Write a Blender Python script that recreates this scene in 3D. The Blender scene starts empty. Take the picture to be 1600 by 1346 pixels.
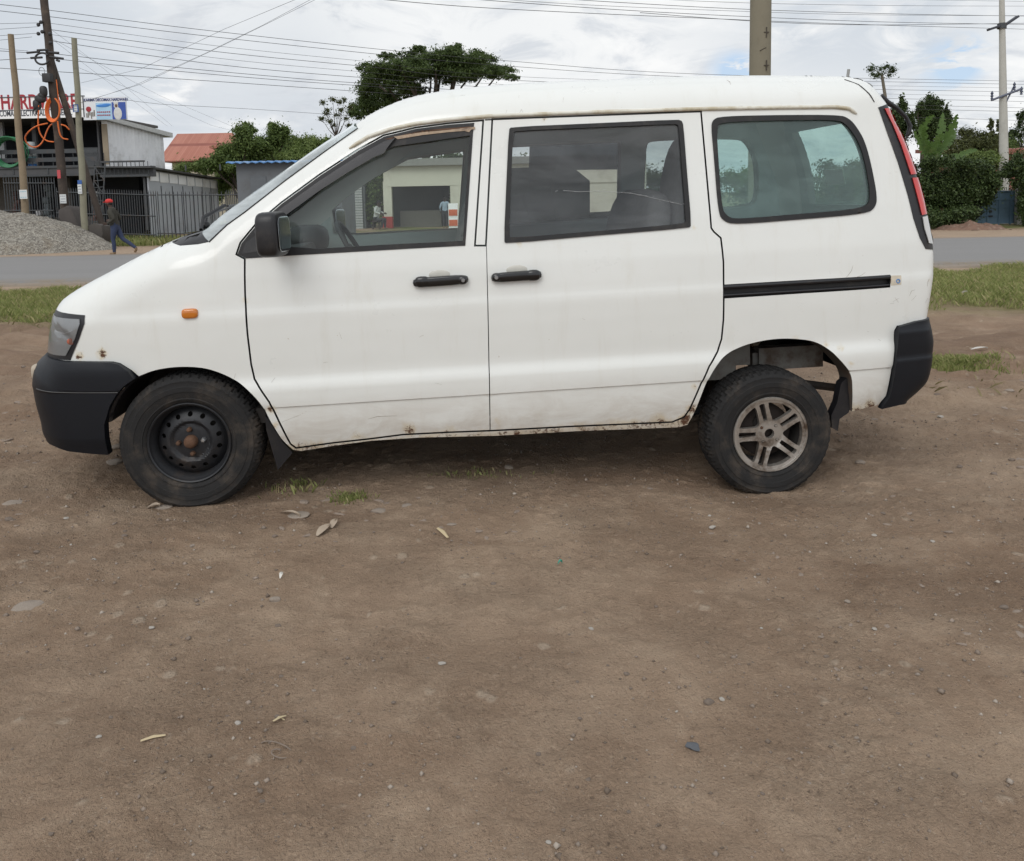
import bpy, bmesh, math, random
import numpy as np
from mathutils import Vector, Matrix, geometry
random.seed(7); rng = np.random.default_rng(7)
scene = bpy.context.scene
COL = scene.collection
pi = math.pi

# ------------------------------------------------------------------ camera model (photo is 1600 x 1346)
F = 1249.0; CAM_H = 1.42; PITCH = math.radians(6); ROLL = .02; PPY = 305 + F * math.tan(PITCH)
_r0 = np.array([1, 0, 0.]); _u0 = np.array([0, math.sin(PITCH), math.cos(PITCH)])
FW = np.array([0, math.cos(PITCH), -math.sin(PITCH)])
RT = _r0 * math.cos(ROLL) - _u0 * math.sin(ROLL); UP = _u0 * math.cos(ROLL) + _r0 * math.sin(ROLL)
CC = np.array([0, 0, CAM_H])
def ray(px, py): return FW + RT * (px - 800) / F + UP * (PPY - py) / F
def W(px, py, Y):
    d = ray(px, py); return CC + d * (Y / d[1])
def proj(p):
    d = np.asarray(p, float) - CC; z = d @ FW
    return 800 + F * (d @ RT) / z, PPY - F * (d @ UP) / z

# ------------------------------------------------------------------ noise and terrain height
def vnoise(x, y, seed=0):
    x = np.asarray(x, float); y = np.asarray(y, float)
    xi = np.floor(x).astype(np.int64); yi = np.floor(y).astype(np.int64)
    fx = x - xi; fy = y - yi; fx = fx * fx * (3 - 2 * fx); fy = fy * fy * (3 - 2 * fy)
    def h(a, b):
        n = (a * 374761393 + b * 668265263 + seed * 974711) & 0x7fffffff
        n = ((n ^ (n >> 13)) * 1274126177) & 0x7fffffff
        return ((n ^ (n >> 16)) & 0xffff) / 65535.0
    return (h(xi, yi) * (1 - fx) + h(xi + 1, yi) * fx) * (1 - fy) + (h(xi, yi + 1) * (1 - fx) + h(xi + 1, yi + 1) * fx) * fy
def sstep(a, b, x):
    t = np.clip((np.asarray(x, float) - a) / (b - a), 0, 1); return t * t * (3 - 2 * t)
def ground_z(x, y, fine=True):
    x = np.asarray(x, float); y = np.asarray(y, float)
    z = -.16 * np.tanh((x + .15) * .0255 / .16) * (1 - sstep(7, 11, y)) * sstep(-6, 1, y)
    for wx, wy, wz in ((-1.506, 3.69, .010), (-1.618, 5.085, .010), (1.254, 3.912, -.070), (1.142, 5.307, -.070)):
        q = np.exp(-(((x - wx) / .42) ** 4 + ((y - wy) / .34) ** 4)); z = z * (1 - q) + (wz - .004) * q
    far = 1 - sstep(9, 13.5, y) * (1 - sstep(24, 40, y))
    bump = (vnoise(x * .8, y * .8, 1) - .5) * .05 + (vnoise(x * 2.3, y * 2.7, 2) - .5) * .022
    bump = bump * (1 - .7 * np.exp(-((y - 4.0) / 1.5) ** 2))
    if fine:
        n3 = vnoise(x * 7, y * 9, 3); n4 = vnoise(x * 19, y * 22, 4); n5 = vnoise(x * 45, y * 45, 5)
        wq = 1 - .85 * sum(np.exp(-(((x - wx) / .34) ** 4 + ((y - wy) / .26) ** 4)) for wx, wy in ((-1.506, 3.69), (1.254, 3.912)))
        bump = bump * wq + (n3 - .5) * .012 + np.maximum(n4 - .55, 0) * .026 + np.maximum(n5 - .55, 0) * .022 * (.3 + n3)
        rut = sstep(2.0, 3.2, np.abs(x + .1)) * sstep(4.5, 5.5, y) * (1 - sstep(9, 10, y))
        bump = bump + rut * (np.abs(np.sin(y * 3.1 + .5 * np.sin(x * .7))) * .06 + (vnoise(x * 1.5, y * 6, 9) - .5) * .09 + np.maximum(vnoise(x * 4, y * 9, 10) - .6, 0) * .12)
    return z + bump * far
def G(px, py):
    d = ray(px, py); z = 0.
    for _ in range(6):
        t = (z - CAM_H) / d[2]; p = CC + d * t; z = float(ground_z(p[0], p[1]))
    return p[0], p[1], z

# ------------------------------------------------------------------ objects
def tag(o, label=None, cat=None, group=None, kind=None):
    if label: o['label'] = label
    if cat: o['category'] = cat
    if group: o['group'] = group
    if kind: o['kind'] = kind
    return o
def thing(name, label, cat, loc=(0, 0, 0), group=None):
    o = bpy.data.objects.new(name, None); COL.objects.link(o); o.location = loc; o.empty_display_size = .2
    return tag(o, label, cat, group)
def mesh_obj(name, verts, faces, mat, parent=None, smooth=None, fmat=None, attr=None):
    me = bpy.data.meshes.new(name)
    verts = np.asarray(verts, np.float32)
    if isinstance(faces, np.ndarray):
        n, k = faces.shape
        me.vertices.add(len(verts)); me.vertices.foreach_set('co', verts.ravel())
        me.loops.add(n * k); me.loops.foreach_set('vertex_index', faces.ravel().astype(np.int32))
        me.polygons.add(n); me.polygons.foreach_set('loop_start', np.arange(0, n * k, k, dtype=np.int32))
        me.update(calc_edges=True); me.validate()
    else:
        me.from_pydata(verts.tolist(), [], faces); me.update()
    for m in (mat if isinstance(mat, (list, tuple)) else [mat]): me.materials.append(m)
    if fmat is not None: me.polygons.foreach_set('material_index', np.asarray(fmat, np.int32))
    if attr is not None:
        for an, av in attr.items():
            a = me.attributes.new(an, 'FLOAT', 'POINT'); a.data.foreach_set('value', np.asarray(av, np.float32))
    if smooth is not None:
        me.shade_smooth()
        if smooth < 179: me.set_sharp_from_angle(angle=math.radians(smooth))
    o = bpy.data.objects.new(name, me); COL.objects.link(o)
    if parent: o.parent = parent
    return o

class MB:
    def __init__(s): s.v = []; s.f = []; s.m = []; s.cm = 0
    def add(s, vs, fs, m=None):
        b = len(s.v); s.v += [tuple(map(float, q)) for q in vs]
        for f in fs: s.f.append(tuple(b + i for i in f)); s.m.append(s.cm if m is None else m)
    def box(s, c, d, R=None, m=None):
        x, y, z = [q / 2 for q in d]; vs = []
        for a in (-1, 1):
            for b in (-1, 1):
                for e in (-1, 1):
                    p = Vector((a * x, b * y, e * z))
                    if R is not None: p = R @ p
                    vs.append((p[0] + c[0], p[1] + c[1], p[2] + c[2]))
        s.add(vs, [(0, 1, 3, 2), (4, 6, 7, 5), (0, 4, 5, 1), (2, 3, 7, 6), (0, 2, 6, 4), (1, 5, 7, 3)], m)
    def hexa(s, q, m=None):   # 4 bottom corners then 4 top corners
        s.add(q, [(3, 2, 1, 0), (4, 5, 6, 7), (0, 1, 5, 4), (1, 2, 6, 5), (2, 3, 7, 6), (3, 0, 4, 7)], m)
    def tube(s, pts, r, n=8, m=None, cap=True, flat=1.0):
        pts = [Vector(p) for p in pts]; k = len(pts)
        rr = r if isinstance(r, (list, tuple)) else [r] * k
        t = (pts[1] - pts[0]).normalized()
        a = t.orthogonal().normalized() if abs(t.z) > .9 else Vector((0, 0, 1)).cross(t).normalized()
        vs = []
        for i in range(k):
            t = (pts[min(i + 1, k - 1)] - pts[max(i - 1, 0)]).normalized()
            a = (a - t * a.dot(t)).normalized(); b = t.cross(a)
            for j in range(n):
                w = 2 * pi * j / n
                vs.append(pts[i] + (a * math.cos(w) + b * math.sin(w) * flat) * rr[i])
        fs = [(i * n + j, i * n + (j + 1) % n, (i + 1) * n + (j + 1) % n, (i + 1) * n + j) for i in range(k - 1) for j in range(n)]
        if cap: fs += [tuple(reversed(range(n))), tuple(range((k - 1) * n, k * n))]
        s.add(vs, fs, m)
    def lathe(s, prof, n=48, c=(0, 0, 0), m=None, a0=0., fr=None):   # axis = local y; prof of (r, y)
        k = len(prof); vs = []
        for j in range(n):
            w = a0 + 2 * pi * j / n
            for i, (r, y) in enumerate(prof):
                q = r if fr is None else fr(i, j, r)
                vs.append((c[0] + q * math.cos(w), c[1] + y, c[2] + q * math.sin(w)))
        fs = [(j * k + i, ((j + 1) % n) * k + i, ((j + 1) % n) * k + i + 1, j * k + i + 1) for j in range(n) for i in range(k - 1)]
        s.add(vs, fs, m)
    def lathez(s, prof, n=24, c=(0, 0, 0), m=None):
        k = len(prof); vs = [(c[0] + r * math.cos(2 * pi * j / n), c[1] + r * math.sin(2 * pi * j / n), c[2] + z) for j in range(n) for r, z in prof]
        s.add(vs, [(j * k + i, ((j + 1) % n) * k + i, ((j + 1) % n) * k + i + 1, j * k + i + 1) for j in range(n) for i in range(k - 1)], m)
    def blob(s, c, r, n=12, k=7, m=None, e=1.0, rot=None):
        vs = []
        for i in range(k + 1):
            th = pi * i / k
            for j in range(n):
                ph = 2 * pi * j / n
                f = lambda q: math.copysign(abs(q) ** e, q)
                p = Vector((f(math.sin(th)) * f(math.cos(ph)) * r[0], f(math.sin(th)) * f(math.sin(ph)) * r[1], f(math.cos(th)) * r[2]))
                if rot is not None: p = rot @ p
                vs.append((c[0] + p.x, c[1] + p.y, c[2] + p.z))
        fs = [(i * n + j, (i + 1) * n + j, (i + 1) * n + (j + 1) % n, i * n + (j + 1) % n) for i in range(k) for j in range(n)]
        s.add(vs, fs, m)
    def build(s, name, mat, parent=None, smooth=35, bevel=0):
        o = mesh_obj(name, s.v, s.f, mat, parent, None, s.m if isinstance(mat, (list, tuple)) else None)
        me = o.data
        bm = bmesh.new(); bm.from_mesh(me)
        bmesh.ops.remove_doubles(bm, verts=bm.verts, dist=1e-5)
        bmesh.ops.recalc_face_normals(bm, faces=bm.faces)
        if bevel:
            es = [e for e in bm.edges if len(e.link_faces) == 2 and e.calc_face_angle(0) > .6]
            bmesh.ops.bevel(bm, geom=es, offset=bevel, segments=2, affect='EDGES', profile=.6, clamp_overlap=True)
        bm.to_mesh(me); bm.free()
        if smooth is not None:
            me.shade_smooth(); me.set_sharp_from_angle(angle=math.radians(smooth))
        return o

# ------------------------------------------------------------------ materials
class NT:
    def __init__(s, name):
        s.mat = bpy.data.materials.new(name); s.mat.use_nodes = True; s.t = s.mat.node_tree
        s.b = s.t.nodes['Principled BSDF']; s.out = s.t.nodes['Material Output']; s._co = None
    def n(s, typ, **kw):
        nd = s.t.nodes.new(typ)
        for k, v in kw.items(): setattr(nd, k, v)
        return nd
    def l(s, a, b): s.t.links.new(a, b)
    def setv(s, sock, v):
        if hasattr(v, 'is_linked') or isinstance(v, bpy.types.NodeSocket): s.l(v, sock)
        else: sock.default_value = v
    def co(s):
        if s._co is None: s._co = s.n('ShaderNodeTexCoord').outputs['Object']
        return s._co
    def noise(s, scale, detail=4, rough=.6, dist=0, stretch=None, co=None):
        nd = s.n('ShaderNodeTexNoise'); c = co or s.co()
        if stretch:
            mp = s.n('ShaderNodeMapping'); mp.inputs['Scale'].default_value = stretch; s.l(c, mp.inputs[0]); c = mp.outputs[0]
        s.l(c, nd.inputs['Vector'])
        nd.inputs['Scale'].default_value = scale; nd.inputs['Detail'].default_value = detail
        nd.inputs['Roughness'].default_value = rough; nd.inputs['Distortion'].default_value = dist
        return nd.outputs[0]
    def ramp(s, fac, lo, hi, a=0., b=1.):
        nd = s.n('ShaderNodeMapRange'); nd.interpolation_type = 'SMOOTHSTEP'
        s.setv(nd.inputs[0], fac)
        for i, v in zip((1, 2, 3, 4), (lo, hi, a, b)): s.setv(nd.inputs[i], v)
        return nd.outputs[0]
    def mix(s, fac, a, b):
        nd = s.n('ShaderNodeMix', data_type='RGBA')
        s.setv(nd.inputs[0], fac)
        for i, v in ((6, a), (7, b)):
            if isinstance(v, (tuple, list)): v = tuple(v)[:3] + (1,)
            s.setv(nd.inputs[i], v)
        return nd.outputs[2]
    def math(s, op, a, b=0.):
        nd = s.n('ShaderNodeMath', operation=op); s.setv(nd.inputs[0], a); s.setv(nd.inputs[1], b); return nd.outputs[0]
    def bump(s, h, strength=.3, dist=.01):
        nd = s.n('ShaderNodeBump'); nd.inputs['Strength'].default_value = strength; nd.inputs['Distance'].default_value = dist
        s.l(h, nd.inputs['Height']); s.l(nd.outputs[0], s.b.inputs['Normal']); return nd
    def set(s, **kw):
        for k, v in kw.items():
            i = s.b.inputs[k.replace('_', ' ')]
            if isinstance(v, (tuple, list)) and len(v) == 3: v = tuple(v) + (1,)
            s.setv(i, v)
        return s
def simple(name, col, rough=.6, metal=0., var=.25, scale=6, bump=0., bscale=60, dirt=None, dscale=3, dlo=.5, dhi=.75, spec=.5, coat=0.):
    t = NT(name); d = tuple(c * (1 - var) for c in col); e = tuple(min(1, c * (1 + var)) for c in col)
    c = t.mix(t.noise(scale, 5, .65), d, e)
    if dirt: c = t.mix(t.ramp(t.noise(dscale, 6, .7), dlo, dhi), c, dirt)
    t.set(Base_Color=c, Roughness=rough, Metallic=metal, Specular_IOR_Level=spec, Coat_Weight=coat)
    if bump: t.bump(t.noise(bscale, 4, .6), bump, .01)
    return t.mat
def glass(name, col, dust=.05, dust_sheen_col=(.5, .48, .43), rough=.015, ior=1.5, var=1.):
    t = NT(name); nt = t.t; nt.nodes.remove(t.b)
    tr = t.n('ShaderNodeBsdfTransparent'); tr.inputs[0].default_value = (*col, 1)
    gl = t.n('ShaderNodeBsdfGlossy'); gl.inputs['Roughness'].default_value = rough; gl.inputs[0].default_value = (1, 1, 1, 1)
    fr = t.n('ShaderNodeFresnel'); fr.inputs[0].default_value = ior
    m1 = t.n('ShaderNodeMixShader'); t.l(fr.outputs[0], m1.inputs[0]); t.l(tr.outputs[0], m1.inputs[1]); t.l(gl.outputs[0], m1.inputs[2])
    df = t.n('ShaderNodeBsdfDiffuse'); df.inputs[0].default_value = (*dust_sheen_col, 1)
    m2 = t.n('ShaderNodeMixShader')
    f = t.ramp(t.noise(2.2, 6, .7, .6, (1, 1, 3)), .3, .8, dust * (1 - .65 * var), dust * (1 + 1.2 * var)); t.l(f, m2.inputs[0])
    t.l(m1.outputs[0], m2.inputs[1]); t.l(df.outputs[0], m2.inputs[2]); t.l(m2.outputs[0], t.out.inputs[0])
    return t.mat

# ------------------------------------------------------------------ 2D polygon helpers
def dens(P, step, closed=True):
    P = np.asarray(P, float); out = []; n = len(P)
    for i in range(n if closed else n - 1):
        a, b = P[i], P[(i + 1) % n]; k = max(1, int(math.ceil(np.linalg.norm(b - a) / step)))
        for j in range(k): out.append(a + (b - a) * j / k)
    if not closed: out.append(P[-1])
    return np.array(out)
def chaikin(P, it=2, closed=True):
    P = np.asarray(P, float)
    for _ in range(it):
        if closed:
            Q = np.roll(P, -1, 0); P = np.stack([.75 * P + .25 * Q, .25 * P + .75 * Q], 1).reshape(-1, 2)
        else:
            A, B = P[:-1], P[1:]; M = np.stack([.75 * A + .25 * B, .25 * A + .75 * B], 1).reshape(-1, 2)
            P = np.vstack([P[:1], M, P[-1:]])
    return P
def area2(P):
    P = np.asarray(P); x, y = P[:, 0], P[:, 1]; return .5 * np.sum(x * np.roll(y, -1) - np.roll(x, -1) * y)
def offset(P, d):   # d > 0 grows
    P = np.asarray(P, float); s = 1 if area2(P) > 0 else -1
    e = np.roll(P, -1, 0) - P; L = np.linalg.norm(e, axis=1, keepdims=True); L[L < 1e-9] = 1e-9; e = e / L
    nrm = np.stack([e[:, 1], -e[:, 0]], 1) * s; m = nrm + np.roll(nrm, 1, 0)
    k = np.sum(m * m, 1, keepdims=True); k[k < .4] = .4
    return P + m * (2 / k) * d
def pip(P, x, y):
    P = np.asarray(P); x = np.asarray(x); ins = np.zeros(x.shape, bool); j = len(P) - 1
    for i in range(len(P)):
        xi, yi = P[i]; xj, yj = P[j]
        if yi != yj:
            c = ((yi > y) != (yj > y)) & (x < (xj - xi) * (y - yi) / (yj - yi) + xi); ins ^= c
        j = i
    return ins
def pdist(P, x, y, closed=True):   # distance to a polyline, plus where along it (index + fraction)
    P = np.asarray(P); best = np.full(np.shape(x), 1e9); where = np.zeros(np.shape(x)); n = len(P)
    for i in range(n if closed else n - 1):
        a = P[i]; b = P[(i + 1) % n]; d = b - a; L = d @ d
        if L < 1e-12: continue
        t = np.clip(((x - a[0]) * d[0] + (y - a[1]) * d[1]) / L, 0, 1)
        q = np.hypot(x - a[0] - t * d[0], y - a[1] - t * d[1]); m = q < best
        best = np.where(m, q, best); where = np.where(m, i + t, where)
    return best, where
def cdt(outer, holes, step=.02, bstep=.012, rows=(), extra=None, keepf=None):
    """triangulate outer minus holes; returns (n,2) points, (m,3) ccw triangles"""
    loops = [dens(outer, bstep)] + [dens(h, bstep) for h in holes]
    pts = []; edges = []
    for Lp in loops:
        b = len(pts); pts += Lp.tolist(); edges += [(b + i, b + (i + 1) % len(Lp)) for i in range(len(Lp))]
    o = loops[0]; x0, y0 = o.min(0); x1, y1 = o.max(0)
    gx = np.arange(x0 + step / 2, x1, step); gy = list(np.arange(y0 + step / 2, y1, step))
    gy = [q for q in gy if all(abs(q - r) > step * .45 for r in rows)] + [r for r in rows if y0 < r < y1]
    XX, YY = np.meshgrid(gx, gy); XX = XX.ravel(); YY = YY.ravel()
    keep = pip(o, XX, YY)
    for h in loops[1:]: keep &= ~pip(h, XX, YY)
    XX, YY = XX[keep], YY[keep]
    if keepf is not None: k = keepf(XX, YY); XX, YY = XX[k], YY[k]
    for Lp in loops:
        d, _ = pdist(Lp, XX, YY); k = d > bstep * .55; XX, YY = XX[k], YY[k]
    pts += list(zip(XX.tolist(), YY.tolist()))
    if extra is not None and len(extra):
        ex = np.asarray(extra); k = pip(o, ex[:, 0], ex[:, 1])
        for h in loops[1:]: k &= ~pip(h, ex[:, 0], ex[:, 1])
        ex = ex[k]
        for Lp in loops:
            d, _ = pdist(Lp, ex[:, 0], ex[:, 1]); ex = ex[d > .003]
        pts += ex.tolist()
    r = geometry.delaunay_2d_cdt([Vector(p) for p in pts], edges, [], 0, 1e-7)
    v = np.array([(p.x, p.y) for p in r[0]]); t = np.array([f for f in r[2] if len(f) == 3])
    c = v[t].mean(1); keep = pip(o, c[:, 0], c[:, 1])
    for h in loops[1:]: keep &= ~pip(h, c[:, 0], c[:, 1])
    t = t[keep]
    A = v[t[:, 0]]; B = v[t[:, 1]]; D = v[t[:, 2]]
    cr = (B[:, 0] - A[:, 0]) * (D[:, 1] - A[:, 1]) - (B[:, 1] - A[:, 1]) * (D[:, 0] - A[:, 0])
    t[cr < 0] = t[cr < 0][:, ::-1]; t = t[np.abs(cr) > 1e-10]
    used = np.unique(t); mp = np.full(len(v), -1); mp[used] = np.arange(len(used))
    return v[used], mp[t]
def bedges(t):
    from collections import Counter
    cnt = Counter()
    for a, b, c in t:
        for e in ((a, b), (b, c), (c, a)): cnt[tuple(sorted(e))] += 1
    return [e for tri in t for e in ((tri[0], tri[1]), (tri[1], tri[2]), (tri[2], tri[0])) if cnt[tuple(sorted(e))] == 1]
# ================================================================== THE VAN
WID = 1.66
_psi = math.radians(4.6); _dl = .024
LX = np.array([math.cos(_psi) * math.cos(_dl), math.sin(_psi) * math.cos(_dl), math.sin(_dl)])
LY = np.array([-math.sin(_psi), math.cos(_psi), 0]); LZ = np.cross(LX, LY)
_d = ray(750, 776); VO = CC + _d * (-CAM_H / _d[2])
_bz = [.1, .25, .30, .36, .42, .480, .487, .492, .52, .57, .586, .622, .65, .72, .82, .91, .925, .955, 1.0, 1.1, 1.2, 1.28, 1.5, 1.75, 1.82, 1.95]
_by = [.08, .045, .032, .02, .014, .0115, .0115, .003, .001, .001, .003, .0135, .0155, .0125, .0095, .0095, .0103, .0150, .0175, .024, .040, .054, .100, .152, .168, .205]
def Ybase(x, z):
    x = np.asarray(x, float); y = np.interp(z, _bz, _by)
    y = y + np.clip((-1.15 - x) / .8, 0, 2) ** 2 * .10 + np.clip((x - 1.75) / .5, 0, 2) ** 2 * .05
    return y + .012 * (x / 2) ** 2
def V(px, py, y=None):
    d = ray(px, py); yy = .05 if y is None else y
    for _ in range(8):
        p = CC + d * (((VO + LY * yy - CC) @ LY) / (d @ LY)) - VO
        x, z = p @ LX, p @ LZ
        if y is not None: break
        yy = float(Ybase(x, z))
    return (x, z)
def VP(L, y=None): return np.array([V(a, b, y) for a, b in L])

_S = [(74, 557, .20, .15), (76, 530, .22, .15), (79, 508, .24, .16), (84, 489, .24, .17), (94, 474, .22, .17), (111, 460, .20, .17), (140, 443, .19, .17),
      (180, 421, .18, .17), (220, 400, .17, .16), (250, 386, .16, .16), (268, 379, .15, .16),
      (318, 363, .16, .16), (340, 342, .16, .17), (380, 313, .16, .19), (420, 285, .16, .21), (460, 257, .16, .22), (500, 230, .16, .23), (530, 211, .16, .24), (552, 197, .16, .25),
      (575, 181, .15, .27), (600, 168, .16, .28), (630, 156, .17, .30), (660, 148, .17, .31), (700, 141, .17, .32), (740, 136, .17, .32), (800, 131, .17, .33), (870, 127, .17, .33), (950, 124, .17, .33),
      (1050, 120, .17, .33), (1150, 118, .17, .33), (1250, 118, .17, .33), (1310, 119.5, .16, .32), (1328, 121, .14, .30),
      (1348, 127, .12, .28), (1362, 137, .11, .26), (1374, 149, .08, .24), (1385, 163, .065, .22), (1393, 182, .055, .21), (1407, 210, .055, .19), (1419, 238, .055, .17), (1430, 269, .055, .16),
      (1440, 303, .055, .14), (1447, 334, .055, .13), (1454, 368, .055, .12), (1458, 391, .055, .11), (1459, 410, .055, .1), (1458.5, 430, .055, .1), (1457, 455, .055, .1), (1449, 503, .055, .1)]
def _edge(px, py, R, k, sh, dr):   # outline point whose rounded edge (radius R) is tangent to the sight line at this place
    y = .2
    for _ in range(6): x, z = V(px, py, y); y = float(Ybase(x, z)) + k * R
    return (x + dr[0] * sh * R, z + dr[1] * sh * R, R)
_c4 = []
for i, (a, b, R, y) in enumerate(_S):
    if i <= 3: q = (.5, .12, (-1, .05))
    elif i <= 6: q = (.72, .05, (-.6, .8))
    elif i <= 10: q = (.86, .02, (-.4, .9))
    elif i <= 34: q = (.86, .01, (0, 1))
    elif i <= 36: q = (.7, .05, (.7, .7))
    elif i <= 46: q = (.5, .11, (1, .2))
    else: q = (.5, -.02, (1, 0))
    _c4.append(_edge(a, b, R, *q))
_c4 = np.array(_c4)
def _smooth_chain(C):
    out = [C[0]]
    for i in range(len(C) - 1):
        p0, p1, p2, p3 = C[max(i - 1, 0)], C[i], C[i + 1], C[min(i + 2, len(C) - 1)]
        k = max(2, int(np.linalg.norm(p2[:2] - p1[:2]) / .011) + 1)
        for j in range(1, k + 1):
            t = j / k
            out.append(.5 * ((2 * p1) + (-p0 + p2) * t + (2 * p0 - 5 * p1 + 4 * p2 - p3) * t * t + (-p0 + 3 * p1 - 3 * p2 + p3) * t ** 3))
    return np.array(out)
SEG = dict(front=_smooth_chain(_c4[:11]), cowl=dens(_c4[10:12], .011, False), screen=_smooth_chain(_c4[11:19]), roof=_smooth_chain(_c4[18:33]), tail=_smooth_chain(_c4[32:]))
SIL = np.vstack([SEG['front'], SEG['cowl'][1:], SEG['screen'][1:], SEG['roof'][1:], SEG['tail'][1:]])
SILD = SIL[::5]
def Yrnd(x, z):
    d, w = pdist(SILD[:, :2], x, z, False); R = np.interp(w, np.arange(len(SILD)), SILD[:, 2])
    q = np.clip((R - d) / R, 0, 1); return R - np.sqrt(np.maximum(R * R - (R * q) ** 2, 0)), d, R
def YB(x, z):
    x = np.asarray(x, float); z = np.asarray(z, float); return Ybase(x, z) + Yrnd(x, z)[0]
def _keep(x, z):
    _, d, R = Yrnd(x, z); return d > .55 * R
_rings = []
for i in range(0, len(SIL), 2):
    t = SIL[min(i + 1, len(SIL) - 1), :2] - SIL[max(i - 1, 0), :2]; t /= np.linalg.norm(t) + 1e-12; nrm = np.array([t[1], -t[0]])
    for ph in (16, 26, 36, 46, 56): _rings.append(SIL[i, :2] + nrm * SIL[i, 2] * (1 - math.cos(math.radians(ph))))
_rings = np.array(_rings)
ROWS = (.4795, .487, .492, .5, .57, .592, .602, .612, .625, .93, .938, .944, .950, .958)

# ---------- spots of rust and scuffs on the paint (photo px, radius m, amount)
_sp = [(124, 556, .03, .9), (160, 553, .035, 1.0), (205, 585, .03, .6), (424, 640, .035, .7), (432, 665, .03, .7), (1393, 438, .03, .8), (1452, 480, .03, .7), (1455, 440, .02, .6), (1400, 625, .06, .6), (1360, 634, .05, .9), (1330, 570, .03, .6),
       (1312, 545, .03, .6), (1080, 640, .05, .8), (1070, 655, .05, 1), (1086, 605, .03, .6), (1100, 598, .03, .4), (560, 682, .04, .7), (640, 673, .05, .8), (700, 675, .05, .6), (600, 640, .03, .2), (1290, 537, .03, .7), (383, 470, .02, .5),
       (1245, 530, .04, .5), (470, 697, .05, .6), (780, 660, .06, .4), (900, 668, .08, .5), (1030, 655, .06, .6), (520, 160, .03, .3), (1135, 437, .03, .35), (1340, 640, .04, .8), (1420, 470, .03, .25), (850, 186, .03, .5), (810, 378, .03, .45), (1085, 355, .02, .5)]
SPOTS = [(*V(a, b), r * .8, k * .85) for a, b, r, k in _sp]
def wear(x, z):
    w = np.clip((.35 - z) / .06, 0, 1) * .50
    for a, b, r, k in SPOTS: w = np.maximum(w, k * np.exp(-((x - a) ** 2 + (z - b) ** 2) / r ** 2))
    return w

# ---------- materials
def paint_mat():
    t = NT('white_van_paint'); at = t.n('ShaderNodeAttribute', attribute_name='wear').outputs['Fac']
    sep = t.n('ShaderNodeSeparateXYZ'); t.l(t.co(), sep.inputs[0]); z = sep.outputs[2]
    base = t.mix(t.noise(1.3, 4, .6), (.71, .72, .685), (.75, .76, .735))
    streak = t.ramp(t.noise(5, 5, .7, .3, (2.2, 1, .35)), .52, .8, 0, .35)
    base = t.mix(streak, base, (.60, .58, .51))
    yel = t.ramp(t.math('ADD', at, t.math('MULTIPLY', t.noise(13, 6, .75, .6), 1.2)), .78, 1.25, 0, .7)
    base = t.mix(yel, base, (.62, .52, .33))
    dustf = t.math('MULTIPLY', t.ramp(z, .62, .26, 0, .62), t.ramp(t.noise(4, 6, .7, .5, (1, 1, 2.5)), .3, .7, .25, 1))
    base = t.mix(dustf, base, (.36, .29, .22))
    scr = t.ramp(t.noise(9, 2, .5, 1.2, (1, 1, 3)), .497, .5, 0, 1); scr2 = t.ramp(t.noise(9, 2, .5, 1.2, (1, 1, 3)), .5, .503, 1, 0)
    sm = t.math('MULTIPLY', t.math('MULTIPLY', scr, scr2), t.ramp(t.noise(2.1, 3, .6), .62, .7))
    base = t.mix(t.math('MULTIPLY', sm, .5), base, (.35, .32, .28))
    fl = t.ramp(t.noise(38, 3, .6), .74, .80, 0, .55); base = t.mix(fl, base, (.42, .36, .28))
    rust = t.ramp(t.math('ADD', at, t.math('MULTIPLY', t.noise(34, 6, .8, .8), 1.5)), 1.22, 1.42)
    base = t.mix(rust, base, t.mix(t.noise(90, 3), (.13, .05, .02), (.035, .02, .014)))
    rg = t.math('ADD', t.ramp(t.noise(3, 5, .7), .3, .7, .26, .40), t.math('MULTIPLY', t.math('ADD', rust, dustf), .4))
    t.set(Base_Color=base, Roughness=rg, Coat_Weight=.5, Coat_Roughness=.07, Specular_IOR_Level=.45)
    t.bump(t.math('ADD', t.noise(2.6, 2, .5), t.math('MULTIPLY', t.noise(8, 2, .5), .14)), .24, .03)
    return t.mat
M_PAINT = paint_mat()
M_BLACK = simple('black_trim', (.010, .010, .012), .42, dirt=(.07, .06, .05), dscale=5, dlo=.5, dhi=.85, bump=.08, bscale=300)
M_BUMP = simple('dark_bumper_plastic', (.006, .0075, .011), .48, dirt=(.03, .028, .025), dscale=2.6, dlo=.6, dhi=1., bump=.10, bscale=260, spec=.3)
M_RUB = simple('rubber_seal', (.008, .008, .009), .6, dirt=(.04, .034, .03), dscale=9)
M_TYRE = simple('tyre_rubber', (.009, .0085, .0085), .8, dirt=(.075, .058, .043), dscale=5, dlo=.46, dhi=.78, bump=.25, bscale=120)
M_STEEL = simple('black_steel_rim', (.022, .023, .026), .5, .3, dirt=(.06, .047, .038), dscale=9, dlo=.5, dhi=.85)
M_RUST = simple('rusty_hub', (.12, .062, .035), .8, .2, var=.5, scale=30, bump=.3, dirt=(.05, .035, .025), dscale=16)
M_ALLOY = simple('worn_alloy', (.46, .43, .39), .36, .7, var=.2, scale=8, dirt=(.12, .085, .06), dscale=9, dlo=.42, dhi=.72, bump=.1)
M_DARK = simple('underbody_dark', (.022, .019, .017), .85, dirt=(.06, .045, .035), dscale=4)
M_LINER = simple('grey_headlining', (.55, .60, .59), .8, var=.12)
M_CARD = simple('door_card_grey', (.50, .56, .55), .75, var=.12)
M_SEAT = simple('seat_fabric', (.30, .30, .29), .9, var=.2, scale=40, bump=.15, bscale=200)
M_DASH = simple('dashboard_plastic', (.05, .052, .055), .6)
M_CHASSIS = simple('grey_chassis_metal', (.17, .165, .15), .7, .1, dirt=(.07, .045, .03), dscale=8, dlo=.4, dhi=.7)
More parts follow.
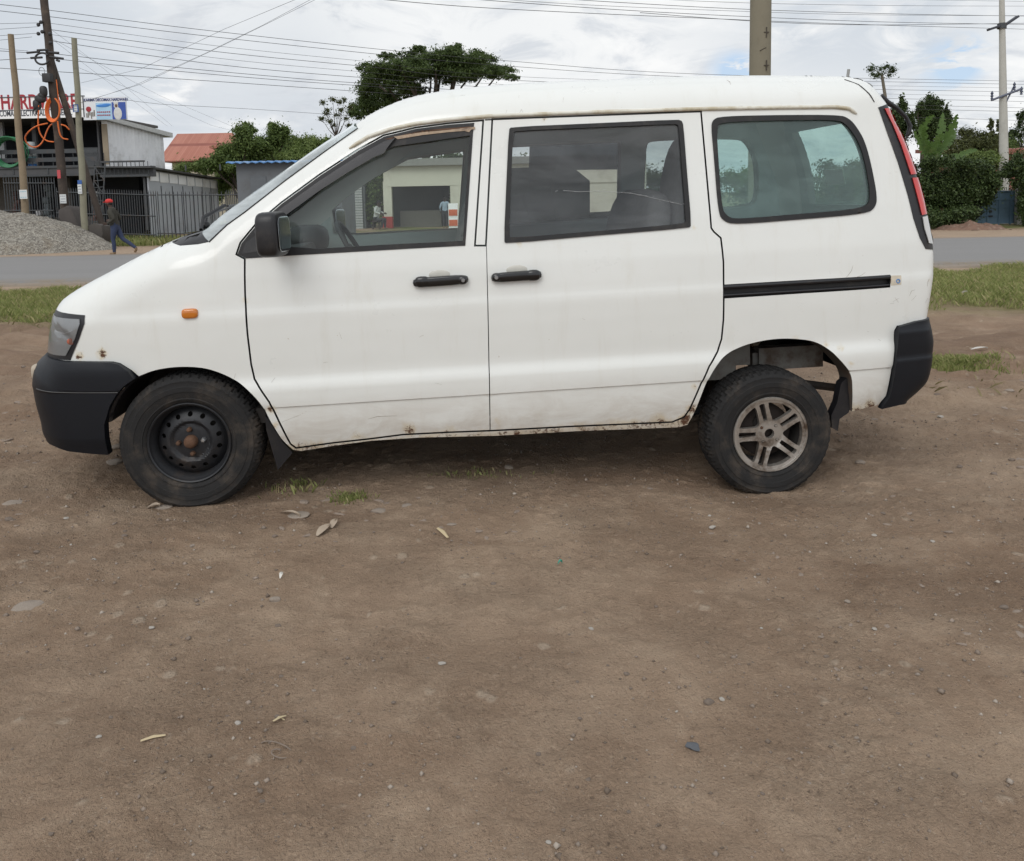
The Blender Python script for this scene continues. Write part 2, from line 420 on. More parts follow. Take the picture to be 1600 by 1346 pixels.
M_CREAM = simple('cream_card', (.55, .50, .40), .8, dirt=(.35, .28, .2), dscale=5)
M_GLASS_F = glass('clear_side_glass', (.86, .905, .885), .022, var=.5)
M_GLASS_Q = glass('teal_side_glass', (.70, .89, .85), .11, (.50, .70, .67), var=.5)
M_GLASS_M = glass('smoked_side_glass', (.66, .68, .69), .08, (.42, .44, .46))
M_FILM = glass('dark_window_film', (.045, .05, .055), .02, (.2, .2, .2))
M_GLASS_W = glass('windscreen_glass', (.75, .84, .82), .36, (.74, .80, .81), .03, 1.75, var=.5)  # pale bluish diffuse share stands in for the sky reflected in the screen
M_GLASS_T = glass('dusty_teal_glass', (.76, .90, .87), .34, (.72, .86, .84), var=.3)
M_MIRROR = NT('mirror_silvering').set(Base_Color=(.45, .48, .5), Metallic=1., Roughness=.12).mat
def lens_mat(name, col, rough=.12, tr=.0):
    t = NT(name); c = t.mix(t.noise(5, 3), col, tuple(q * .75 for q in col)); t.set(Base_Color=c, Roughness=rough, Coat_Weight=.6, Coat_Roughness=.04, Transmission_Weight=tr); return t.mat
M_RED = lens_mat('red_lamp_lens', (.60, .028, .02)); M_AMBER = lens_mat('amber_lamp_lens', (.62, .19, .02))
M_CLEAR = glass('clear_lamp_lens', (.88, .9, .92), .06); M_REFL = simple('lamp_reflector', (.5, .5, .5), .3, .35, var=.15)
M_WHITE_L = lens_mat('white_lamp_lens', (.62, .62, .6))

van = thing('parked_van', 'dirty white minivan with mismatched wheels parked on the bare dirt', 'van')
van.matrix_world = Matrix([[LX[i], LY[i], LZ[i], VO[i]] for i in range(3)] + [[0, 0, 0, 1]])

def soft(P, r=.02, it=2):
    P = np.asarray(P, float); out = []; n = len(P)
    for i in range(n):
        a, b, c = P[i - 1], P[i], P[(i + 1) % n]; la = np.linalg.norm(a - b); lc = np.linalg.norm(c - b)
        out += [b + (a - b) * min(r / la, .4), b + (c - b) * min(r / lc, .4)]
    return chaikin(out, it) if it else np.array(out)
def lift(v, yf): return np.column_stack([v[:, 0], yf(v[:, 0], v[:, 1]), v[:, 1]])
def panel(name, outer, holes, mat, parent, yf=YB, off=0., flange=.02, step=.02, bstep=.0121, sides=(0,), strips=(), rows=ROWS, extra=None, keepf=None, smooth=40, fmat=None, worn=False, noflange=None):
    v, t = cdt(outer, holes, step, bstep, rows, extra, keepf)
    P = lift(v, lambda x, z: yf(x, z) + off); n = len(P)
    be = bedges(t)
    verts = P.tolist(); faces = [tuple(f) for f in t]
    if flange:
        mp = {}
        for a, b in be:
            if noflange is not None and noflange(v[a]) and noflange(v[b]): continue
            for q in (a, b):
                if q not in mp:
                    mp[q] = len(verts); verts.append(tuple(P[q])); verts.append((P[q][0], P[q][1] + flange, P[q][2]))
            faces.append((mp[b], mp[a], mp[a] + 1, mp[b] + 1))
    nf0 = len(t); out_v = []; out_f = []; out_m = []
    for s in sides:
        b = len(out_v); out_m += [0] * nf0 + [1] * (len(faces) - nf0)
        if s == 0: out_v += verts; out_f += [tuple(b + i for i in f) for f in faces]
        else: out_v += [(x, WID - y, z) for x, y, z in verts]; out_f += [tuple(b + i for i in reversed(f)) for f in faces]
    for sv, sf in strips:
        b = len(out_v); out_v += sv; out_f += [tuple(b + i for i in f) for f in sf]; out_m += [0] * len(sf)
    o = mesh_obj(name, out_v, out_f, [mat, M_RUB] if worn else mat, parent, None, out_m if worn else None)
    if strips:
        bm = bmesh.new(); bm.from_mesh(o.data); bmesh.ops.remove_doubles(bm, verts=[q for q in bm.verts if len(q.link_faces)], dist=2e-4); bm.to_mesh(o.data); bm.free()
    me = o.data; me.shade_smooth(); me.set_sharp_from_angle(angle=math.radians(smooth))
    if worn:
        co = np.empty(len(me.vertices) * 3, np.float32); me.vertices.foreach_get('co', co); co = co.reshape(-1, 3)
        a = me.attributes.new('wear', 'FLOAT', 'POINT'); a.data.foreach_set('value', wear(co[:, 0], co[:, 2]).astype(np.float32))
    return o
def strip(chain, crown=.03, n=14, t0=0., t1=1., off=0., hole=None, only=False, yoff=0.):
    """the surface that joins the near and far outline of the body across its width"""
    C = chain[:, :2]; y0 = YB(C[:, 0], C[:, 1]) + yoff
    tg = np.gradient(C, axis=0); tg /= np.linalg.norm(tg, axis=1, keepdims=True) + 1e-12; nr = np.stack([-tg[:, 1], tg[:, 0]], 1)
    vs = []; fs = []
    for i in range(len(C)):
        for j in range(n + 1):
            t = t0 + (t1 - t0) * j / n; k = crown * math.sin(pi * t) + off
            vs.append((C[i, 0] + nr[i, 0] * k, y0[i] + t * (WID - 2 * y0[i]), C[i, 1] + nr[i, 1] * k))
    for i in range(len(C) - 1):
        for j in range(n):
            ins = hole is not None and hole((C[i, 1] + C[i + 1, 1]) / 2, t0 + (t1 - t0) * (j + .5) / n)
            if hole is not None and ins != only: continue
            fs.append((i * (n + 1) + j, i * (n + 1) + j + 1, (i + 1) * (n + 1) + j + 1, (i + 1) * (n + 1) + j))
    return vs, fs

# ---------- outlines traced on the side of the van
L_door = [(384, 404), (371, 397), (377, 380), (400, 352), (440, 318), (500, 274), (560, 235), (600, 213), (650, 201), (700, 194.5), (753.5, 190), (740.5, 385.5), (759.5, 385.5), (762, 500), (765, 672), (700, 674.5), (630, 678), (575, 685), (520, 691), (463, 699),
          (455, 693), (440, 664), (422, 628), (399, 592), (394, 570), (388, 520), (384.5, 460)]
L_slide = [(770.5, 188), (930, 182), (1094, 176), (1110, 357), (1114, 363), (1125, 373), (1129, 410), (1129, 500), (1126, 530), (1120, 549), (1107, 572), (1092, 604), (1076, 640), (1068, 651), (1050, 658.5), (900, 665), (766.5, 672), (763.5, 500), (760.5, 385.5)]
L_hole = [(375, 396), (379.5, 381), (401.6, 353), (441.2, 319.2), (500.8, 275.2), (560.6, 236.3), (600.6, 214.6), (650.2, 202.7), (700, 196.4), (738, 193.5), (737.5, 210), (726, 383), (600, 390), (480, 397)]
L_glassF = [(452, 386), (447, 338), (470, 318), (505, 292), (545, 266), (590, 242), (615, 229), (734, 212), (723.5, 377), (600, 383), (500, 389)]
L_midO = [(795, 199), (930, 193), (1062, 187), (1067, 192), (1073, 270), (1080, 356), (940, 367.5), (787, 381), (791, 290)]
L_midI = [(802, 205), (930, 199.5), (1058, 194), (1060, 198), (1072, 350), (940, 361), (795, 372.5), (798, 290)]
L_qO = [(1111, 200), (1113, 188), (1125, 182), (1220, 180), (1311, 180), (1325, 185), (1336, 196), (1351, 221), (1362, 264), (1370, 309), (1367, 324), (1354, 334), (1250, 343), (1148, 351), (1131, 346), (1122, 334), (1115, 241)]
L_qI = [(1119, 200), (1126.6, 191), (1220, 188.5), (1306, 187.5), (1322, 194), (1342.5, 224), (1353, 262), (1360, 310), (1351, 326), (1250, 334.5), (1150, 343), (1135, 338), (1127, 324), (1122, 250)]
L_rail = [(1130, 445), (1260, 437.5), (1391, 429.5), (1391, 449.5), (1260, 458.5), (1130, 467)]
L_fender_gap = [(384, 404), (371, 397)]
_under = [(1372, 633), (1331, 643), (1332, 610), (1331, 587), (1322, 573), (1312, 562), (1297, 547), (1275, 534), (1250, 530), (1219, 529), (1187, 533), (1156, 542), (1131, 556), (1119, 572), (1106, 594), (1094, 622), (1084, 647), (1074, 664),
          (1060, 668), (900, 674), (780, 681), (655, 684), (580, 689), (520, 697), (470, 705), (458, 703), (441, 688), (430, 670), (420, 654), (410, 633), (383, 604), (355, 587), (325, 576), (297, 573), (267, 574), (239, 579), (217, 588)]
L_rear_bump_edge = [(1450, 503), (1401.5, 509), (1397, 517), (1397, 537), (1392, 581), (1384, 619)]
L_front_bump_edge = [(205, 578), (188, 567.5), (177, 565), (110, 564)]
L_screen_in = [(324, 379), (352, 352), (380, 332), (440, 284.5), (500, 240), (535, 214.5), (557, 199)]
body_outer = np.vstack([SEG['front'][:, :2], [V(275, 385.5), V(305, 383)], dens(VP(L_screen_in), .011, False), SEG['roof'][2:, :2], SEG['tail'][1:, :2], VP(L_rear_bump_edge), VP(_under[:2]), chaikin(VP(_under[2:18]), 2, False), VP(_under[18:25]), chaikin(VP(_under[25:]), 2, False), VP(L_front_bump_edge)])
P_door = VP(L_door); P_slide = VP(L_slide); P_hole = VP(L_hole); P_glassF = VP(L_glassF)
P_midO = soft(VP(L_midO), .012, 1); P_midI = soft(VP(L_midI), .012, 1); P_qO = chaikin(VP(L_qO), 2); P_qI = chaikin(VP(L_qI), 2); P_rail = VP(L_rail)
GAP = .0085
P_door_c = np.vstack([P_door[:10], dens(P_door[10:], .05)])
# the windscreen pillar side of the door is a smooth curve
def onsil(p): return pdist(SIL[:, :2], np.array([p[0]]), np.array([p[1]]), False)[0][0] < .003
body_strips = [strip(SEG['front'], .035), strip(SEG['roof'], .03)]
panel('body_shell', body_outer, [offset(P_door, GAP), offset(P_slide, GAP), P_qO, P_rail], M_PAINT, van, strips=body_strips, extra=_rings, keepf=_keep, worn=True, noflange=onsil, flange=.022)
# the far side: same shell, its doors closed up, window openings only
P_midF = P_midI; far = panel('far_side_panel', body_outer, [P_glassF, P_midI, P_qI], M_PAINT, van, sides=(1,), step=.04, rows=(), extra=_rings[::3], keepf=_keep, worn=True, noflange=onsil)
d1 = panel('front_door', P_door, [P_hole], M_PAINT, van, worn=True)
d2 = panel('sliding_door', P_slide, [P_midO], M_PAINT, van, worn=True)
tail = mesh_obj('tailgate', *strip(SEG['tail'], .04, 24, hole=lambda z, t: 1.26 < z < 1.74 and .07 < t < .93, off=.003), M_PAINT, van, 40)
tg = mesh_obj('rear_glass', *strip(SEG['tail'], .04, 24, hole=lambda z, t: 1.26 < z < 1.74 and .07 < t < .93, only=True), M_GLASS_T, tail, 40)
mesh_obj('glass_sticker', *strip(SEG['tail'], .04, 24, hole=lambda z, t: 1.385 < z < 1.47 and .62 < t < .80, only=True, off=-.003), simple('sticker_paper', (.60, .62, .50), .7), tg, 40)
# windscreen: side wedge and the sweep across
scr_outer = np.vstack([SEG['screen'][:, :2], dens(VP(L_screen_in), .011, False)[::-1]])
P_scr = np.vstack([SEG['screen'][:, :2], offset(VP(L_screen_in), 0)[::-1]])
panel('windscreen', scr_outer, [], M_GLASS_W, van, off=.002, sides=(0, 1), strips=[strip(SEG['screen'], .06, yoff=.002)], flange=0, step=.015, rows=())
cowl_poly = np.vstack([SEG['cowl'][:, :2], [V(323, 378), V(305, 382.5), V(276, 385)]])
panel('cowl', cowl_poly, [], M_BLACK, van, off=.004, sides=(0, 1), strips=[strip(SEG['cowl'], .03, yoff=.004)], flange=0, rows=())
# rubber bead and thin black line along the screen edge
m = MB(); q = dens(VP(L_screen_in), .03, False); m.tube([(x, float(YB(x, z)) - .001, z) for x, z in q], .004, 6)
m.build('screen_seal', M_RUB, van)

# ---------- windows on the near side
L_fo = [(371.6, 397), (377.6, 380.6), (400.6, 352.6), (440.5, 318.6), (500.4, 274.6), (560.3, 235.6), (600.3, 213.7), (650.1, 201.7), (700, 195.2), (741, 192.2), (739, 210), (727, 384), (600, 391), (480, 398), (385, 404)]
fr = panel('window_frame', VP(L_fo), [P_glassF], M_RUB, d1, off=-.003, flange=.03)
panel('window_glass', offset(P_glassF, .006), [], M_GLASS_F, d1, off=.012, flange=0)
fm = panel('window_gasket', P_midO, [P_midI], M_RUB, d2, off=-.006, flange=.03)
wm = panel('window_glass', offset(P_midI, .006), [], M_GLASS_M, d2, off=.004, flange=0)
qw = panel('quarter_window', offset(P_qI, .006), [], M_GLASS_Q, van, off=.004, flange=0)
panel('window_gasket', P_qO, [P_qI], M_RUB, qw, off=-.006, flange=.03)
m = MB(); q = [(880, 298), (893, 299), (905, 300), (930, 299), (955, 300), (985, 302), (1005, 306), (1030, 312), (1048, 316), (1066, 320)]
for k in range(len(q) - 1):
    a, b = [(V(*q[k + i])[0], float(YB(*V(*q[k + i]))) + .001, V(*q[k + i])[1]) for i in (0, 1)]
    m.tube([a, b], .0008, 4)
for k in range(14):
    i = rng.integers(0, len(q)); x, z = V(q[i][0] + rng.normal(0, 8), q[i][1] + rng.normal(0, 2))
    m.tube([(x, float(YB(x, z)) + .001, z), (x + rng.uniform(.004, .02), float(YB(x, z)) + .001, z + rng.uniform(-.008, .008))], .0006, 4)
m.build('glass_scratch', simple('scratch_white', (.42, .43, .43), .7), wm)
# wind deflector over the front window and the peeling strip above the glass
dfl = VP([(398, 362), (440, 326), (500, 283), (560, 244), (600, 222), (618, 216), (608, 228), (600, 240), (585, 246), (545, 269), (500, 298), (440, 342), (404, 372)])
panel('wind_deflector', dfl, [], simple('smoked_plastic', (.035, .034, .036), .25), d1, off=-.018, flange=.02, rows=())
pl = VP([(615, 214), (660, 207), (700, 203.5), (742, 198.5), (742, 202), (736, 203), (733, 207), (725, 205), (700, 207), (660, 211.5), (622, 218)])
panel('peeling_seal', pl, [], simple('bare_primer', (.36, .27, .19), .7, var=.5, scale=30, dirt=(.07, .04, .03), dscale=22), d1, off=-.006, flange=.008, step=.01, rows=())
br = VP([(600, 218), (660, 204), (736, 198), (736, 200), (690, 206), (640, 211), (610, 218)])
panel('rusty_channel', br, [], M_RUST, d1, off=-.003, flange=.006, step=.01, rows=())
gr_ = VP([(513, 304), (523, 296), (540, 284), (540, 286), (524, 299), (515, 306)])
# far-side windows: dark film with bare patches in the middle one
def far_panel(name, P, mat, parent, off=.01, holes=()):
    return panel(name, P, list(holes), mat, parent, sides=(1,), off=off, flange=0, step=.03, rows=())
def farpoly(L):   # photo px seen through onto the far side plane
    out = []
    for a, b in L:
        d = ray(a, b); yy = WID - .08
        for _ in range(8):
            p = CC + d * (((VO + LY * yy - CC) @ LY) / (d @ LY)) - VO; x, z = p @ LX, p @ LZ; yy = WID - float(YB(x, z))
        out.append((x, z))
    return np.array(out)
wf = far_panel('far_front_glass', P_glassF, M_GLASS_F, far)
patch1 = farpoly([(900, 266), (976, 265), (975, 300), (971, 317), (962, 328), (950, 330.5), (921, 332), (921, 283)])
patch2 = farpoly([(799, 228), (827, 228), (826, 262), (799, 263)])
far_panel('far_middle_glass', P_midI, M_GLASS_F, far)
fl_ = far_panel('window_film', P_midI, M_FILM, far, .016, [patch1, patch2])
far_panel('far_quarter_glass', P_qI, M_GLASS_T, far)

# ---------- interior trim, floor, seats, dashboard, wheel
belt = [(-1.0, .55), (.93, .60), (.97, .76), (2.13, .76), (2.16, 1.0), (2.10, 1.4), (1.93, 1.80), (.0, 1.80), (-.25, 1.74), (-.6, 1.5), (-1.05, 1.16)]
panel('interior_trim', np.array(belt), [offset(P_glassF, .012), offset(P_midI, .012), offset(P_qI, .012)], M_CARD, van, yf=Ybase, off=.055, sides=(0, 1), flange=0, step=.05, rows=())
rc = SEG['roof'][::3].copy(); rc[:, 1] -= .05
mesh_obj('headlining', *strip(rc, .02, 10), M_LINER, van, 60)
tc_ = SEG['tail'].copy(); mesh_obj('tailgate_trim', *strip(tc_, .01, 24, off=-.035, hole=lambda z, t: 1.27 < z < 1.73 and .08 < t < .92), M_CARD, van, 60)
m = MB()
def vb(mb, x0, x1, y0, y1, z0, z1, mm=None): mb.box(((x0 + x1) / 2, (y0 + y1) / 2, (z0 + z1) / 2), (x1 - x0, y1 - y0, z1 - z0), None, mm)
vb(m, -1.15, 1.02, .09, WID - .09, .40, .47); vb(m, 1.02, 2.12, .09, WID - .09, .66, .72); vb(m, 1.0, 1.04, .09, WID - .09, .47, .72)
vb(m, -.5, .9, .42, WID - .42, .27, .40); vb(m, -1.75, -1.1, .45, WID - .45, .38, 1.0)
m.build('floor_pan', M_DARK, van)
m = MB(); m.hexa([(-1.12, .12, .75), (-.82, .12, .75), (-.82, WID - .12, .75), (-1.12, WID - .12, .75), (-1.20, .14, 1.16), (-.86, .14, 1.20), (-.86, WID - .14, 1.20), (-1.20, WID - .14, 1.16)])
m.blob((-.93, WID - .42, 1.2), (.12, .22, .09), 16, 8, e=.7)
m.build('dashboard', M_DASH, van, bevel=.03)
m = MB(); R = Matrix.Rotation(math.radians(-28), 3, 'Y'); c = Vector((-.66, WID - .42, 1.13))
ring = [c + R @ Vector((0, .185 * math.cos(2 * pi * k / 32), .185 * math.sin(2 * pi * k / 32))) for k in range(33)]
m.tube(ring, .015, 8, cap=False)
for a in (200, 340, 90): m.tube([c + R @ Vector((-.03, 0, 0)), c + R @ Vector((0, .18 * math.cos(math.radians(a)), .18 * math.sin(math.radians(a))))], .014, 6)
m.blob(c + R @ Vector((-.03, 0, 0)), (.03, .06, .05), 12, 6); m.tube([c + R @ Vector((-.03, 0, 0)), c + R @ Vector((-.32, 0, -.02))], .03, 8)
m.build('steering_wheel', M_DASH, van)
def seat(x, y, w, zb=.55, h=.74, head=True, tilt=14):
    m = MB(); Rb = Matrix.Rotation(math.radians(tilt), 3, 'Y')
    m.blob((x, y, zb + .10), (.27, w / 2, .11), 20, 10, e=.45)
    m.blob((x + .30, y, zb + .14 + h / 2), (.085, w / 2, h / 2), 20, 12, e=.5, rot=Rb)
    o = m.build('seat', M_SEAT, van, 60)
    if head:
        k = MB(); k.blob((x + .42, y, zb + .18 + h), (.055, .13, .10), 16, 8, e=.6, rot=Rb); k.build('headrest', M_SEAT, o, 60)
    return o
seat(-.28, .45, .5); seat(-.28, WID - .45, .5)
seat(.60, .62, 1.0, .62, .66, False); seat(.80, .40, .40, .68, .86, False, 10)

# ---------- rain gutter, door rail, handles
def onbody(L, off=0.): return [(*[(x), float(YB(x, z)) + off][0:2], z) for x, z in (V(a, b) for a, b in L)]
g = dens(VP([(545, 232), (575, 214), (610, 202), (650, 193.5), (700, 187.5), (770, 181.5), (930, 175.5), (1100, 170.5), (1220, 168.5), (1305, 167.5), (1326, 170), (1338, 178)]), .03, False)
m = MB(); m.tube([(x, float(YB(x, z)) - .004, z) for x, z in g], [.003] + [.0095] * (len(g) - 2) + [.005], 8); m.build('rain_gutter', simple('gutter_paint', (.66, .645, .57), .45, dirt=(.42, .36, .24), dscale=7, dlo=.4, dhi=.7), van, 60)
g = dens(VP([(758, 188.2), (930, 181.0), (1097, 175.2)]), .03, False); m = MB(); m.tube([(x, float(YB(x, z)) + .004, z) for x, z in g], .0055, 6); m.build('gutter_shadow_seal', M_RUB, van)
g = VP([(1100, 176), (1220, 173.5), (1312, 173.5), (1330, 178), (1345, 205), (1357, 250), (1372, 295), (1378, 325)])
rl = panel('door_rail', offset(P_rail, .002), [], M_RUB, van, off=.022, flange=0, rows=())
m = MB()
for (a, b, r, q) in (((1131, 449), (1391, 433), .0115, .006), ((1131, 462.5), (1391, 446), .007, .010)):
    k = dens(VP([a, b]), .05, False); m.tube([(x, float(YB(x, z)) + q, z) for x, z in k], r, 8)
m.build('rail_bar', M_BLACK, rl)
st = panel('torn_sticker', VP([(1392, 431), (1408, 430.5), (1408, 445), (1392, 446.5)]), [], simple('torn_paper', (.56, .50, .40), .8, var=.3, scale=25), van, off=-.001, flange=0, step=.01, rows=())
cx, cz = V(1403, 439.5); m = MB(); m.tube([(cx + .009 * math.cos(2 * pi * k / 16), float(YB(cx, cz)) - .002, cz + .009 * math.sin(2 * pi * k / 16)) for k in range(17)], .0025, 5, cap=False)
m.tube([(cx - .02, float(YB(cx, cz)) - .002, cz - .006), (cx - .02, float(YB(cx, cz)) - .002, cz - .002)], .0025, 5); m.build('sticker_print', simple('sticker_blue', (.08, .22, .5), .6), st)
M_HAND = simple('glossy_black_plastic', (.006, .006, .007), .22, coat=.3)
def handle(door, px0, px1, py, flip):
    x0, z0 = V(px0, py + 1); x1, z1 = V(px1, py - 1); xm, zm = (x0 + x1) / 2, (z0 + z1) / 2; y = float(YB(xm, zm)); s = -1 if flip else 1
    m = MB(); m.blob((xm, y - .012, zm), ((x1 - x0) / 2, .018, .023), 28, 10, e=.5, rot=Matrix.Rotation(-.02, 3, 'Y'))
    m.blob((xm + s * (x1 - x0) * .39, y - .018, zm), (.024, .018, .021), 16, 8, e=.8)
    m.blob((xm - s * (x1 - x0) * .33, y - .015, zm + .001), (.034, .019, .026), 16, 8, e=.7); o = m.build('door_handle', M_HAND, door, 60)
    k = MB(); k.blob((xm - s * .004, y + .006, zm + .026), (.060, .008, .026), 20, 8); k.blob((xm - s * .01, y + .006, zm - .020), (.050, .008, .024), 20, 8); k.build('handle_recess', simple('recess_shade', (.50, .49, .44), .5), o, 60)
    k = MB(); k.lathe([(.0, -.002), (.007, -.002), (.009, .001), (.009, .01)], 16, (xm + s * (x1 - x0) * .40, y - .037, zm)); k.build('lock', simple('lock_metal', (.3, .3, .3), .4, .7), o)
handle(d1, 645, 732, 439, False); handle(d2, 767, 846, 431.5, True)
cx, cz = V(297, 490); y = float(YB(cx, cz)); m = MB(); m.blob((cx, y - .002, cz), (.036, .017, .023), 20, 10, e=.55); o = m.build('side_marker', M_AMBER, van, 60)

# ---------- door mirror (both sides), wipers, aerial
def mirror(near):
    sy = 1 if near else -1; yb = (lambda q: q) if near else (lambda q: WID - q)
    x0, z0 = V(408, 392); m = MB()
    cx, cz = V(429, 366, -.10)
    Rz = Matrix.Rotation(math.radians(-6 if near else -14), 3, 'Z')
    m.blob((cx - .005, yb(-.115), cz), (.052, .105, .098), 24, 14, e=.42, rot=Rz)
    m.tube([(x0 + .05, yb(.05), z0 + .03), (cx + .01, yb(-.05), cz - .075)], [.035, .03], 10)
    o = m.build('door_mirror', M_BLACK, van, 60)
    k = MB(); q_ = Rz @ Vector((.0525, 0, 0)); k.blob((cx - .005 + q_.x, yb(-.115) + q_.y, cz), (.0015, .084, .077), 24, 10, e=.4, rot=Rz); k.build('mirror_glass', M_MIRROR, o, 60)
    t = MB(); tri = VP([(378, 397), (384, 380), (446, 331), (453, 386)])
    if near: panel('mirror_base', tri, [], M_BLACK, van, off=-.004, flange=.01, rows=())
mirror(True); mirror(False)
m = MB()
def scr_pt(t, s, off=.02):   # t along the screen chain, s across
    i = int(t * (len(SEG['screen']) - 1)); x, z = SEG['screen'][i, :2]; y0 = float(YB(x, z)); k = .06 * math.sin(pi * s) + off
    return (x - .62 * k, y0 + s * (WID - 2 * y0), z + .78 * k)
for s0, s1 in ((.10, .55), (.52, .95)):
    a = scr_pt(0, s0, .02); b = scr_pt(.06, s0, .05); c = scr_pt(.10, s1, .03)
    m.tube([a, b], .009, 6); m.tube([b, c], .005, 6); m.tube([scr_pt(.16, s0 + .03, .02), scr_pt(.12, s1 + .03, .02)], .006, 6); m.blob(a, (.025, .025, .02), 10, 6)
m.tube([scr_pt(0, .01, .012), scr_pt(.05, .03, .05), scr_pt(.16, .10, .03)], .009, 6)
m.build('wiper', M_BLACK, van)
x, z = V(1330, 120, .5); m = MB(); m.tube([(x, .55, z - .04), (x + .012, .55, z + .045)], .008, 8); m.build('aerial_stub', simple('aerial_grey', (.25, .25, .24), .5), van)
# hook-shaped rear under-mirror arm at the tailgate top
pts = [(1376, 150), (1386, 160), (1402, 170), (1416, 184), (1422, 197), (1420, 208), (1417, 213)]
ptl = [Vector((V(a, b, .55)[0], .55, V(a, b, .55)[1])) for a, b in pts]
m = MB(); m.tube(ptl, [.014, .016, .013, .011, .012, .013, .008], 8); m.build('rear_mirror_arm', M_BLACK, van, 60)
g = VP([(1330, 121.5), (1346, 131), (1358, 146), (1366, 160)]); g = dens(g, .02, False)
m = MB(); m.tube([(a, float(YB(a, b)) - .0005, b) for a, b in g], .003, 6); m.build('tailgate_gap', M_RUB, van)

m = MB()
for L in ([(1318, 437), (1324, 432), (1330, 424), (1333, 415)], [(1330, 436), (1345, 431), (1352, 426)], [(1395, 472), (1405, 466)], [(1398, 465), (1404, 473)], [(1421, 463), (1424, 455), (1430, 453)], [(1424, 470), (1432, 462)], [(1390, 475), (1397, 474)], [(1355, 518), (1358, 519)], [(1372, 530), (1376, 533)], [(1449, 448), (1450, 440), (1452, 436)], [(1446, 474), (1450, 466)], [(1143, 122), (1146, 126), (1146, 131)], [(790, 178), (792, 172)], [(812, 177), (815, 171), (817, 176)], [(806, 178), (822, 177)], [(720, 147), (727, 147)], [(440, 660), (470, 648)], [(575, 655), (590, 651), (620, 650)], [(1130, 168), (1160, 166)], [(880, 160), (881, 152)], [(811, 152), (812, 148)], [(655, 527), (662, 524)], [(530, 520), (534, 530)], [(430, 590), (424, 598)], [(157, 552), (158, 547), (161, 543)], [(152, 550), (164, 549)], [(366, 592), (368, 584)], [(505, 567), (512, 566)], [(910, 498), (914, 500)], [(680, 599), (690, 601)]):
    P = [V(*q) for q in L]; m.tube([(x, float(YB(x, z)) - .0003, z) for x, z in P], [.0003] + [float(rng.uniform(.0005, .0012)) for _ in P[1:-1]] + [.0004], 4)
m.build('scratch_marks', simple('scratch_dark', (.22, .18, .13), .8), van)['kind'] = 'stuff'
# ---------- lamps
def chain_part(p0, p1):   # piece of the outline between two photo points
    i0 = np.argmin(np.hypot(*(SIL[:, :2] - p0).T)); i1 = np.argmin(np.hypot(*(SIL[:, :2] - p1).T)); return SIL[min(i0, i1):max(i0, i1) + 1]
hc = chain_part(V(82, 491, .21), V(74, 557, .21))
h_in = VP([(132, 493), (132, 506), (124, 530), (110, 563)])
hl_poly = np.vstack([hc[::-1, :2], h_in]) ; hl_poly = np.vstack([hc[:, :2], VP([(83, 491.5)])[:0], h_in[::-1] if hc[0, 1] < hc[-1, 1] and False else h_in])
hl = panel('headlight', hl_poly, [], M_BLACK, van, off=-.003, flange=0, step=.012, rows=(), strips=[strip(hc, .035, 6, 0, .2, .003, yoff=-.003)])
hc2 = chain_part(V(80, 500, .21), V(74, 551, .21))
l_in = VP([(124, 499), (125, 506), (118, 529), (103, 556), (84, 556)])
panel('lamp_reflector', np.vstack([hc2[:, :2], l_in]), [], M_REFL, hl, off=-.005, flange=0, step=.012, rows=(), strips=[strip(hc2, .035, 6, 0, .18, .005, yoff=-.005)])
panel('lamp_lens', np.vstack([hc2[:, :2], l_in]), [], M_CLEAR, hl, off=-.010, flange=.004, step=.012, rows=(), strips=[strip(hc2, .035, 6, 0, .18, .010, yoff=-.010)])
cx, cz = V(111, 534); m = MB(); m.blob((cx, float(YB(cx, cz)) - .005, cz), (.018, .003, .016), 12, 6); m.build('indicator_bulb', simple('amber_bulb', (.42, .11, .06), .4), hl)
x, z = V(100, 519); m = MB(); g = dens(VP([(80, 520), (98, 522), (113, 518)]), .02, False); m.tube([(a, float(YB(a, b)) - .006, b) for a, b in g], .003, 6); m.build('reflector_edge', simple('bright_edge', (.7, .7, .7), .3), hl)
gc = chain_part(V(80, 498, .21), V(74, 548, .21)); mesh_obj('grille', *strip(gc, .035, 12, .24, .76, .006), M_BLACK, van, 40)
tc = chain_part(V(1384, 163, .22), V(1458, 394, .09))
t_in = VP([(1446, 389), (1437, 372), (1427, 342), (1418, 305), (1403, 255), (1386, 208), (1372, 168)])
tl = panel('tail_light', np.vstack([tc[:, :2], t_in]), [], M_BLACK, van, off=-.004, flange=.006, step=.012, rows=(), strips=[strip(tc, .04, 8, 0, .16, .004, yoff=-.004)])
def lens(name, mat, chain_a, chain_b, inner):
    c = chain_part(chain_a, chain_b); panel(name, np.vstack([c[:, :2], VP(inner)]), [], mat, tl, off=-.011, flange=.006, step=.012, rows=(), strips=[strip(c, .04, 8, 0, .15, .011, yoff=-.011)])
lens('red_lens', M_RED, V(1387, 170, .22), V(1430, 272, .16), [(1422, 273), (1407, 228), (1394, 196), (1381, 170)])
lens('red_lens', M_RED, V(1432, 278, .16), V(1446, 335, .13), [(1439, 336), (1431, 304), (1424, 278)])
lens('white_lens', M_WHITE_L, V(1447, 338, .13), V(1457, 384, .11), [(1450, 380), (1443, 357), (1440, 339)])

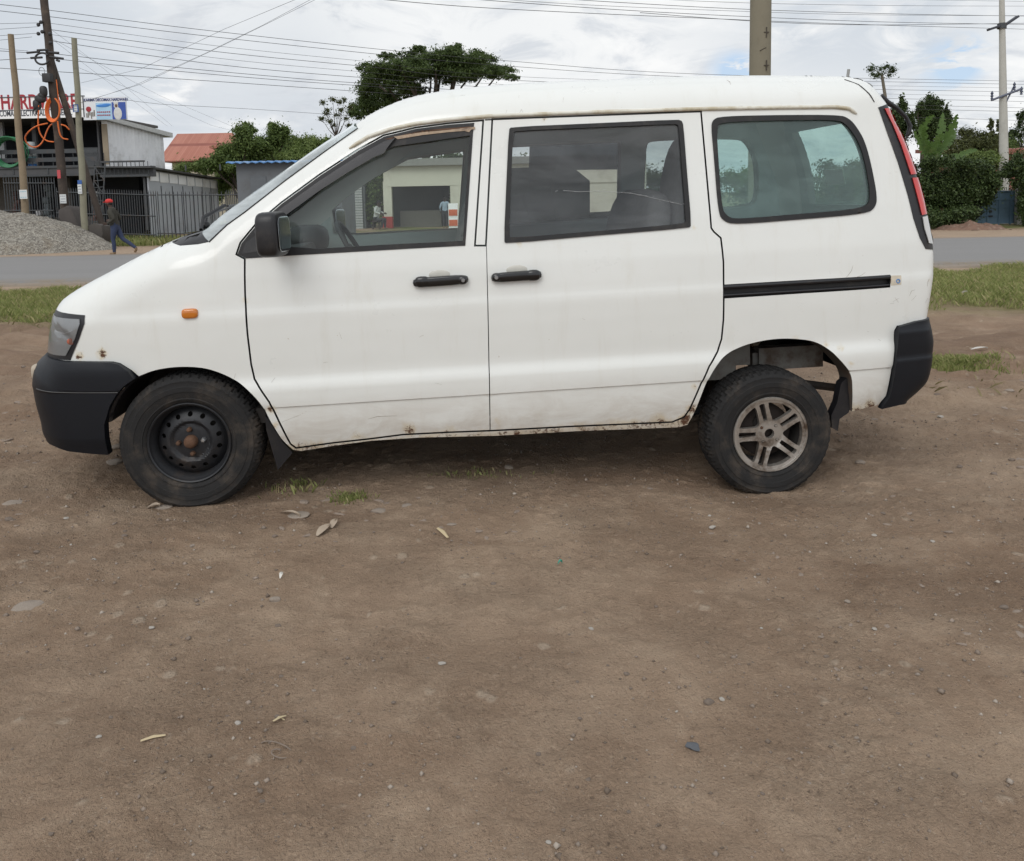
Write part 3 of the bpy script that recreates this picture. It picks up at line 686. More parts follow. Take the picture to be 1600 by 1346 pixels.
# ---------- bumpers
fb = [(73, 555), (64, 563), (56, 574), (53, 589), (52, 604), (54, 619), (58.6, 641), (65, 661), (67, 678), (71.6, 689)]
fbc = _smooth_chain(np.array([(V(a, b, .20)[0] - .042, V(a, b, .20)[1], .2) for a, b in fb]))
def rnd_chain(ch, R):
    D = ch[::3]
    def f(x, z):
        d, _ = pdist(D[:, :2], x, z, False); q = np.clip((R - d) / R, 0, 1); return R - np.sqrt(np.maximum(R * R - (R * q) ** 2, 0))
    return f
_fr = rnd_chain(fbc, .20)
def YFB(x, z):
    z = np.asarray(z, float)
    prof = np.interp(z, [.25, .33, .38, .45, .60, .6050, .6120, .64, .70, .735, .76, .80], [.03, .012, -.004, -.008, -.012, -.012, -.018, -.018, -.016, -.008, .006, .02])
    return np.clip((-1.15 - x) / .8, 0, 2) ** 2 * .10 + prof + _fr(x, z)
fb_rest = VP([(86, 697), (110, 703), (140, 706.5), (172, 709), (168, 680), (167, 661), (170, 650), (174, 633), (185, 615), (198, 601), (214, 590), (205, 578.5), (188.6, 568), (177, 565.5), (140, 564.5), (110, 564.5)])
def cstrip(ch, yf, crown, n=14, yoff=0.):
    C = ch[:, :2]; y0 = yf(C[:, 0], C[:, 1]) + yoff; vs = []; fs = []
    tg = np.gradient(C, axis=0); tg /= np.linalg.norm(tg, axis=1, keepdims=True) + 1e-12
    sgn = crown
    for i in range(len(C)):
        for j in range(n + 1):
            t = j / n; k = sgn * math.sin(pi * t); vs.append((C[i, 0] + k, y0[i] + t * (WID - 2 * y0[i]), C[i, 1]))
    fs = [(i * (n + 1) + j, (i + 1) * (n + 1) + j, (i + 1) * (n + 1) + j + 1, i * (n + 1) + j + 1) for i in range(len(C) - 1) for j in range(n)]
    return vs, fs
FROWS = (.600, .605, .612, .62, .70, .735, .38)
def ring_pts(ch, R, inward):
    out = []
    for i in range(0, len(ch), 2):
        for ph in (14, 24, 34, 44, 54, 64): out.append(ch[i, :2] + np.array([inward, 0]) * R * (1 - math.cos(math.radians(ph))))
    return np.array(out)
def _kf(ch, R): return lambda x, z: pdist(ch[::3, :2], x, z, False)[0] > .5 * R
onfb = lambda p: pdist(fbc[:, :2], np.array([p[0]]), np.array([p[1]]), False)[0][0] < .003
bp = panel('front_bumper', np.vstack([fbc[:, :2], fb_rest]), [], M_BUMP, van, yf=YFB, flange=.05, sides=(0, 1), rows=FROWS, strips=[cstrip(fbc, YFB, -.09)], extra=ring_pts(fbc, .2, 1), keepf=_kf(fbc, .2), noflange=onfb)
x, z = V(53, 583, .22); m = MB(); m.blob((x + .012, .24, z), (.024, .04, .04), 14, 8, e=.6); m.build('fog_lamp_cover', simple('beige_cover', (.42, .36, .28), .6), bp, 60)
g = [(x, z) for x, z in VP([(58, 607), (90, 610), (130, 611.5), (188, 611.5)])]; g = dens(np.array(g), .02, False); m = MB(); m.tube([(a, float(YFB(np.array([a]), np.array([b]))[0]) - .0005, b) for a, b in g], .0022, 6); m.build('bumper_groove', simple('groove_grey', (.075, .075, .075), .6), bp)
rb = [(1455, 497), (1458, 520), (1461, 534), (1459, 562), (1455, 587), (1448, 603), (1434, 616), (1418, 629)]
rbc = _smooth_chain(np.array([(V(a, b, .085)[0] + .008, V(a, b, .085)[1], .08) for a, b in rb]))
_rr = rnd_chain(rbc, .08)
def YRB(x, z):
    prof = np.interp(z, [.25, .35, .45, .525, .535, .60, .665, .68, .70, .745, .76], [.02, .004, -.006, -.010, -.005, -.010, -.012, -.004, .000, .004, .004])
    return np.clip((x - 1.75) / .5, 0, 2) ** 2 * .05 + prof + _rr(x, z)
rb_rest = VP([(1400, 630.5), (1372, 637), (1378, 628), (1385, 619), (1390, 600), (1393, 581), (1397.5, 537), (1397.5, 518), (1402, 509.5), (1428, 502)])
onrb = lambda p: pdist(rbc[:, :2], np.array([p[0]]), np.array([p[1]]), False)[0][0] < .003
panel('rear_bumper', np.vstack([rbc[:, :2], rb_rest]), [], M_BUMP, van, yf=YRB, flange=.04, sides=(0, 1), rows=(.525, .53, .535, .665, .67, .68, .7, .745), strips=[[q if k == 0 else [tuple(reversed(f)) for f in q] for k, q in enumerate(cstrip(rbc, YRB, .05))]], extra=ring_pts(rbc, .08, -1), keepf=_kf(rbc, .08), noflange=onrb)
x, z = V(1408, 629); m = MB(); m.tube([(x - .1, .30, z + .01), (x + .06, .30, z + .005)], .022, 12); m.build('exhaust_pipe', M_RUST, van)

# ---------- wheel-arch liners, mud flaps, chassis
def liner(name, L, d0, d1, shrink, mat):
    c = dens(chaikin(VP(L), 2, False), .015, False); y0 = Ybase(c[:, 0], c[:, 1]); ctr = c.mean(0)
    for sd in (0, 1):
        vs = []; fs = []; b = 0
        for i in range(len(c)):
            p = c[i] + (ctr - c[i]) * shrink
            for q, y in ((c[i], y0[i] + .004), (p, y0[i] + .012), (p, y0[i] + d0), (c[i] * .96 + ctr * .04, y0[i] + d1)):
                vs.append((q[0], y if sd == 0 else WID - y, q[1]))
        fs += [(b + i * 4 + j, b + i * 4 + j + 1, b + i * 4 + j + 5, b + i * 4 + j + 4) for i in range(len(c) - 1) for j in range(3)]
        mesh_obj(name, vs, fs, mat, van, 50)
liner('front_arch_liner', [(458, 703), (441, 688), (430, 670), (420, 654), (410, 633), (383, 604), (355, 587), (325, 576), (297, 573), (267, 574), (239, 579), (217, 588), (200, 600), (186, 615), (175, 633), (170, 652), (169, 661)], .05, .5, .035, M_BLACK)
liner('rear_arch_lip', _under[1:18], .02, .10, .012, simple('arch_inner', (.06, .048, .038), .85, dirt=(.09, .05, .03), dscale=9))
liner('wheel_house', [(1106, 594), (1119, 570), (1131, 554), (1156, 540), (1187, 531), (1219, 527), (1250, 528), (1278, 533)], .30, .62, .0, simple('wheel_house_dark', (.035, .028, .023), .9, dirt=(.07, .04, .025), dscale=6))
def flap(L, y, th, mat):
    P = VP(L, y); n = len(P); vs = [(x, y, z) for x, z in P] + [(x, y + th, z) for x, z in P]
    return [vs, [tuple(range(n))[::-1], tuple(range(n, 2 * n))] + [(i, (i + 1) % n, (i + 1) % n + n, i + n) for i in range(n)]]
m = MB(); m.add(*flap([(1326, 588), (1333, 600), (1334, 622), (1326, 645), (1312, 655), (1309, 674), (1300, 669), (1299, 650), (1308, 630), (1314, 600)], .06, .05, None)); m.build('mud_flap', M_BLACK, van)
m = MB(); m.add(*flap([(414, 650), (425, 662), (441, 690), (457, 708), (434, 735), (424, 700), (416, 672)], .07, .22, None)); m.build('mud_flap', M_BLACK, van)
m = MB()
def railbox(a, b, c, d, y0, y1):
    (x0, z0), (x1, z1) = V(a, b, y0), V(c, d, y0); vb(m, x0, x1, y0, y1, z1, z0)
railbox(1186, 545, 1286, 573, .26, .33); railbox(1120, 542, 1172, 570, .22, .60); railbox(1176, 552, 1190, 575, .28, .55); railbox(1100, 552, 1150, 592, .20, .42)
m.build('chassis_rail', M_CHASSIS, van)
m = MB(); x0, z0 = V(1262, 598, .3); x1, z1 = V(1322, 612, .3); m.tube([(x0 - .1, .3, z0 + .01), (x1 + .1, .3, z1 - .005)], .022, 6)
m.build('trailing_arm', M_DARK, van); m = MB(); m.tube([(1.411, .1, .235), (1.411, WID - .1, .235)], .035, 12); m.blob((1.411, WID / 2, .235), (.12, .12, .12), 16, 10); m.build('rear_axle', M_DARK, van); m = MB(); m.tube([(-1.301, .2, .33), (-1.301, WID - .2, .33)], .04, 10)
m.build('front_axle', M_DARK, van); m = MB(); m.tube([(1.28, .35, .25), (1.26, .38, .64)], .035, 10); m.build('damper', M_DARK, van)
q = VP([(1290, 560)], .5)

# ---------- wheels
def tyre(parent, c, R, w, rim, zmin, groove):
    prof = [(rim, .012), (rim + .012, .000), (rim + .020, -.003), (rim + .022, -.0065), (rim + .026, -.0065), (rim + .028, -.0045), (rim + .035, -.006), ((R + rim) / 2 - .012, -.0095), ((R + rim) / 2 - .010, -.0118), ((R + rim) / 2 + .012, -.0118), ((R + rim) / 2 + .014, -.0095), (R - .035, -.006), (R - .031, -.0072), (R - .028, -.004), (R - .016, .004), (R - .004, .020), (R, .034), (R, .060), (R - .009, .063), (R - .009, .072), (R, .075), (R, w / 2 - .006), (R - .009, w / 2 - .003), (R - .009, w / 2 + .003)]
    half = prof[:]; prof = half + [(r, w - y) for r, y in reversed(half)]
    n = 288; kk = len(prof)
    def fr(i, j, r):
        if r > R - .03:
            ph = (j + (3 if i % 2 else 0)) % 6
            if ph >= (5 if groove < 1 else 4): return r - .010 * (1 if r > R - .008 else .5)
        return r
    m = MB(); m.lathe(prof, n, (0, 0, 0), fr=fr)
    v = np.array(m.v); low = v[:, 2] < zmin; dz = np.clip(zmin + .05 - v[:, 2], 0, .2)
    v[:, 1] += np.where(v[:, 1] < w / 2, -1, 1) * dz * .16; v[low, 2] = zmin + (v[low, 2] - zmin) * .02
    m.v = [tuple(p) for p in v]
    o = m.build('tyre', M_TYRE, parent, 32); o.location = c; return o
def disc_panel(name, outer, holes, yf, mat, parent, c, flange, step=.008):
    v, t = cdt(outer, holes, step, .006, (), None)
    P = np.column_stack([v[:, 0], yf(v[:, 0], v[:, 1]), v[:, 1]]); verts = P.tolist(); faces = [tuple(f) for f in t]; mp = {}
    for a, b in bedges(t):
        for q in (a, b):
            if q not in mp: mp[q] = len(verts); verts += [tuple(P[q]), (P[q][0] * .985, P[q][1] + flange, P[q][2] * .985)]
        faces.append((mp[b], mp[a], mp[a] + 1, mp[b] + 1))
    o = mesh_obj(name, verts, faces, mat, parent, 30); o.location = c; return o
def circ(r, n, cx=0, cz=0, a0=0): return np.array([(cx + r * math.cos(a0 + 2 * pi * k / n), cz + r * math.sin(a0 + 2 * pi * k / n)) for k in range(n)])
def wheel(kind, c, R, zmin, near=True):
    w = bpy.data.objects.new('wheel', None); COL.objects.link(w); w.parent = van; w.location = c; w.empty_display_size = .1
    w['label'] = 'black steel wheel with a rusty hub' if kind == 'steel' else 'worn silver five double-spoke alloy wheel'
    if not near: w.rotation_euler = (0, 0, pi); del w['label']
    rim = .186 if kind == 'steel' else .184
    tyre(w, (0, 0, 0), R, .19, rim, zmin, 0 if kind == 'steel' else 1)
    if kind == 'steel':
        m = MB(); m.lathe([(rim + .003, .014), (rim + .004, .002), (rim, -.002), (rim - .006, .002), (rim - .008, .014), (rim - .014, .020), (rim - .018, .034), (rim - .022, .040), (rim - .024, .10), (rim - .02, .17)], 72); o = m.build('rim', M_STEEL, w, 40)
        disc_panel('wheel_disc', circ(.163, 64), [circ(.0115, 14, .128 * math.cos(a), .128 * math.sin(a)) for a in np.arange(14) * 2 * pi / 14 + .2] , lambda x, z: np.interp(np.hypot(x, z), [0, .03, .06, .082, .092, .098, .11, .14, .163], [.034, .034, .036, .040, .030, .026, .030, .046, .070]), M_STEEL, o, (0, 0, 0), .006)
        m = MB(); m.lathe([(0, -.004), (.018, -.003), (.026, .004), (.030, .016), (.031, .04)], 32); m.build('hub_cap', M_RUST, w, 40)
        for k in range(4):
            a = k * pi / 2 + .06; m = MB(); m.lathe([(0, .012), (.007, .013), (.011, .018), (.012, .040)], 6, (.057 * math.cos(a), 0, .057 * math.sin(a))); m.build('wheel_nut', simple('bright_nut', (.5, .5, .5), .3, .8) if k == 0 else M_RUST, w, 30)
        m = MB(); m.lathe([(0, .085), (.15, .085), (.155, .12), (.15, .16)], 40); m.build('brake_drum', M_DARK, w, 40)
    else:
        m = MB(); m.lathe([(rim + .003, .014), (rim + .005, .002), (rim + .001, -.004), (rim - .009, -.003), (rim - .013, .004), (rim - .016, .02), (rim - .018, .034)], 72); o = m.build('rim', M_ALLOY, w, 40); m = MB(); m.lathe([(rim - .018, .034), (rim - .022, .05), (rim - .026, .10), (rim - .02, .17)], 72); m.build('rim_barrel', M_DARK, o, 40)
        ro = rim - .010; holes = []; r1 = .161
        for k in range(5):
            f = math.radians(34 + 72 * k); g_ = f + math.radians(72); a = math.asin(.031 / r1); mid = (f + g_) / 2
            arc = [(r1 * math.cos(t), r1 * math.sin(t)) for t in np.linspace(f + a, g_ - a, 9)]
            ri = .078; b_ = math.asin(.032 / ri)
            arc += [(ri * math.cos(g_ - b_), ri * math.sin(g_ - b_)), (.066 * math.cos(mid), .066 * math.sin(mid)), (ri * math.cos(f + b_), ri * math.sin(f + b_))]
            holes.append(chaikin(arc, 1))
            u = np.array([math.cos(f), math.sin(f)]); q = np.array([-u[1], u[0]])
            holes.append(np.array([u * .070 - q * .0095, u * .158 - q * .0135, u * .162, u * .158 + q * .0135, u * .070 + q * .0095]))
            holes.append(circ(.0085, 10, *( .05 * np.array([math.cos(math.radians(50 + 90 * k)), math.sin(math.radians(50 + 90 * k))]))) if k < 4 else circ(.0245, 24))
        disc_panel('spoke_disc', circ(ro, 80), holes, lambda x, z: np.interp(np.hypot(x, z), [0, .03, .065, .08, .13, .16, .175], [.018, .018, .019, .013, .006, .003, .001]), M_ALLOY, o, (0, 0, 0), .026, .006)
        for k in range(4):
            a = math.radians(50 + 90 * k); m = MB(); m.lathe([(0, .014), (.005, .015), (.007, .019), (.007, .04)], 6, (.05 * math.cos(a), 0, .05 * math.sin(a))); m.build('wheel_nut', M_ALLOY if k != 1 else M_RUST, w, 30)
        m = MB(); m.lathe([(0, .06), (.024, .06), (.03, .075), (.12, .08), (.135, .09), (.135, .15)], 40); m.build('brake_drum', simple('brown_drum', (.028, .02, .016), .8), w, 40)
    return w
_zf = -.302
hx, hz = V(294, 694.5, .02); wheel('steel', (hx, .035, hz), .323, -.300)
rx, rz = V(1206.5, 681, .02); wheel('alloy', (rx, .035, rz), .318, -.296)
wheel('steel', (hx, WID - .035, hz), .323, -.300, False); wheel('alloy', (rx, WID - .035, rz), .318, -.296, False)
# ================================================================== GROUND AND ROAD
def grow(a, step, end, k):
    out = []; s = step
    while a < end: a += s; s *= k; out.append(a)
    return out
_xs = np.arange(-3.4, 3.401, .014).tolist(); _gx = grow(3.4, .018, 450, 1.05); _xs = [-q for q in reversed(_gx)] + _xs + _gx
_ys = np.arange(1.3, 6.2, .013).tolist(); _gy = grow(6.2, .015, 700, 1.024); _ys = [-q for q in reversed(grow(0, .4, 300, 1.25))] + [0., .35, .7, 1.0, 1.2] + _ys + _gy
XX, YY = np.meshgrid(_xs, _ys); ZZ = ground_z(XX, YY)
nx = len(_xs); ny = len(_ys)
idx = np.arange(nx * ny).reshape(ny, nx)
quads = np.stack([idx[:-1, :-1], idx[:-1, 1:], idx[1:, 1:], idx[1:, :-1]], -1).reshape(-1, 4)
def grass_lo(x): return 8.0 + .125 * (x + 9) + .5 * np.sin(x * .9)
def grass_hi(x): return 12.6 + .075 * (x + 9) + .4 * np.sin(x * 1.3 + 1)
def dirt_mat():
    t = NT('bare_dirt'); P = t.n('ShaderNodeNewGeometry').outputs['Position']; t._co = P
    sep = t.n('ShaderNodeSeparateXYZ'); t.l(P, sep.inputs[0]); X, Y = sep.outputs[0], sep.outputs[1]
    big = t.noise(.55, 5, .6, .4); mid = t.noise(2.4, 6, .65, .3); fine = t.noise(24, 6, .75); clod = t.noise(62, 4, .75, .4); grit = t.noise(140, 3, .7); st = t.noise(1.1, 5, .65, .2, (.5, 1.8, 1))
    c = t.mix(t.ramp(big, .3, .7), (0.313, 0.215, 0.145), (0.422, 0.308, 0.218))
    c = t.mix(t.ramp(mid, .42, .72, 0, .7), c, (0.526, 0.396, 0.285))
    c = t.mix(t.ramp(st, .50, .70, 0, .65), c, (0.257, 0.171, 0.114))
    c = t.mix(t.ramp(fine, .55, .80, 0, .55), c, (0.184, 0.127, 0.088))
    c = t.mix(t.ramp(fine, .44, .24, 0, .45), c, (0.661, 0.513, 0.377))
    c = t.mix(t.ramp(grit, .58, .72, 0, .55), c, (0.134, 0.096, 0.071))
    c = t.mix(t.ramp(grit, .40, .28, 0, .5), c, (0.687, 0.546, 0.408))
    cc = t.ramp(t.noise(1.7, 4, .65), .35, .65, .25, 1); c = t.mix(t.math('MULTIPLY', t.ramp(clod, .56, .70, 0, .75), cc), c, (0.127, 0.092, 0.068)); c = t.mix(t.math('MULTIPLY', t.ramp(clod, .42, .30, 0, .6), cc), c, (0.459, 0.372, 0.299))  # dark speckle varies the soil colour and imitates tiny shadows between clods
    vo = t.n('ShaderNodeTexVoronoi'); vo.inputs['Scale'].default_value = 11; t.l(P, vo.inputs['Vector'])
    peb = t.ramp(vo.outputs['Distance'], .30, .14, 0, 1); sel = t.ramp(t.noise(3.2, 4, .65), .54, .60)
    c = t.mix(t.math('MULTIPLY', t.math('MULTIPLY', peb, sel), .55), c, (0.589, 0.476, 0.367))
    # right side damp and redder, wheel tracks beyond the van
    c = t.mix(t.math('MULTIPLY', t.ramp(Y, 4.6, 6.5, 0, .5), t.ramp(t.noise(1.4, 5, .7, .4, (.35, 2, 1)), .35, .65)), c, (0.249, 0.163, 0.116))
    # greenish soil on the verge, tan shoulders next to the road
    gm = t.math('MULTIPLY', t.ramp(Y, 8.2, 9.4), t.ramp(Y, 14.2, 13.2)); c = t.mix(t.math('MULTIPLY', gm, t.ramp(t.noise(1.2, 5, .7), .3, .6, .2, .8)), c, (0.242, 0.218, 0.099))
    sh = t.math('MULTIPLY', t.ramp(Y, 13.0, 13.7), t.ramp(Y, 26.5, 24.5)); c = t.mix(t.math('MULTIPLY', sh, .85), c, t.mix(fine, (0.363, 0.274, 0.197), (0.515, 0.387, 0.284)))
    fg = t.math('MULTIPLY', t.ramp(Y, 25.4, 27), t.ramp(t.noise(.35, 4, .6), .38, .6)); c = t.mix(fg, c, (0.129, 0.149, 0.047))
    t.set(Base_Color=c, Roughness=.95, Specular_IOR_Level=.15)
    h = t.math('ADD', t.math('MULTIPLY', fine, .6), t.math('MULTIPLY', grit, .35)); h = t.math('ADD', h, t.math('MULTIPLY', mid, .9)); h = t.math('SUBTRACT', h, t.math('MULTIPLY', t.math('MULTIPLY', clod, cc), .8)); h = t.math('ADD', h, t.math('MULTIPLY', t.math('MULTIPLY', peb, sel), .25)); t.bump(h, 1.0, .045)
    return t.mat
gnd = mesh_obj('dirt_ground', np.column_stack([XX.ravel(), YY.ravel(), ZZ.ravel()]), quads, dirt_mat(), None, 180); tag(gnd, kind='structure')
def road_mat():
    t = NT('asphalt'); P = t.n('ShaderNodeNewGeometry').outputs['Position']; t._co = P
    sep = t.n('ShaderNodeSeparateXYZ'); t.l(P, sep.inputs[0]); Y = sep.outputs[1]
    c = t.mix(t.noise(1.2, 6, .7, .2, (.06, 1, 1)), (.18, .173, .168), (.235, .227, .218)); c = t.mix(t.ramp(t.noise(80, 2), .5, .75, 0, .5), c, (.125, .12, .117))
    c = t.mix(t.math('MULTIPLY', t.ramp(Y, 15.2, 14.4), t.ramp(t.noise(2.5, 5, .7), .35, .6)), c, (.21, .175, .135)); c = t.mix(t.math('MULTIPLY', t.ramp(Y, 20.8, 21.6), .8), c, (.22, .18, .14))
    t.set(Base_Color=c, Roughness=.85); t.bump(t.noise(120, 2), .3, .01); return t.mat
rx_ = np.concatenate([np.linspace(-420, -40, 20), np.arange(-38, 38, .35), np.linspace(40, 420, 20)])
vs = []; fs = []
for i, x in enumerate(rx_):
    e0 = 14.45 + .10 * (vnoise(x * 1.1, 0., 31) - .5) + .12 * (vnoise(x * .3, 2., 32) - .5); e1 = 21.6 + .25 * (vnoise(x * .5, 5., 33) - .5)
    vs += [(x, e0 - .06, -.03), (x, e0, .035), (x, 18., .06), (x, e1, .035), (x, e1 + .06, -.03)]
    if i: b = (i - 1) * 5; fs += [(b + j, b + 5 + j, b + 6 + j, b + 1 + j) for j in range(4)]
rd = mesh_obj('road', vs, fs, road_mat(), None, 30); tag(rd, kind='structure')
vs = []; fs = []
for i, x in enumerate(rx_):
    n0 = vnoise(x * .9, 0., 41); e0 = 13.9 + .3 * (n0 - .5)
    vs += [(x, e0 - .05, -.03), (x, e0, .025 + .015 * n0), (x, 14.1, .035), (x, 14.30, .022), (x, 14.37, -.04)]
    if i: b = (i - 1) * 5; fs += [(b + j, b + 5 + j, b + 6 + j, b + 1 + j) for j in range(4)]
tag(mesh_obj('road_shoulder', vs, fs, simple('shoulder_soil', (.23, .19, .15), .95, var=.3, scale=3, dirt=(.10, .085, .06), dscale=1.5, bump=.4, bscale=30), None, 30), kind='structure')

# ---------- grass blades (uncountable)
def leaf_mat(name, lo, hi, trans=.35, rough=.6, tip=None):
    t = NT(name); r = t.n('ShaderNodeNewGeometry').outputs['Random Per Island']
    c = t.mix(r, lo, hi)
    if tip: c = t.mix(t.ramp(t.math('FRACT', t.math('MULTIPLY', r, 7.31)), .72, .95), c, tip)
    t.set(Base_Color=c, Roughness=rough, Specular_IOR_Level=.3)
    tr = t.n('ShaderNodeBsdfTranslucent'); t.l(c, tr.inputs[0]); mx = t.n('ShaderNodeMixShader'); mx.inputs[0].default_value = trans
    t.l(t.b.outputs[0], mx.inputs[1]); t.l(tr.outputs[0], mx.inputs[2]); t.l(mx.outputs[0], t.out.inputs[0]); return t.mat
def blades(name, x, y, h, w, mat, lean=.5, kind='stuff', z=None, parent=None):
    n = len(x); z = ground_z(x, y) if z is None else z; a = rng.uniform(0, 2 * pi, n); l = rng.uniform(.1, 1, n) * lean * h; b = a + rng.uniform(-.6, .6, n)
    dx, dy = np.cos(a) * w / 2, np.sin(a) * w / 2; lx, ly = -np.sin(b) * l, np.cos(b) * l
    p = np.stack([np.stack([x - dx, y - dy, z - .01], 1), np.stack([x + dx, y + dy, z - .01], 1), np.stack([x + dx * .7 + lx * .4, y + dy * .7 + ly * .4, z + h * .6], 1), np.stack([x + lx, y + ly, z + h], 1)], 1)
    f = np.arange(n * 4).reshape(n, 4); f = np.concatenate([f[:, [0, 1, 2]], f[:, [0, 2, 3]]])
    o = mesh_obj(name, p.reshape(-1, 3), f, mat, parent, None)
    if kind: o['kind'] = kind
    return o
M_GRASS = leaf_mat('verge_grass', (.15, .185, .052), (.33, .345, .13), .35, tip=(.40, .35, .18))
M_DRY = leaf_mat('dry_grass', (.20, .17, .08), (.34, .29, .16), .3)
n = 190000; gx = np.concatenate([rng.uniform(-16, -4.5, n // 2), rng.uniform(-4.5, 5.5, n // 8), rng.uniform(5.5, 16, n // 2)]); gy = rng.uniform(7.6, 14.0, len(gx))
cl_ = vnoise(gx * 1.1, gy * 1.1, 21) * .6 + vnoise(gx * 3.5, gy * 3.5, 22) * .4
dd = np.minimum(gy - grass_lo(gx), grass_hi(gx) - gy); k = (cl_ + np.clip(dd * .45, -.5, .22)) > .42; gx, gy, cl_ = gx[k], gy[k], cl_[k]
gh = rng.uniform(.03, .085, len(gx)) * (.6 + cl_)
g1 = blades('verge_grass', gx, gy, gh, rng.uniform(.004, .010, len(gx)), M_GRASS, 1.1)
n = 16000; qx = rng.uniform(-16, 16, n); qy = rng.uniform(5.4, 14.2, n); k = (vnoise(qx * .9, qy * .9, 25) > np.where(qy < 8.3, .66, .5)) & ((qy > 8.3) | (np.abs(qx) > 2.6)); qx, qy = qx[k], qy[k]
blades('dry_grass', qx, qy, rng.uniform(.02, .07, len(qx)), rng.uniform(.006, .012, len(qx)), M_DRY, 2.2)
n = 14000; qx = rng.uniform(-22, -9.5, n); qy = rng.uniform(26.2, 30, n); k = vnoise(qx * .6, qy * .6, 26) > .42; qx, qy = qx[k], qy[k]
blades('fence_grass', qx, qy, rng.uniform(.06, .28, len(qx)), rng.uniform(.02, .05, len(qx)), M_GRASS, .8)
def tuft(px, py, rx, ry, n, h, name, label, mat=None):
    x0, y0, z0 = G(px, py); x = x0 + rng.normal(0, rx, n); y = y0 + rng.normal(0, ry, n)
    o = blades(name, x, y, rng.uniform(.4, 1, n) * h, rng.uniform(.004, .009, n), mat or M_GRASS, 1.0, None); tag(o, label, 'grass tuft'); return o
tuft(1492, 570, .17, .12, 2600, .065, 'grass_patch', 'bright green grass patch on the dirt right of the rear bumper')
tuft(548, 780, .045, .03, 300, .028, 'grass_tuft', 'small dense green tuft right of the front wheel')
tuft(462, 764, .07, .04, 70, .05, 'grass_tuft', 'sparse weed tuft close behind the front tyre')
tuft(745, 742, .12, .03, 90, .025, 'grass_tuft', 'low dark tuft in the shadow under the middle of the van')

# ---------- stones, straw and scraps on the dirt
M_STONE = simple('grey_stone', (.29, .24, .195), .9, var=.35, scale=14, bump=.5, bscale=40)
M_STONE_D = simple('dark_clod', (.215, .17, .135), .95, var=.35, scale=20, bump=.6, bscale=60)
M_STONE_P = simple('pale_stone', (.36, .33, .29), .9, var=.25, scale=16, bump=.4)
def stone_mesh(mat, seed, flat=.55):
    r = np.random.default_rng(seed); m = bmesh.new(); bmesh.ops.create_icosphere(m, subdivisions=2, radius=1)
    ax = [(Vector(r.normal(0, 1, 3)).normalized(), r.uniform(.5, .9)) for _ in range(7)] + [(Vector((math.cos(a), math.sin(a), r.uniform(-.2, .3))).normalized(), r.uniform(.4, .85)) for a in r.uniform(0, 6.28, 5 if flat < .4 else 0)]
    for v in m.verts:
        for a, d in ax:
            q = v.co.dot(a)
            if q > d: v.co -= a * (q - d) * .85
        v.co *= 1 + r.uniform(-.05, .05); v.co.z *= flat
    me = bpy.data.meshes.new('stone'); m.to_mesh(me); m.free(); me.materials.append(mat); me.shade_smooth(); me.set_sharp_from_angle(angle=math.radians(30)); return me
SM = {k: [stone_mesh(mm, 10 * i + j, f) for j in range(5)] for i, (k, mm, f) in enumerate((('g', M_STONE, .6), ('d', M_STONE_D, .7), ('p', M_STONE_P, .6), ('f', M_STONE, .22), ('c', simple('brown_chip', (.285, .225, .178), .95, var=.3, scale=16, bump=.5), .20), ('k', simple('bluish_stone', (.10, .105, .115), .8, var=.5, scale=14, bump=.4), .25)))}
def stone(px, py, w, kind, label=None, group=None, name='stone', asp=.7, rot=None):
    x, y, z = G(px, py); s = w / 2 / F * y
    o = bpy.data.objects.new(name, SM[kind][rng.integers(0, 5)]); COL.objects.link(o)
    o.location = (x, y, z + s * (.12 if kind not in 'fc' else -.02)); o.scale = (s, s * asp, s * .85); o.rotation_euler = (rng.uniform(-.15, .15), rng.uniform(-.15, .15), rng.uniform(-.5, .5) if rot is None else rot)
    return tag(o, label, 'stone', group)
stone(176, 722, 44, 'f', 'flat pale grey slab wedged in front of the front tyre', name='flat_stone', rot=0)
stone(182, 700, 22, 'g', 'rough grey block behind the flat slab at the front tyre', name='stone', rot=0)
stone(430, 939, 19, 'g', 'rounded grey-brown stone alone on the dirt below the front door')
stone(691, 1038, 15, 'p', 'small pale pebble on the open dirt below the middle of the van')
stone(1083, 1168, 36, 'k', 'dark bluish flat stone near the bottom edge right of the middle', name='flat_stone')
stone(1108, 1098, 22, 'd', 'crumpled brown clod on the open dirt below the rear wheel')
stone(1568, 951, 16, 'd', 'dark stone at the right edge of the dirt, below the rear bumper')
stone(1581, 720, 12, 'd', 'small dark clod at the right edge level with the tyres')
stone(22, 786, 40, 'f', 'flat brown slab lying at the left edge level with the front tyre', name='flat_stone')
stone(42, 944, 58, 'f', 'large grey flat stone sunk in the dirt at the left edge', name='flat_stone')
stone(14, 811, 14, 'd', 'dark stone just below the flat slab at the left edge')
stone(794, 732, 18, 'g', 'grey stone in the shadow under the sliding door')
stone(1113, 735 + 90, 14, 'p', 'pale pebble on the dirt below the gap ahead of the rear tyre')
stone(1366, 837, 9, 'p', 'tiny white pebble on the dirt right of the rear tyre')
stone(1345, 724, 18, 'g', 'grey stone beside the right flank of the rear tyre')
stone(1575, 610, 24, 'f', 'flat tan stone on the churned dirt at the far right', name='flat_stone')
stone(1470, 652, 12, 'p', 'pale stone below the rear bumper on churned dirt')
stone(1508, 458, 14, 'p', 'white stone at the near edge of the right grass verge')
stone(257, 792, 34, 'f', 'broken brown slab under the front tyre tread', name='flat_stone', rot=0)
stone(465, 805, 48, 'f', 'cracked flat stone flush with the dirt right of the front tyre', name='flat_stone')
stone(590, 798, 40, 'f', 'pale flat stone flush with the dirt under the front door', name='flat_stone')
stone(705, 818, 20, 'f', 'thin flat flake on the dirt under the door seam', name='flat_stone')
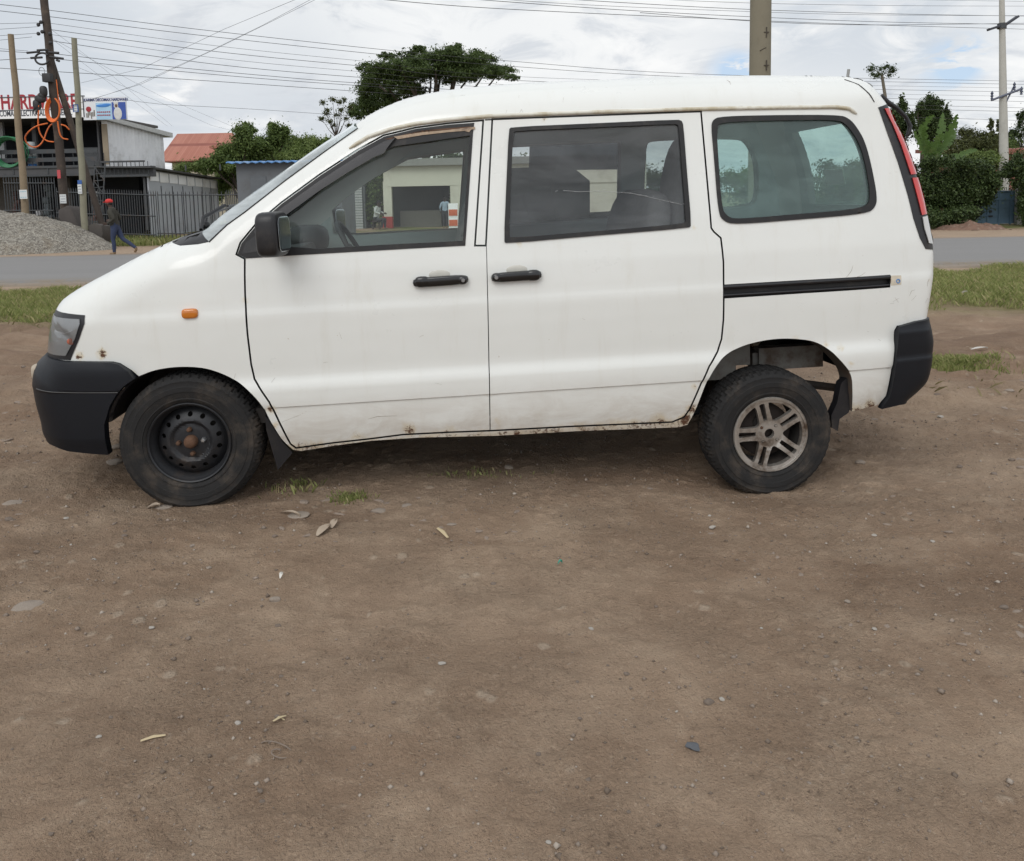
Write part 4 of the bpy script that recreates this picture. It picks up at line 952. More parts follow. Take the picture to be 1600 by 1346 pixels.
stone(635, 790, 26, 'f', 'small flat stone between two grass tufts under the door', name='flat_stone')
for i in range(150):
    px = rng.uniform(-10, 1610); py = rng.uniform(560, 1335) ** 1.0
    if 45 < px < 1460 and py < 800: py = rng.uniform(800, 1335)
    stone(px, py, rng.choice([4, 5, 6, 7, 9, 11]), rng.choice(['g', 'd', 'd', 'd', 'd', 'd', 'p']), 'small stone scattered on the bare brown dirt', 'small stones scattered on the dirt', 'pebble', .8)
for i in range(85):
    r_ = rng.random()
    if r_ < .30: px, py = rng.normal(600, 110), rng.uniform(775, 850)
    elif r_ < .60: px, py = rng.uniform(1310, 1610), rng.uniform(560, 740)
    elif r_ < .75: px, py = rng.uniform(-5, 60), rng.uniform(560, 830)
    else: px, py = rng.uniform(1000, 1600), rng.uniform(760, 1050)
    stone(px, py, rng.uniform(9, 26), 'c', 'flat brown stone chip bedded level with the dirt', 'stone chips bedded in the dirt', 'stone_chip', rng.uniform(.4, .8), rng.uniform(0, 6))
def scraps():
    M = simple('pale_straw', (.48, .39, .24), .8, var=.25); ML = simple('dry_leaf', (.36, .29, .22), .85, var=.3)
    def straw(px0, py0, px1, py1, r, label, name='wood_chip', mat=M):
        a = G(px0, py0); b = G(px1, py1); m = MB(); m.tube([(a[0], a[1], a[2] + r), ((a[0] + b[0]) / 2, (a[1] + b[1]) / 2, (a[2] + b[2]) / 2 + r * 1.6), (b[0], b[1], b[2] + r)], [r * .6, r, r * .5], 6, flat=.45)
        tag(m.build(name, mat), label, 'scrap')
    straw(220, 1161, 259, 1152, .006, 'long pale wood splinter lying near the bottom left')
    straw(684, 829, 700, 844, .010, 'short yellow wood chip below the door seam of the van')
    straw(427, 1129, 447, 1121, .005, 'frayed straw bit on the dirt below the front door'); straw(430, 1120, 445, 1127, .003, 'thin straw bit crossing the frayed one below the front door')
    def leaf(px, py, l, wd, rot, label, mat=ML, name='dry_leaf'):
        x, y, z = G(px, py); m = MB(); R = Matrix.Rotation(rot, 3, 'Z'); vs = []
        for i in range(7):
            t = i / 6; w_ = wd * math.sin(pi * min(1, t * .9 + .08)); 
            for s in (-1, 0, 1): p = R @ Vector(((t - .5) * l, s * w_ / 2, .006 + .012 * abs(s) * t + .01 * math.sin(3 * t))); vs.append((x + p.x, y + p.y, z + p.z))
        m.add(vs, [(i * 3 + j, i * 3 + j + 1, i * 3 + j + 4, i * 3 + j + 3) for i in range(6) for j in range(2)]); tag(m.build(name, mat, smooth=60), label, 'dry leaf')
    leaf(506, 832, .10, .04, 1.2, 'long pale dry leaf on the dirt right of the front tyre'); leaf(522, 822, .07, .03, 1.5, 'shorter dry leaf overlapping the long pale one')
    leaf(455, 806, .12, .02, -.6, 'curled dry leaf just right of the front tyre'); leaf(130 * 2 - 20, 795, .06, .04, .1, 'brown leaf scrap flat under the front tyre')
    leaf(875, 884, .02, .012, .3, 'tiny green plastic scrap on the dirt under the sliding door', simple('green_plastic', (.02, .25, .18), .4), 'plastic_scrap')
    leaf(440, 904, .025, .014, 1.4, 'small white paper scrap above the rounded stone', simple('white_scrap', (.55, .53, .48), .7), 'paper_scrap')
    leaf(1530, 552, .16, .05, .1, 'white plastic scrap on the dirt above the right grass patch', simple('white_plastic', (.5, .47, .42), .6), 'plastic_scrap')
    m = MB(); a = G(436, 1178); pts = [(a[0] + .025 * t * math.cos(t * 4.3), a[1] + .02 * t * math.sin(t * 3.9), a[2] + .006) for t in np.linspace(.2, 2.2, 24)]; m.tube(pts, .0018, 5)
    tag(m.build('twig', M_STONE_D), 'thin curly dark root on the dirt near the bottom edge', 'twig')
scraps()
# fine loose gravel, far too many to count
n = 22000; gx = rng.uniform(-3.5, 3.8, n); gy = rng.uniform(1.15, 7.2, n); k = vnoise(gx * 1.5, gy * 1.5, 61) + .25 * vnoise(gx * 6, gy * 6, 62) > .50; gx, gy = gx[k], gy[k]; n = len(gx)
gz = ground_z(gx, gy); s = rng.lognormal(-5.75, .5, n) ; s = np.clip(s, .0015, .011)
oct_ = np.array([(1, 0, 0), (0, 1, 0), (-1, 0, 0), (0, -1, 0), (0, 0, .8), (0, 0, -.6)]); of = np.array([(0, 1, 4), (1, 2, 4), (2, 3, 4), (3, 0, 4), (1, 0, 5), (2, 1, 5), (3, 2, 5), (0, 3, 5)])
pv = oct_[None] * s[:, None, None] * rng.uniform(.6, 1.4, (n, 6, 3)); pv += np.stack([gx, gy, gz + s * .2], 1)[:, None]
gm = leaf_mat('loose_grit', (.14, .108, .083), (.29, .235, .19), 0., .95, tip=(.36, .31, .26))
tag(mesh_obj('loose_grit', pv.reshape(-1, 3), (of[None] + (np.arange(n) * 6)[:, None, None]).reshape(-1, 3), gm), kind='stuff')
# ================================================================== LEFT BACKGROUND: SHOP, POLES, FENCE
def L3(px, py, Y): return Vector(W(px, py, Y))
M_WOOD = simple('weathered_pole_wood', (.24, .185, .12), .85, var=.3, scale=4, bump=.4, bscale=20, dirt=(.12, .09, .06), dscale=2)
M_WOODD = simple('creosoted_pole_wood', (.055, .042, .034), .85, var=.4, scale=5, bump=.4, bscale=20, dirt=(.12, .09, .065), dscale=2)
M_WOODG = simple('grey_green_pole', (.23, .22, .16), .8, var=.2, scale=4, dirt=(.13, .12, .09), dscale=2)
M_CONC = simple('concrete', (.30, .29, .27), .85, var=.15, bump=.2, bscale=15, dirt=(.18, .16, .13), dscale=.8)
M_IRON = simple('grey_painted_iron', (.05, .055, .06), .6, dirt=(.09, .06, .045), dscale=3)
M_CABLE = simple('black_cable', (.03, .03, .032), .6)
M_GREYW = simple('grey_wall', (.135, .14, .145), .85, var=.15, scale=1.2, dirt=(.08, .075, .07), dscale=.7)
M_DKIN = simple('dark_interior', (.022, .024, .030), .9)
M_SOFF = simple('soffit_brown', (.085, .078, .072), .9)
def post(name, top, bot, r0, r1, mat, label, cat='pole', Y=26, n=16):
    a = L3(*top, Y); b = L3(*bot, Y); d = (a - b); b2 = b - d.normalized() * max(0, (b.z + .4) / max(d.normalized().z, .3)) if b.z > -.3 else b
    root = thing(name, label, cat, b2); m = MB(); k = 9
    m.tube([(b2.lerp(a, i / k) - b2) + Vector((.012 * math.sin(i * 2.1), .01 * math.cos(i * 1.7), 0)) for i in range(k + 1)], [r0 + (r1 - r0) * i / k for i in range(k + 1)], n)
    m.build('shaft', mat, root, 50); return root, b2
# leftmost pale pole, the dark main pole with brace, and the slim grey-green one
p1, o1 = post('utility_pole', (17, 54), (42, 352), .115, .085, M_WOOD, 'short pale wooden pole leaning left beside the gravel heap', Y=25.5)
p2, o2 = post('utility_pole', (65, -40), (106, 365), .14, .115, M_WOODD, 'tall dark wooden pole carrying the orange cable coil', Y=26)
p3, o3 = post('utility_pole', (116, 60), (134, 378), .105, .078, M_WOODG, 'slim grey-green pole with blue-framed meter box, right of the dark pole', Y=25.2)
m = MB(); a, b = L3(77, 84, 26.1) - o2, L3(166, 372, 26.4) - o2; m.tube([a, a.lerp(b, .5), b], [.09, .10, .10], 12); m.build('brace', M_WOODD, p2, 50)
m = MB()
for (x0, y0, x1, y1) in ((42, 83, 62, 81), (58, 79, 74, 78), (76, 82, 92, 83), (48, 91, 66, 90), (78, 89, 99, 92), (88, 94, 93, 96)):
    m.tube([L3(x0, y0, 25.8) - o2, L3(x1, y1, 25.8) - o2], .035, 8)
m.build('cable_clamp', M_CABLE, p2, 50)
for (x, y) in ((60, 39), (64, 35), (60, 53), (66, 50), (78, 53), (79, 67)): m = MB(); m.blob(L3(x, y, 25.85) - o2, (.06, .05, .06), 10, 6); m.build('insulator', M_CABLE, p2, 50)
m = MB(); m.tube([L3(72 + 0 + 11 * math.cos(t) - 6, 92 + 9 * math.sin(t), 25.8) - o2 for t in np.linspace(.3, 5.6, 18)], .032, 8); m.build('cable_loop', M_CABLE, p2, 60)
m = MB(); m.box(L3(74.5, 122, 25.8) - o2, (.26, .2, .27)); m.build('junction_box', M_CABLE, p2, bevel=.02)
m = MB(); m.tube([L3(66, 122, 25.8) - o2 + Vector((.09 * math.cos(t), 0, .13 * math.sin(t) + .2)) for t in np.linspace(0, 6.2, 16)], .008, 5); m.build('wire_ring', M_CABLE, p2)
t_ = thing('cable_closure', 'bulky black cable closure hanging on the dark pole above the orange coil', 'cable box', L3(62, 158, 25.7)); oc = Vector(L3(62, 158, 25.7))
m = MB()
for (x, y, rx, rz) in ((68, 143, .10, .17), (63, 155, .16, .12), (58, 164, .11, .16), (66, 150, .1, .1)): m.blob(L3(x, y, 25.7) - oc, (rx, .12, rz), 12, 8, e=.7)
m.build('closure_body', M_CABLE, t_, 60)
m = MB()
for (x, y) in ((55, 166), (59, 170), (63, 163)): m.tube([L3(x, y, 25.62) - oc, L3(x - 3, y + 9, 25.62) - oc], .03, 6)
m.build('cable_stub', M_CABLE, t_)
M_ORG = simple('orange_cable', (.75, .17, .035), .5)
oc = Vector(L3(84, 176, 25.7)); m = MB()
def coil(pts, r=.022): m.tube([L3(x, y, 25.6 + .012 * i) - oc for i, (x, y) in enumerate(chaikin(pts, 2, False))], r, 6)
for q in range(5): m.tube([L3(82 + (11 - q * .4) * math.sin(t) + q * .6, 172 + (19 - q) * -math.cos(t), 25.6 + .02 * q) - oc for t in np.linspace(.35 + .08 * q, 5.9 - .05 * q, 30)], .022, 6)
coil([(74, 193), (56, 197), (42, 208), (38, 218), (46, 229), (58, 231), (68, 221), (74, 202), (82, 192), (92, 200), (94, 213), (88, 219)])
coil([(61, 165), (59, 192), (62, 210), (72, 221), (84, 222)]); coil([(90, 190), (93, 210), (98, 217), (106, 218)]); coil([(96, 195), (103, 197), (108, 203)]); coil([(88, 125), (91, 150), (93, 172)], .014)
cob = m.build('orange_cable_coil', M_ORG, None, 60); cob.location = oc; tag(cob, 'bundle of bright orange cable looped on the dark pole', 'cable coil')
def poster(px0, py0, px1, py1, Y, mat, label, name='poster', lines=(.1, .12, .16), nl=3, frame=None):
    a = L3(px0, py0, Y); b = L3(px1, py1, Y); w_ = abs(b.x - a.x); h_ = abs(a.z - b.z); c = (a + b) / 2
    r = thing(name, label, 'poster', (c.x, c.y, c.z - h_ / 2)); m = MB(); m.box((0, 0, h_ / 2), (w_, .012, h_)); m.build('sheet', mat, r)
    if nl:
        m = MB()
        for i in range(nl):
            z = h_ * (.80 - .62 * i / max(1, nl - 1))
            for j in range(3): m.box((-w_ * .28 + j * w_ * .28, -.009, z), (w_ * rng.uniform(.14, .24), .004, h_ * .055))
        m.build('print', simple('poster_ink', lines, .8), r)
    if frame:
        m = MB(); f = w_ * .14
        for (x, z, dx, dz) in ((-w_ / 2, h_ / 2, f, h_ + f), (w_ / 2, h_ / 2, f, h_ + f), (0, 0, w_ + f, f), (0, h_, w_ + f, f)): m.box((x, -.012, z), (dx - .004 * (dz < dx), .03, dz - .004 * (dz < dx)))
        m.build('frame', frame, r)
    return r
M_PAPER = simple('white_paper', (.62, .64, .64), .8, var=.08); M_BLUE = simple('blue_frame', (.03, .10, .32), .6); M_REDP = simple('red_tag', (.50, .07, .08), .6)
poster(30, 297, 43, 311, 25.3, M_PAPER, 'white notice with pale blue foot on the leftmost pole', lines=(.2, .45, .55), nl=2)
poster(93, 304, 104, 318, 25.75, M_PAPER, 'white printed notice low on the dark pole')
poster(89, 266, 95, 279, 25.75, M_REDP, 'red tag nailed to the dark pole above its notice', nl=0)
poster(114.5, 164, 122.5, 175, 25.05, M_PAPER, 'white card in a thick blue frame high on the slim pole', frame=M_BLUE)
poster(121, 282, 128, 288, 25.05, M_BLUE, 'blue band on the slim pole just above a white notice', nl=0); poster(121, 288.5, 128.5, 303, 25.05, M_PAPER, 'white notice under the blue band on the slim pole')

# ---------- gravel heap and the concrete footings
def heap_z(x, y, c, rx, ry, h): return h * np.maximum(0, 1 - ((x - c[0]) / rx) ** 2 - ((y - c[1]) / ry) ** 2) ** .75
hx0 = W(-45, 385, 24.6)
nx_, ny_ = 150, 80; gx = np.linspace(hx0[0] - 4.5, hx0[0] + 4.5, nx_); gy = np.linspace(22.2, 27.2, ny_); AX, AY = np.meshgrid(gx, gy)
HZ = heap_z(AX, AY, (hx0[0], 24.7), 4.2 + .3 * vnoise(AX, AY, 71), 2.3, 1.28); HZ = HZ + (HZ > .02) * ((vnoise(AX * 2, AY * 2, 72) - .5) * .16 + (vnoise(AX * 9, AY * 9, 73) - .5) * .07 + (vnoise(AX * 18, AY * 18, 74) - .5) * .05) - .05
ii = np.arange(nx_ * ny_).reshape(ny_, nx_); qf = np.stack([ii[:-1, :-1], ii[:-1, 1:], ii[1:, 1:], ii[1:, :-1]], -1).reshape(-1, 4); qf = qf[(HZ.ravel()[qf] > -.04).any(1)]
def gravel_mat():
    t = NT('crushed_gravel'); v = t.n('ShaderNodeTexVoronoi'); v.inputs['Scale'].default_value = 22; t.l(t.co(), v.inputs['Vector']); sp_ = t.n('ShaderNodeSeparateColor'); t.l(v.outputs['Color'], sp_.inputs[0])
    c = t.mix(sp_.outputs[0], (.14, .125, .105), (.36, .335, .285)); c = t.mix(t.ramp(t.noise(1.5, 4), .5, .7, 0, .5), c, (.22, .18, .13)); t.set(Base_Color=c, Roughness=.95); t.bump(v.outputs['Distance'], .8, .05); return t.mat
gh_ = mesh_obj('gravel_heap', np.column_stack([AX.ravel(), AY.ravel(), HZ.ravel()]), qf, gravel_mat(), None, 180); tag(gh_, 'long heap of grey crushed gravel across the road at the left edge', 'gravel heap')
def footing(P, Y0, Y1, label, mat, name='concrete_footing'):
    a = [L3(x, y, Y0) for x, y in P]; n = len(a); b = [p + Vector((.03, Y1 - Y0, -.05)) for p in a]; m = MB(); m.add(a + b, [tuple(range(n)), tuple(range(2 * n - 1, n - 1, -1))] + [(i, i + n, (i + 1) % n + n, (i + 1) % n) for i in range(n)])
    tag(m.build(name, mat, bevel=.04), label, 'footing')
footing([(91, 328), (105, 321), (112, 328), (128, 366), (126, 372), (110, 366), (97, 350), (91, 340)], 25.4, 26.2, 'dark slanting slab against the foot of the dark pole', simple('dark_footing', (.075, .065, .06), .9, bump=.4))
footing([(136, 353), (146, 349), (158, 352), (161, 365), (156, 378), (146, 381), (136, 376)], 25.2, 25.8, 'dark round-shouldered block right of the slim pole foot', simple('dark_block', (.07, .062, .055), .9, bump=.4))

# ---------- hardware shop
def quadbox(mb, px0, py0, px1, py1, Y, depth, m=None):
    a = L3(px0, py0, Y); b = L3(px1, py1, Y); mb.box(((a.x + b.x) / 2, Y + depth / 2, (a.z + b.z) / 2), (abs(b.x - a.x), depth, abs(a.z - b.z)), None, m)
shop = thing('hardware_shop', 'two-storey grey hardware shop with open dark upper floor and slab balcony', 'shop', (0, 0, 0)); so_ = Vector(W(60, 380, 34)); so_.z = 0; shop.location = so_
def sh(m, name, mat, par=None, **k):
    m.v = [(x - so_.x, y - so_.y, z) for x, y, z in m.v]; return m.build(name, mat, par or shop, **k)
XL = L3(-150, 200, 34).x; XR = -17.12
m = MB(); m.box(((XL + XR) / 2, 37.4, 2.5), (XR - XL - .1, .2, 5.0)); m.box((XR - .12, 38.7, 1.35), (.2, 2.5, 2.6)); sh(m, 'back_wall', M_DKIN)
m = MB(); m.box(((XL + XR) / 2, 36.7, 5.06), (XR - XL, 5.8, .12)); sh(m, 'roof', M_SOFF)
za = L3(60, 262, 34).z; zb_ = L3(60, 275, 34).z; m = MB(); m.box(((XL + XR) / 2, 35.3, (za + zb_) / 2), (XR - XL, 4.0, za - zb_)); sh(m, 'floor_slab', simple('slab_grey', (.075, .075, .078), .85))
m = MB(); m.box(((XL + XR) / 2, 34.0 - .72, za - .02), (XR - XL, .06, .1)); m.box(((XL + XR) / 2, 34 - .72, zb_ - .02), (XR - XL, .06, .07))
for i in range(14): m.box((XL + .6 + i * 1.42, 34 - .70, (za + zb_) / 2), (.05, .05, za - zb_ - .1))
sh(m, 'slab_fascia', M_IRON)
def uwall(name, px0, py0, px1, py1, mat, Y=35.0, dep=.15):
    m = MB(); quadbox(m, px0, py0, px1, py1, Y, dep); sh(m, name, mat)
uwall('upper_wall', -60, 187, 9, 262, simple('pale_panel', (.38, .39, .39), .8, var=.2, scale=1.5), 35.2)
uwall('upper_wall', 48, 187, 60, 262, M_GREYW, 35.3); uwall('upper_wall', 120, 231, 156, 262, M_GREYW, 35.0); uwall('corner_post', 150, 187, 158, 262, simple('post_grey', (.09, .09, .095), .8), 34.3); uwall('upper_wall', 88, 187, 98, 262, M_GREYW, 35.4)
uwall('plywood_panel', 158, 194, 171, 257, simple('raw_plywood', (.30, .245, .175), .85, var=.15), 34.1, .05)
m = MB()
for z_ in (238, 251): quadbox(m, -120, z_ - .6, 152, z_ + .6, 33.6, .03)
for k in range(0, 18): quadbox(m, -110 + k * 16, 238.8, -108.9 + k * 16, 262, 33.62, .026)
sh(m, 'balcony_rail', M_IRON)
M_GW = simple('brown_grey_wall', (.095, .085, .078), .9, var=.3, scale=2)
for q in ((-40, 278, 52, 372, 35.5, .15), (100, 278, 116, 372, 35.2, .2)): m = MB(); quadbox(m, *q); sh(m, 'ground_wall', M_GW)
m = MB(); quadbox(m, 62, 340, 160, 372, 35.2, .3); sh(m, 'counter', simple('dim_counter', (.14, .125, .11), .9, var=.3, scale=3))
# things in the dim shop front
def clutter(px0, py0, px1, py1, Y, col, label, cat='goods'):
    a = L3(px0, py0, Y); b = L3(px1, py1, Y); w_ = abs(b.x - a.x); h_ = abs(a.z - b.z); m = MB(); n = 6
    for i in range(n): m.blob((rng.uniform(-.3, .3) * w_, rng.uniform(-.1, .1), h_ * (i + .5) / n), (w_ * rng.uniform(.3, .48), .16, h_ / n * .62), 10, 6, e=.5)
    o = m.build('goods_stack', simple('goods', col, .7, var=.4, scale=9), None, 50); o.location = ((a.x + b.x) / 2, Y, min(a.z, b.z)); tag(o, label, cat)
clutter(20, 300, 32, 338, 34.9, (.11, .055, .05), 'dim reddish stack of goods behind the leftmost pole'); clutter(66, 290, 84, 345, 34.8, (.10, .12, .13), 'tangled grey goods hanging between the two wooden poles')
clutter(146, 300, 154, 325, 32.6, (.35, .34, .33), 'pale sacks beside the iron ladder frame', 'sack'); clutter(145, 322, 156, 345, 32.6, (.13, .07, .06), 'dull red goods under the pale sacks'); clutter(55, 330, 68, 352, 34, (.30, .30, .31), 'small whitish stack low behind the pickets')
a = L3(51, 262, 33.9); m = MB(); hh = L3(51, 222, 33.9).z - a.z
cols = [(.05, .17, .42), (.42, .46, .48), (.10, .22, .24), (.40, .43, .42), (.07, .15, .17), (.46, .49, .49), (.50, .53, .53)]
root = thing('paint_tin_stack', 'upright stack of blue and white paint tins on the balcony slab', 'paint tins', a)
for i, c in enumerate(cols):
    m = MB(); z0 = hh * i / 7; m.lathez([(0, z0), (.165, z0), (.17, z0 + .015), (.165, z0 + hh / 7 * .9), (.172, z0 + hh / 7 * .94), (.165, z0 + hh / 7 - .004), (0, z0 + hh / 7 - .004)], 18); m.build('paint_tin', simple('tin', c, .5, var=.3, scale=12), root, 40)
ce = L3(11, 239, 33.2); m = MB()
for k in range(9): m.tube([(ce.x + (.66 - .03 * (k % 4)) * math.cos(t), ce.y + .045 * k + .02 * math.sin(3 * t), ce.z + .03 + (.62 - .03 * (k % 4)) * math.sin(t)) for t in np.linspace(0, 2 * pi, 40)], .028, 6, cap=False)
tag(m.build('green_hose_coil', simple('green_hose', (.03, .16, .07), .5), None, 60), 'large upright coil of green hose on the balcony behind the leftmost pole', 'hose coil')
# corrugated side wall running away from the road, with its pale roof edge
def corrug(name, x, y0, y1, zb0, zb1, zt0, zt1, mat, parent, pitch=.34, amp=.085):
    vs = []; fs = []; n = int((y1 - y0) / pitch * 6)
    for i in range(n + 1):
        y = y0 + (y1 - y0) * i / n; t = i / n; d = amp * math.sin(2 * pi * y / pitch)
        for q in range(4): vs.append((x + d - so_.x, y - so_.y, (zb0 + (zb1 - zb0) * t) * (1 - q / 3) + (zt0 + (zt1 - zt0) * t) * q / 3))
        if i: b = (i - 1) * 4; fs += [(b + j, b + 4 + j, b + 5 + j, b + 1 + j) for j in range(3)]
    return mesh_obj(name, vs, fs, mat, parent, 60)
M_ZINC = simple('zinc_sheet', (.84, .85, .86), .5, .05, var=.2, scale=1.5, dirt=(.55, .54, .52), dscale=1.2)
corrug('corrugated_wall', XR + .02, 34.2, 40.0, 2.62, 2.62, 4.88, 4.66, M_ZINC, shop)
m = MB(); m.hexa([(XR - .3, 33.9, 4.90), (XR + .28, 33.9, 4.90), (XR + .28, 40.6, 4.62), (XR - .3, 40.6, 4.62), (XR - .3, 33.9, 5.06), (XR + .28, 33.9, 5.06), (XR + .28, 40.6, 4.84), (XR - .3, 40.6, 4.84)]); sh(m, 'roof_edge', simple('pale_roof_edge', (.55, .55, .53), .6))
# lean-to beside it
ex = thing('metal_lean_to', 'lean-to of grey flat metal sheets with a row of pale sheets under its roof', 'shed', (-16, 37, 0)); eo = Vector((-16, 37, 0))
def eb(m, name, mat, **k):
    m.v = [(x - eo.x, y - eo.y, z - eo.z) for x, y, z in m.v]; return m.build(name, mat, ex, **k)
M_SHEET = simple('dull_metal_sheet', (.42, .44, .47), .5, .1, var=.2, scale=1.0, dirt=(.26, .26, .27), dscale=1)
m = MB(); m.hexa([(-14.86, 33, -.1), (-14.8, 33, -.1), (-14.8, 40.8, -.1), (-14.86, 40.8, -.1), (-14.86, 33, 2.74), (-14.8, 33, 2.74), (-14.8, 40.8, 2.45), (-14.86, 40.8, 2.45)]); m.box((-16, 40.8, 1.2), (2.3, .06, 2.4)); eb(m, 'sheet_wall', M_SHEET)
for i in range(1, 7): m = MB(); m.box((-14.79, 33 + i * 1.13, 1.05), (.02, .04, 2.1)); eb(m, 'sheet_seam', M_IRON)
for i in range(8):
    y = 33.1 + i * .95; zt = 2.72 - .29 * (y - 33) / 7.8; m = MB(); m.hexa([(-14.785, y, zt - .42 + .05 * rng.uniform(-1, 1)), (-14.775, y, zt - .42), (-14.775, y + .84, zt - .42), (-14.785, y + .84, zt - .44), (-14.785, y, zt - .02), (-14.775, y, zt - .02), (-14.775, y + .84, zt - .06), (-14.785, y + .84, zt - .06)]); eb(m, 'pale_sheet', M_ZINC)
m = MB(); m.hexa([(-17.0, 32.6, 2.86), (-14.5, 32.6, 2.80), (-14.5, 41.2, 2.48), (-17.0, 41.2, 2.56), (-17.0, 32.6, 2.92), (-14.5, 32.6, 2.86), (-14.5, 41.2, 2.54), (-17.0, 41.2, 2.62)]); eb(m, 'lean_to_roof', simple('dark_roof_sheet', (.06, .06, .06), .6))
m = MB(); quadbox(m, 157, 261, 240, 276, 32.9, .25); quadbox(m, 223, 276, 232, 360, 33, .2); eb(m, 'front_beam', simple('beam_grey', (.075, .078, .082), .8))
m = MB()
for k in range(12): quadbox(m, 158 + k * 6.6, 252, 159 + k * 6.6, 276, 32.7, .03)
quadbox(m, 156, 252, 226, 253.4, 32.66, .03); quadbox(m, 156, 274, 232, 275.6, 32.66, .03); eb(m, 'top_railing', M_IRON)
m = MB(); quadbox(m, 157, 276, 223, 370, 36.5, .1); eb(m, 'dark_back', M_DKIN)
# iron ladder frame
m = MB(); A = [L3(148, 262, 31.5), L3(143, 368, 31.2)]; B = [L3(164, 260, 31.5), L3(158, 368, 31.2)]; m.tube(A, .025, 6); m.tube(B, .025, 6); m.tube([L3(150, 262, 32.2), L3(164, 366, 32.2)], .02, 6)
for i in range(11): m.tube([A[0].lerp(A[1], i / 10), B[0].lerp(B[1], i / 10)], .018, 6)
for i in range(4): m.tube([A[0].lerp(A[1], i / 5), B[0].lerp(B[1], (i + 1) / 5)], .014, 6)
tag(m.build('iron_ladder', M_IRON), 'rusty iron ladder frame leaning at the shop corner left of the walking person', 'ladder')
# sign board and banner
def text(body, size, loc, mat, parent, name='lettering', bold=.0, sx=1.0, align='LEFT'):
    cu = bpy.data.curves.new(name, 'FONT'); cu.body = body; cu.size = size; cu.extrude = .006; cu.offset = bold; cu.align_x = align
    o = bpy.data.objects.new(name, cu); COL.objects.link(o); dg = bpy.context.evaluated_depsgraph_get(); me = bpy.data.meshes.new_from_object(o.evaluated_get(dg)); bpy.data.objects.remove(o); bpy.data.curves.remove(cu)
    o = bpy.data.objects.new(name, me); COL.objects.link(o); me.materials.clear(); me.materials.append(mat); o.parent = parent; o.location = loc; o.rotation_euler = (pi / 2, 0, 0); o.scale = (sx, 1, 1); return o
M_SIGNW = simple('sign_white', (.88, .88, .88), .6, var=.06); M_SRED = simple('sign_red', (.33, .02, .03), .6); M_SGREY = simple('sign_grey_ink', (.07, .075, .09), .6)
YS = 33.4; a = L3(-70, 187.5, YS); b = L3(130, 150.5, YS); board = thing('shop_sign', 'long white signboard reading HARDWARE in red across the shop front', 'sign', ((a.x + b.x) / 2, YS, a.z)); bw = b.x - a.x; bh = b.z - a.z
m = MB(); m.box((0, .04, bh / 2), (bw, .08, bh)); m.build('panel', M_SIGNW, board)
m = MB(); m.box((0, -.006, bh * .395), (bw, .012, .03)); m.box((0, .03, bh + .012), (bw + .05, .12, .03)); m.box((bw / 2 - .015, -.004, bh * .5), (.03, .016, bh * .99)); m.build('border', M_SGREY, board)
def sx_(px): return L3(px, 170, YS).x - (a.x + b.x) / 2
text('HARDWARE', .82, (sx_(1.5), -.004, bh * .455), M_SRED, board, 'red_lettering', .018, (sx_(129) - sx_(1.5)) / 4.85)
text('DECOMAX ELECTRICALS | GENERAL', .33, (sx_(-11), -.004, bh * .12), M_SGREY, board, 'grey_lettering', .006, .60)
a2 = L3(131, 188, YS); b2 = L3(196, 151.5, YS); ban = thing('shop_banner', 'white and blue advertising banner at the right end of the long signboard', 'banner', ((a2.x + b2.x) / 2, YS, a2.z)); bw = b2.x - a2.x; bh2 = b2.z - a2.z
m = MB(); m.box((0, .03, bh2 / 2), (bw, .06, bh2)); m.build('panel', simple('banner_white', (.74, .76, .79), .6, var=.05), ban)
text('KARIMA DECOMAX HARDWARE', .155, (-bw / 2 + .06, -.004, bh2 * .83), simple('banner_navy', (.03, .04, .16), .6), ban, 'navy_lettering', .004, .80)
m = MB(); m.box((-bw * .02, -.003, bh2 * .38), (bw * .36, .008, bh2 * .74)); m.build('pale_blue_panel', simple('pale_blue', (.38, .58, .75), .6), ban)
m = MB(); m.box((bw * .33, -.003, bh2 * .39), (bw * .32, .008, bh2 * .76)); m.build('blue_panel', simple('deep_blue', (.04, .09, .36), .6), ban)
m = MB(); m.blob((bw * .27, -.012, bh2 * .60), (.09, .01, .10), 12, 8); m.blob((bw * .30, -.012, bh2 * .26), (.17, .01, .26), 14, 8); m.blob((bw * .27, -.012, bh2 * .73), (.10, .01, .07), 12, 8); m.build('figure_print', simple('print_white', (.62, .62, .6), .6), ban)
m = MB(); m.blob((bw * .275, -.020, bh2 * .61), (.055, .006, .07), 12, 8); m.build('face_print', simple('print_brown', (.16, .08, .05), .6), ban)
m = MB(); m.blob((-bw * .04, -.012, bh2 * .62), (.28, .008, .06), 14, 6); m.blob((bw * .05, -.012, bh2 * .66), (.20, .008, .05), 14, 6); m.build('blue_wave', simple('wave_blue', (.05, .22, .6), .6), ban)
m = MB()
for i in range(2):
    for j in range(7): m.box((-bw * .16 + j * bw * .045, -.010, bh2 * (.34 - .14 * i)), (bw * .032, .006, bh2 * .055))
m.build('red_print', M_SRED, ban)
m = MB(); m.blob((-bw * .37, -.008, bh2 * .48), (.11, .008, .11), 14, 8); m.build('red_roundel', M_SRED, ban)
m = MB()
for i in range(6): m.box((-bw * .42 + i * bw * .035, -.006, bh2 * (.20 + .05 * (i % 3))), (bw * .022, .008, bh2 * (.2 + .08 * (i % 2))))
m.build('product_print', simple('print_grey', (.16, .14, .11), .6), ban)
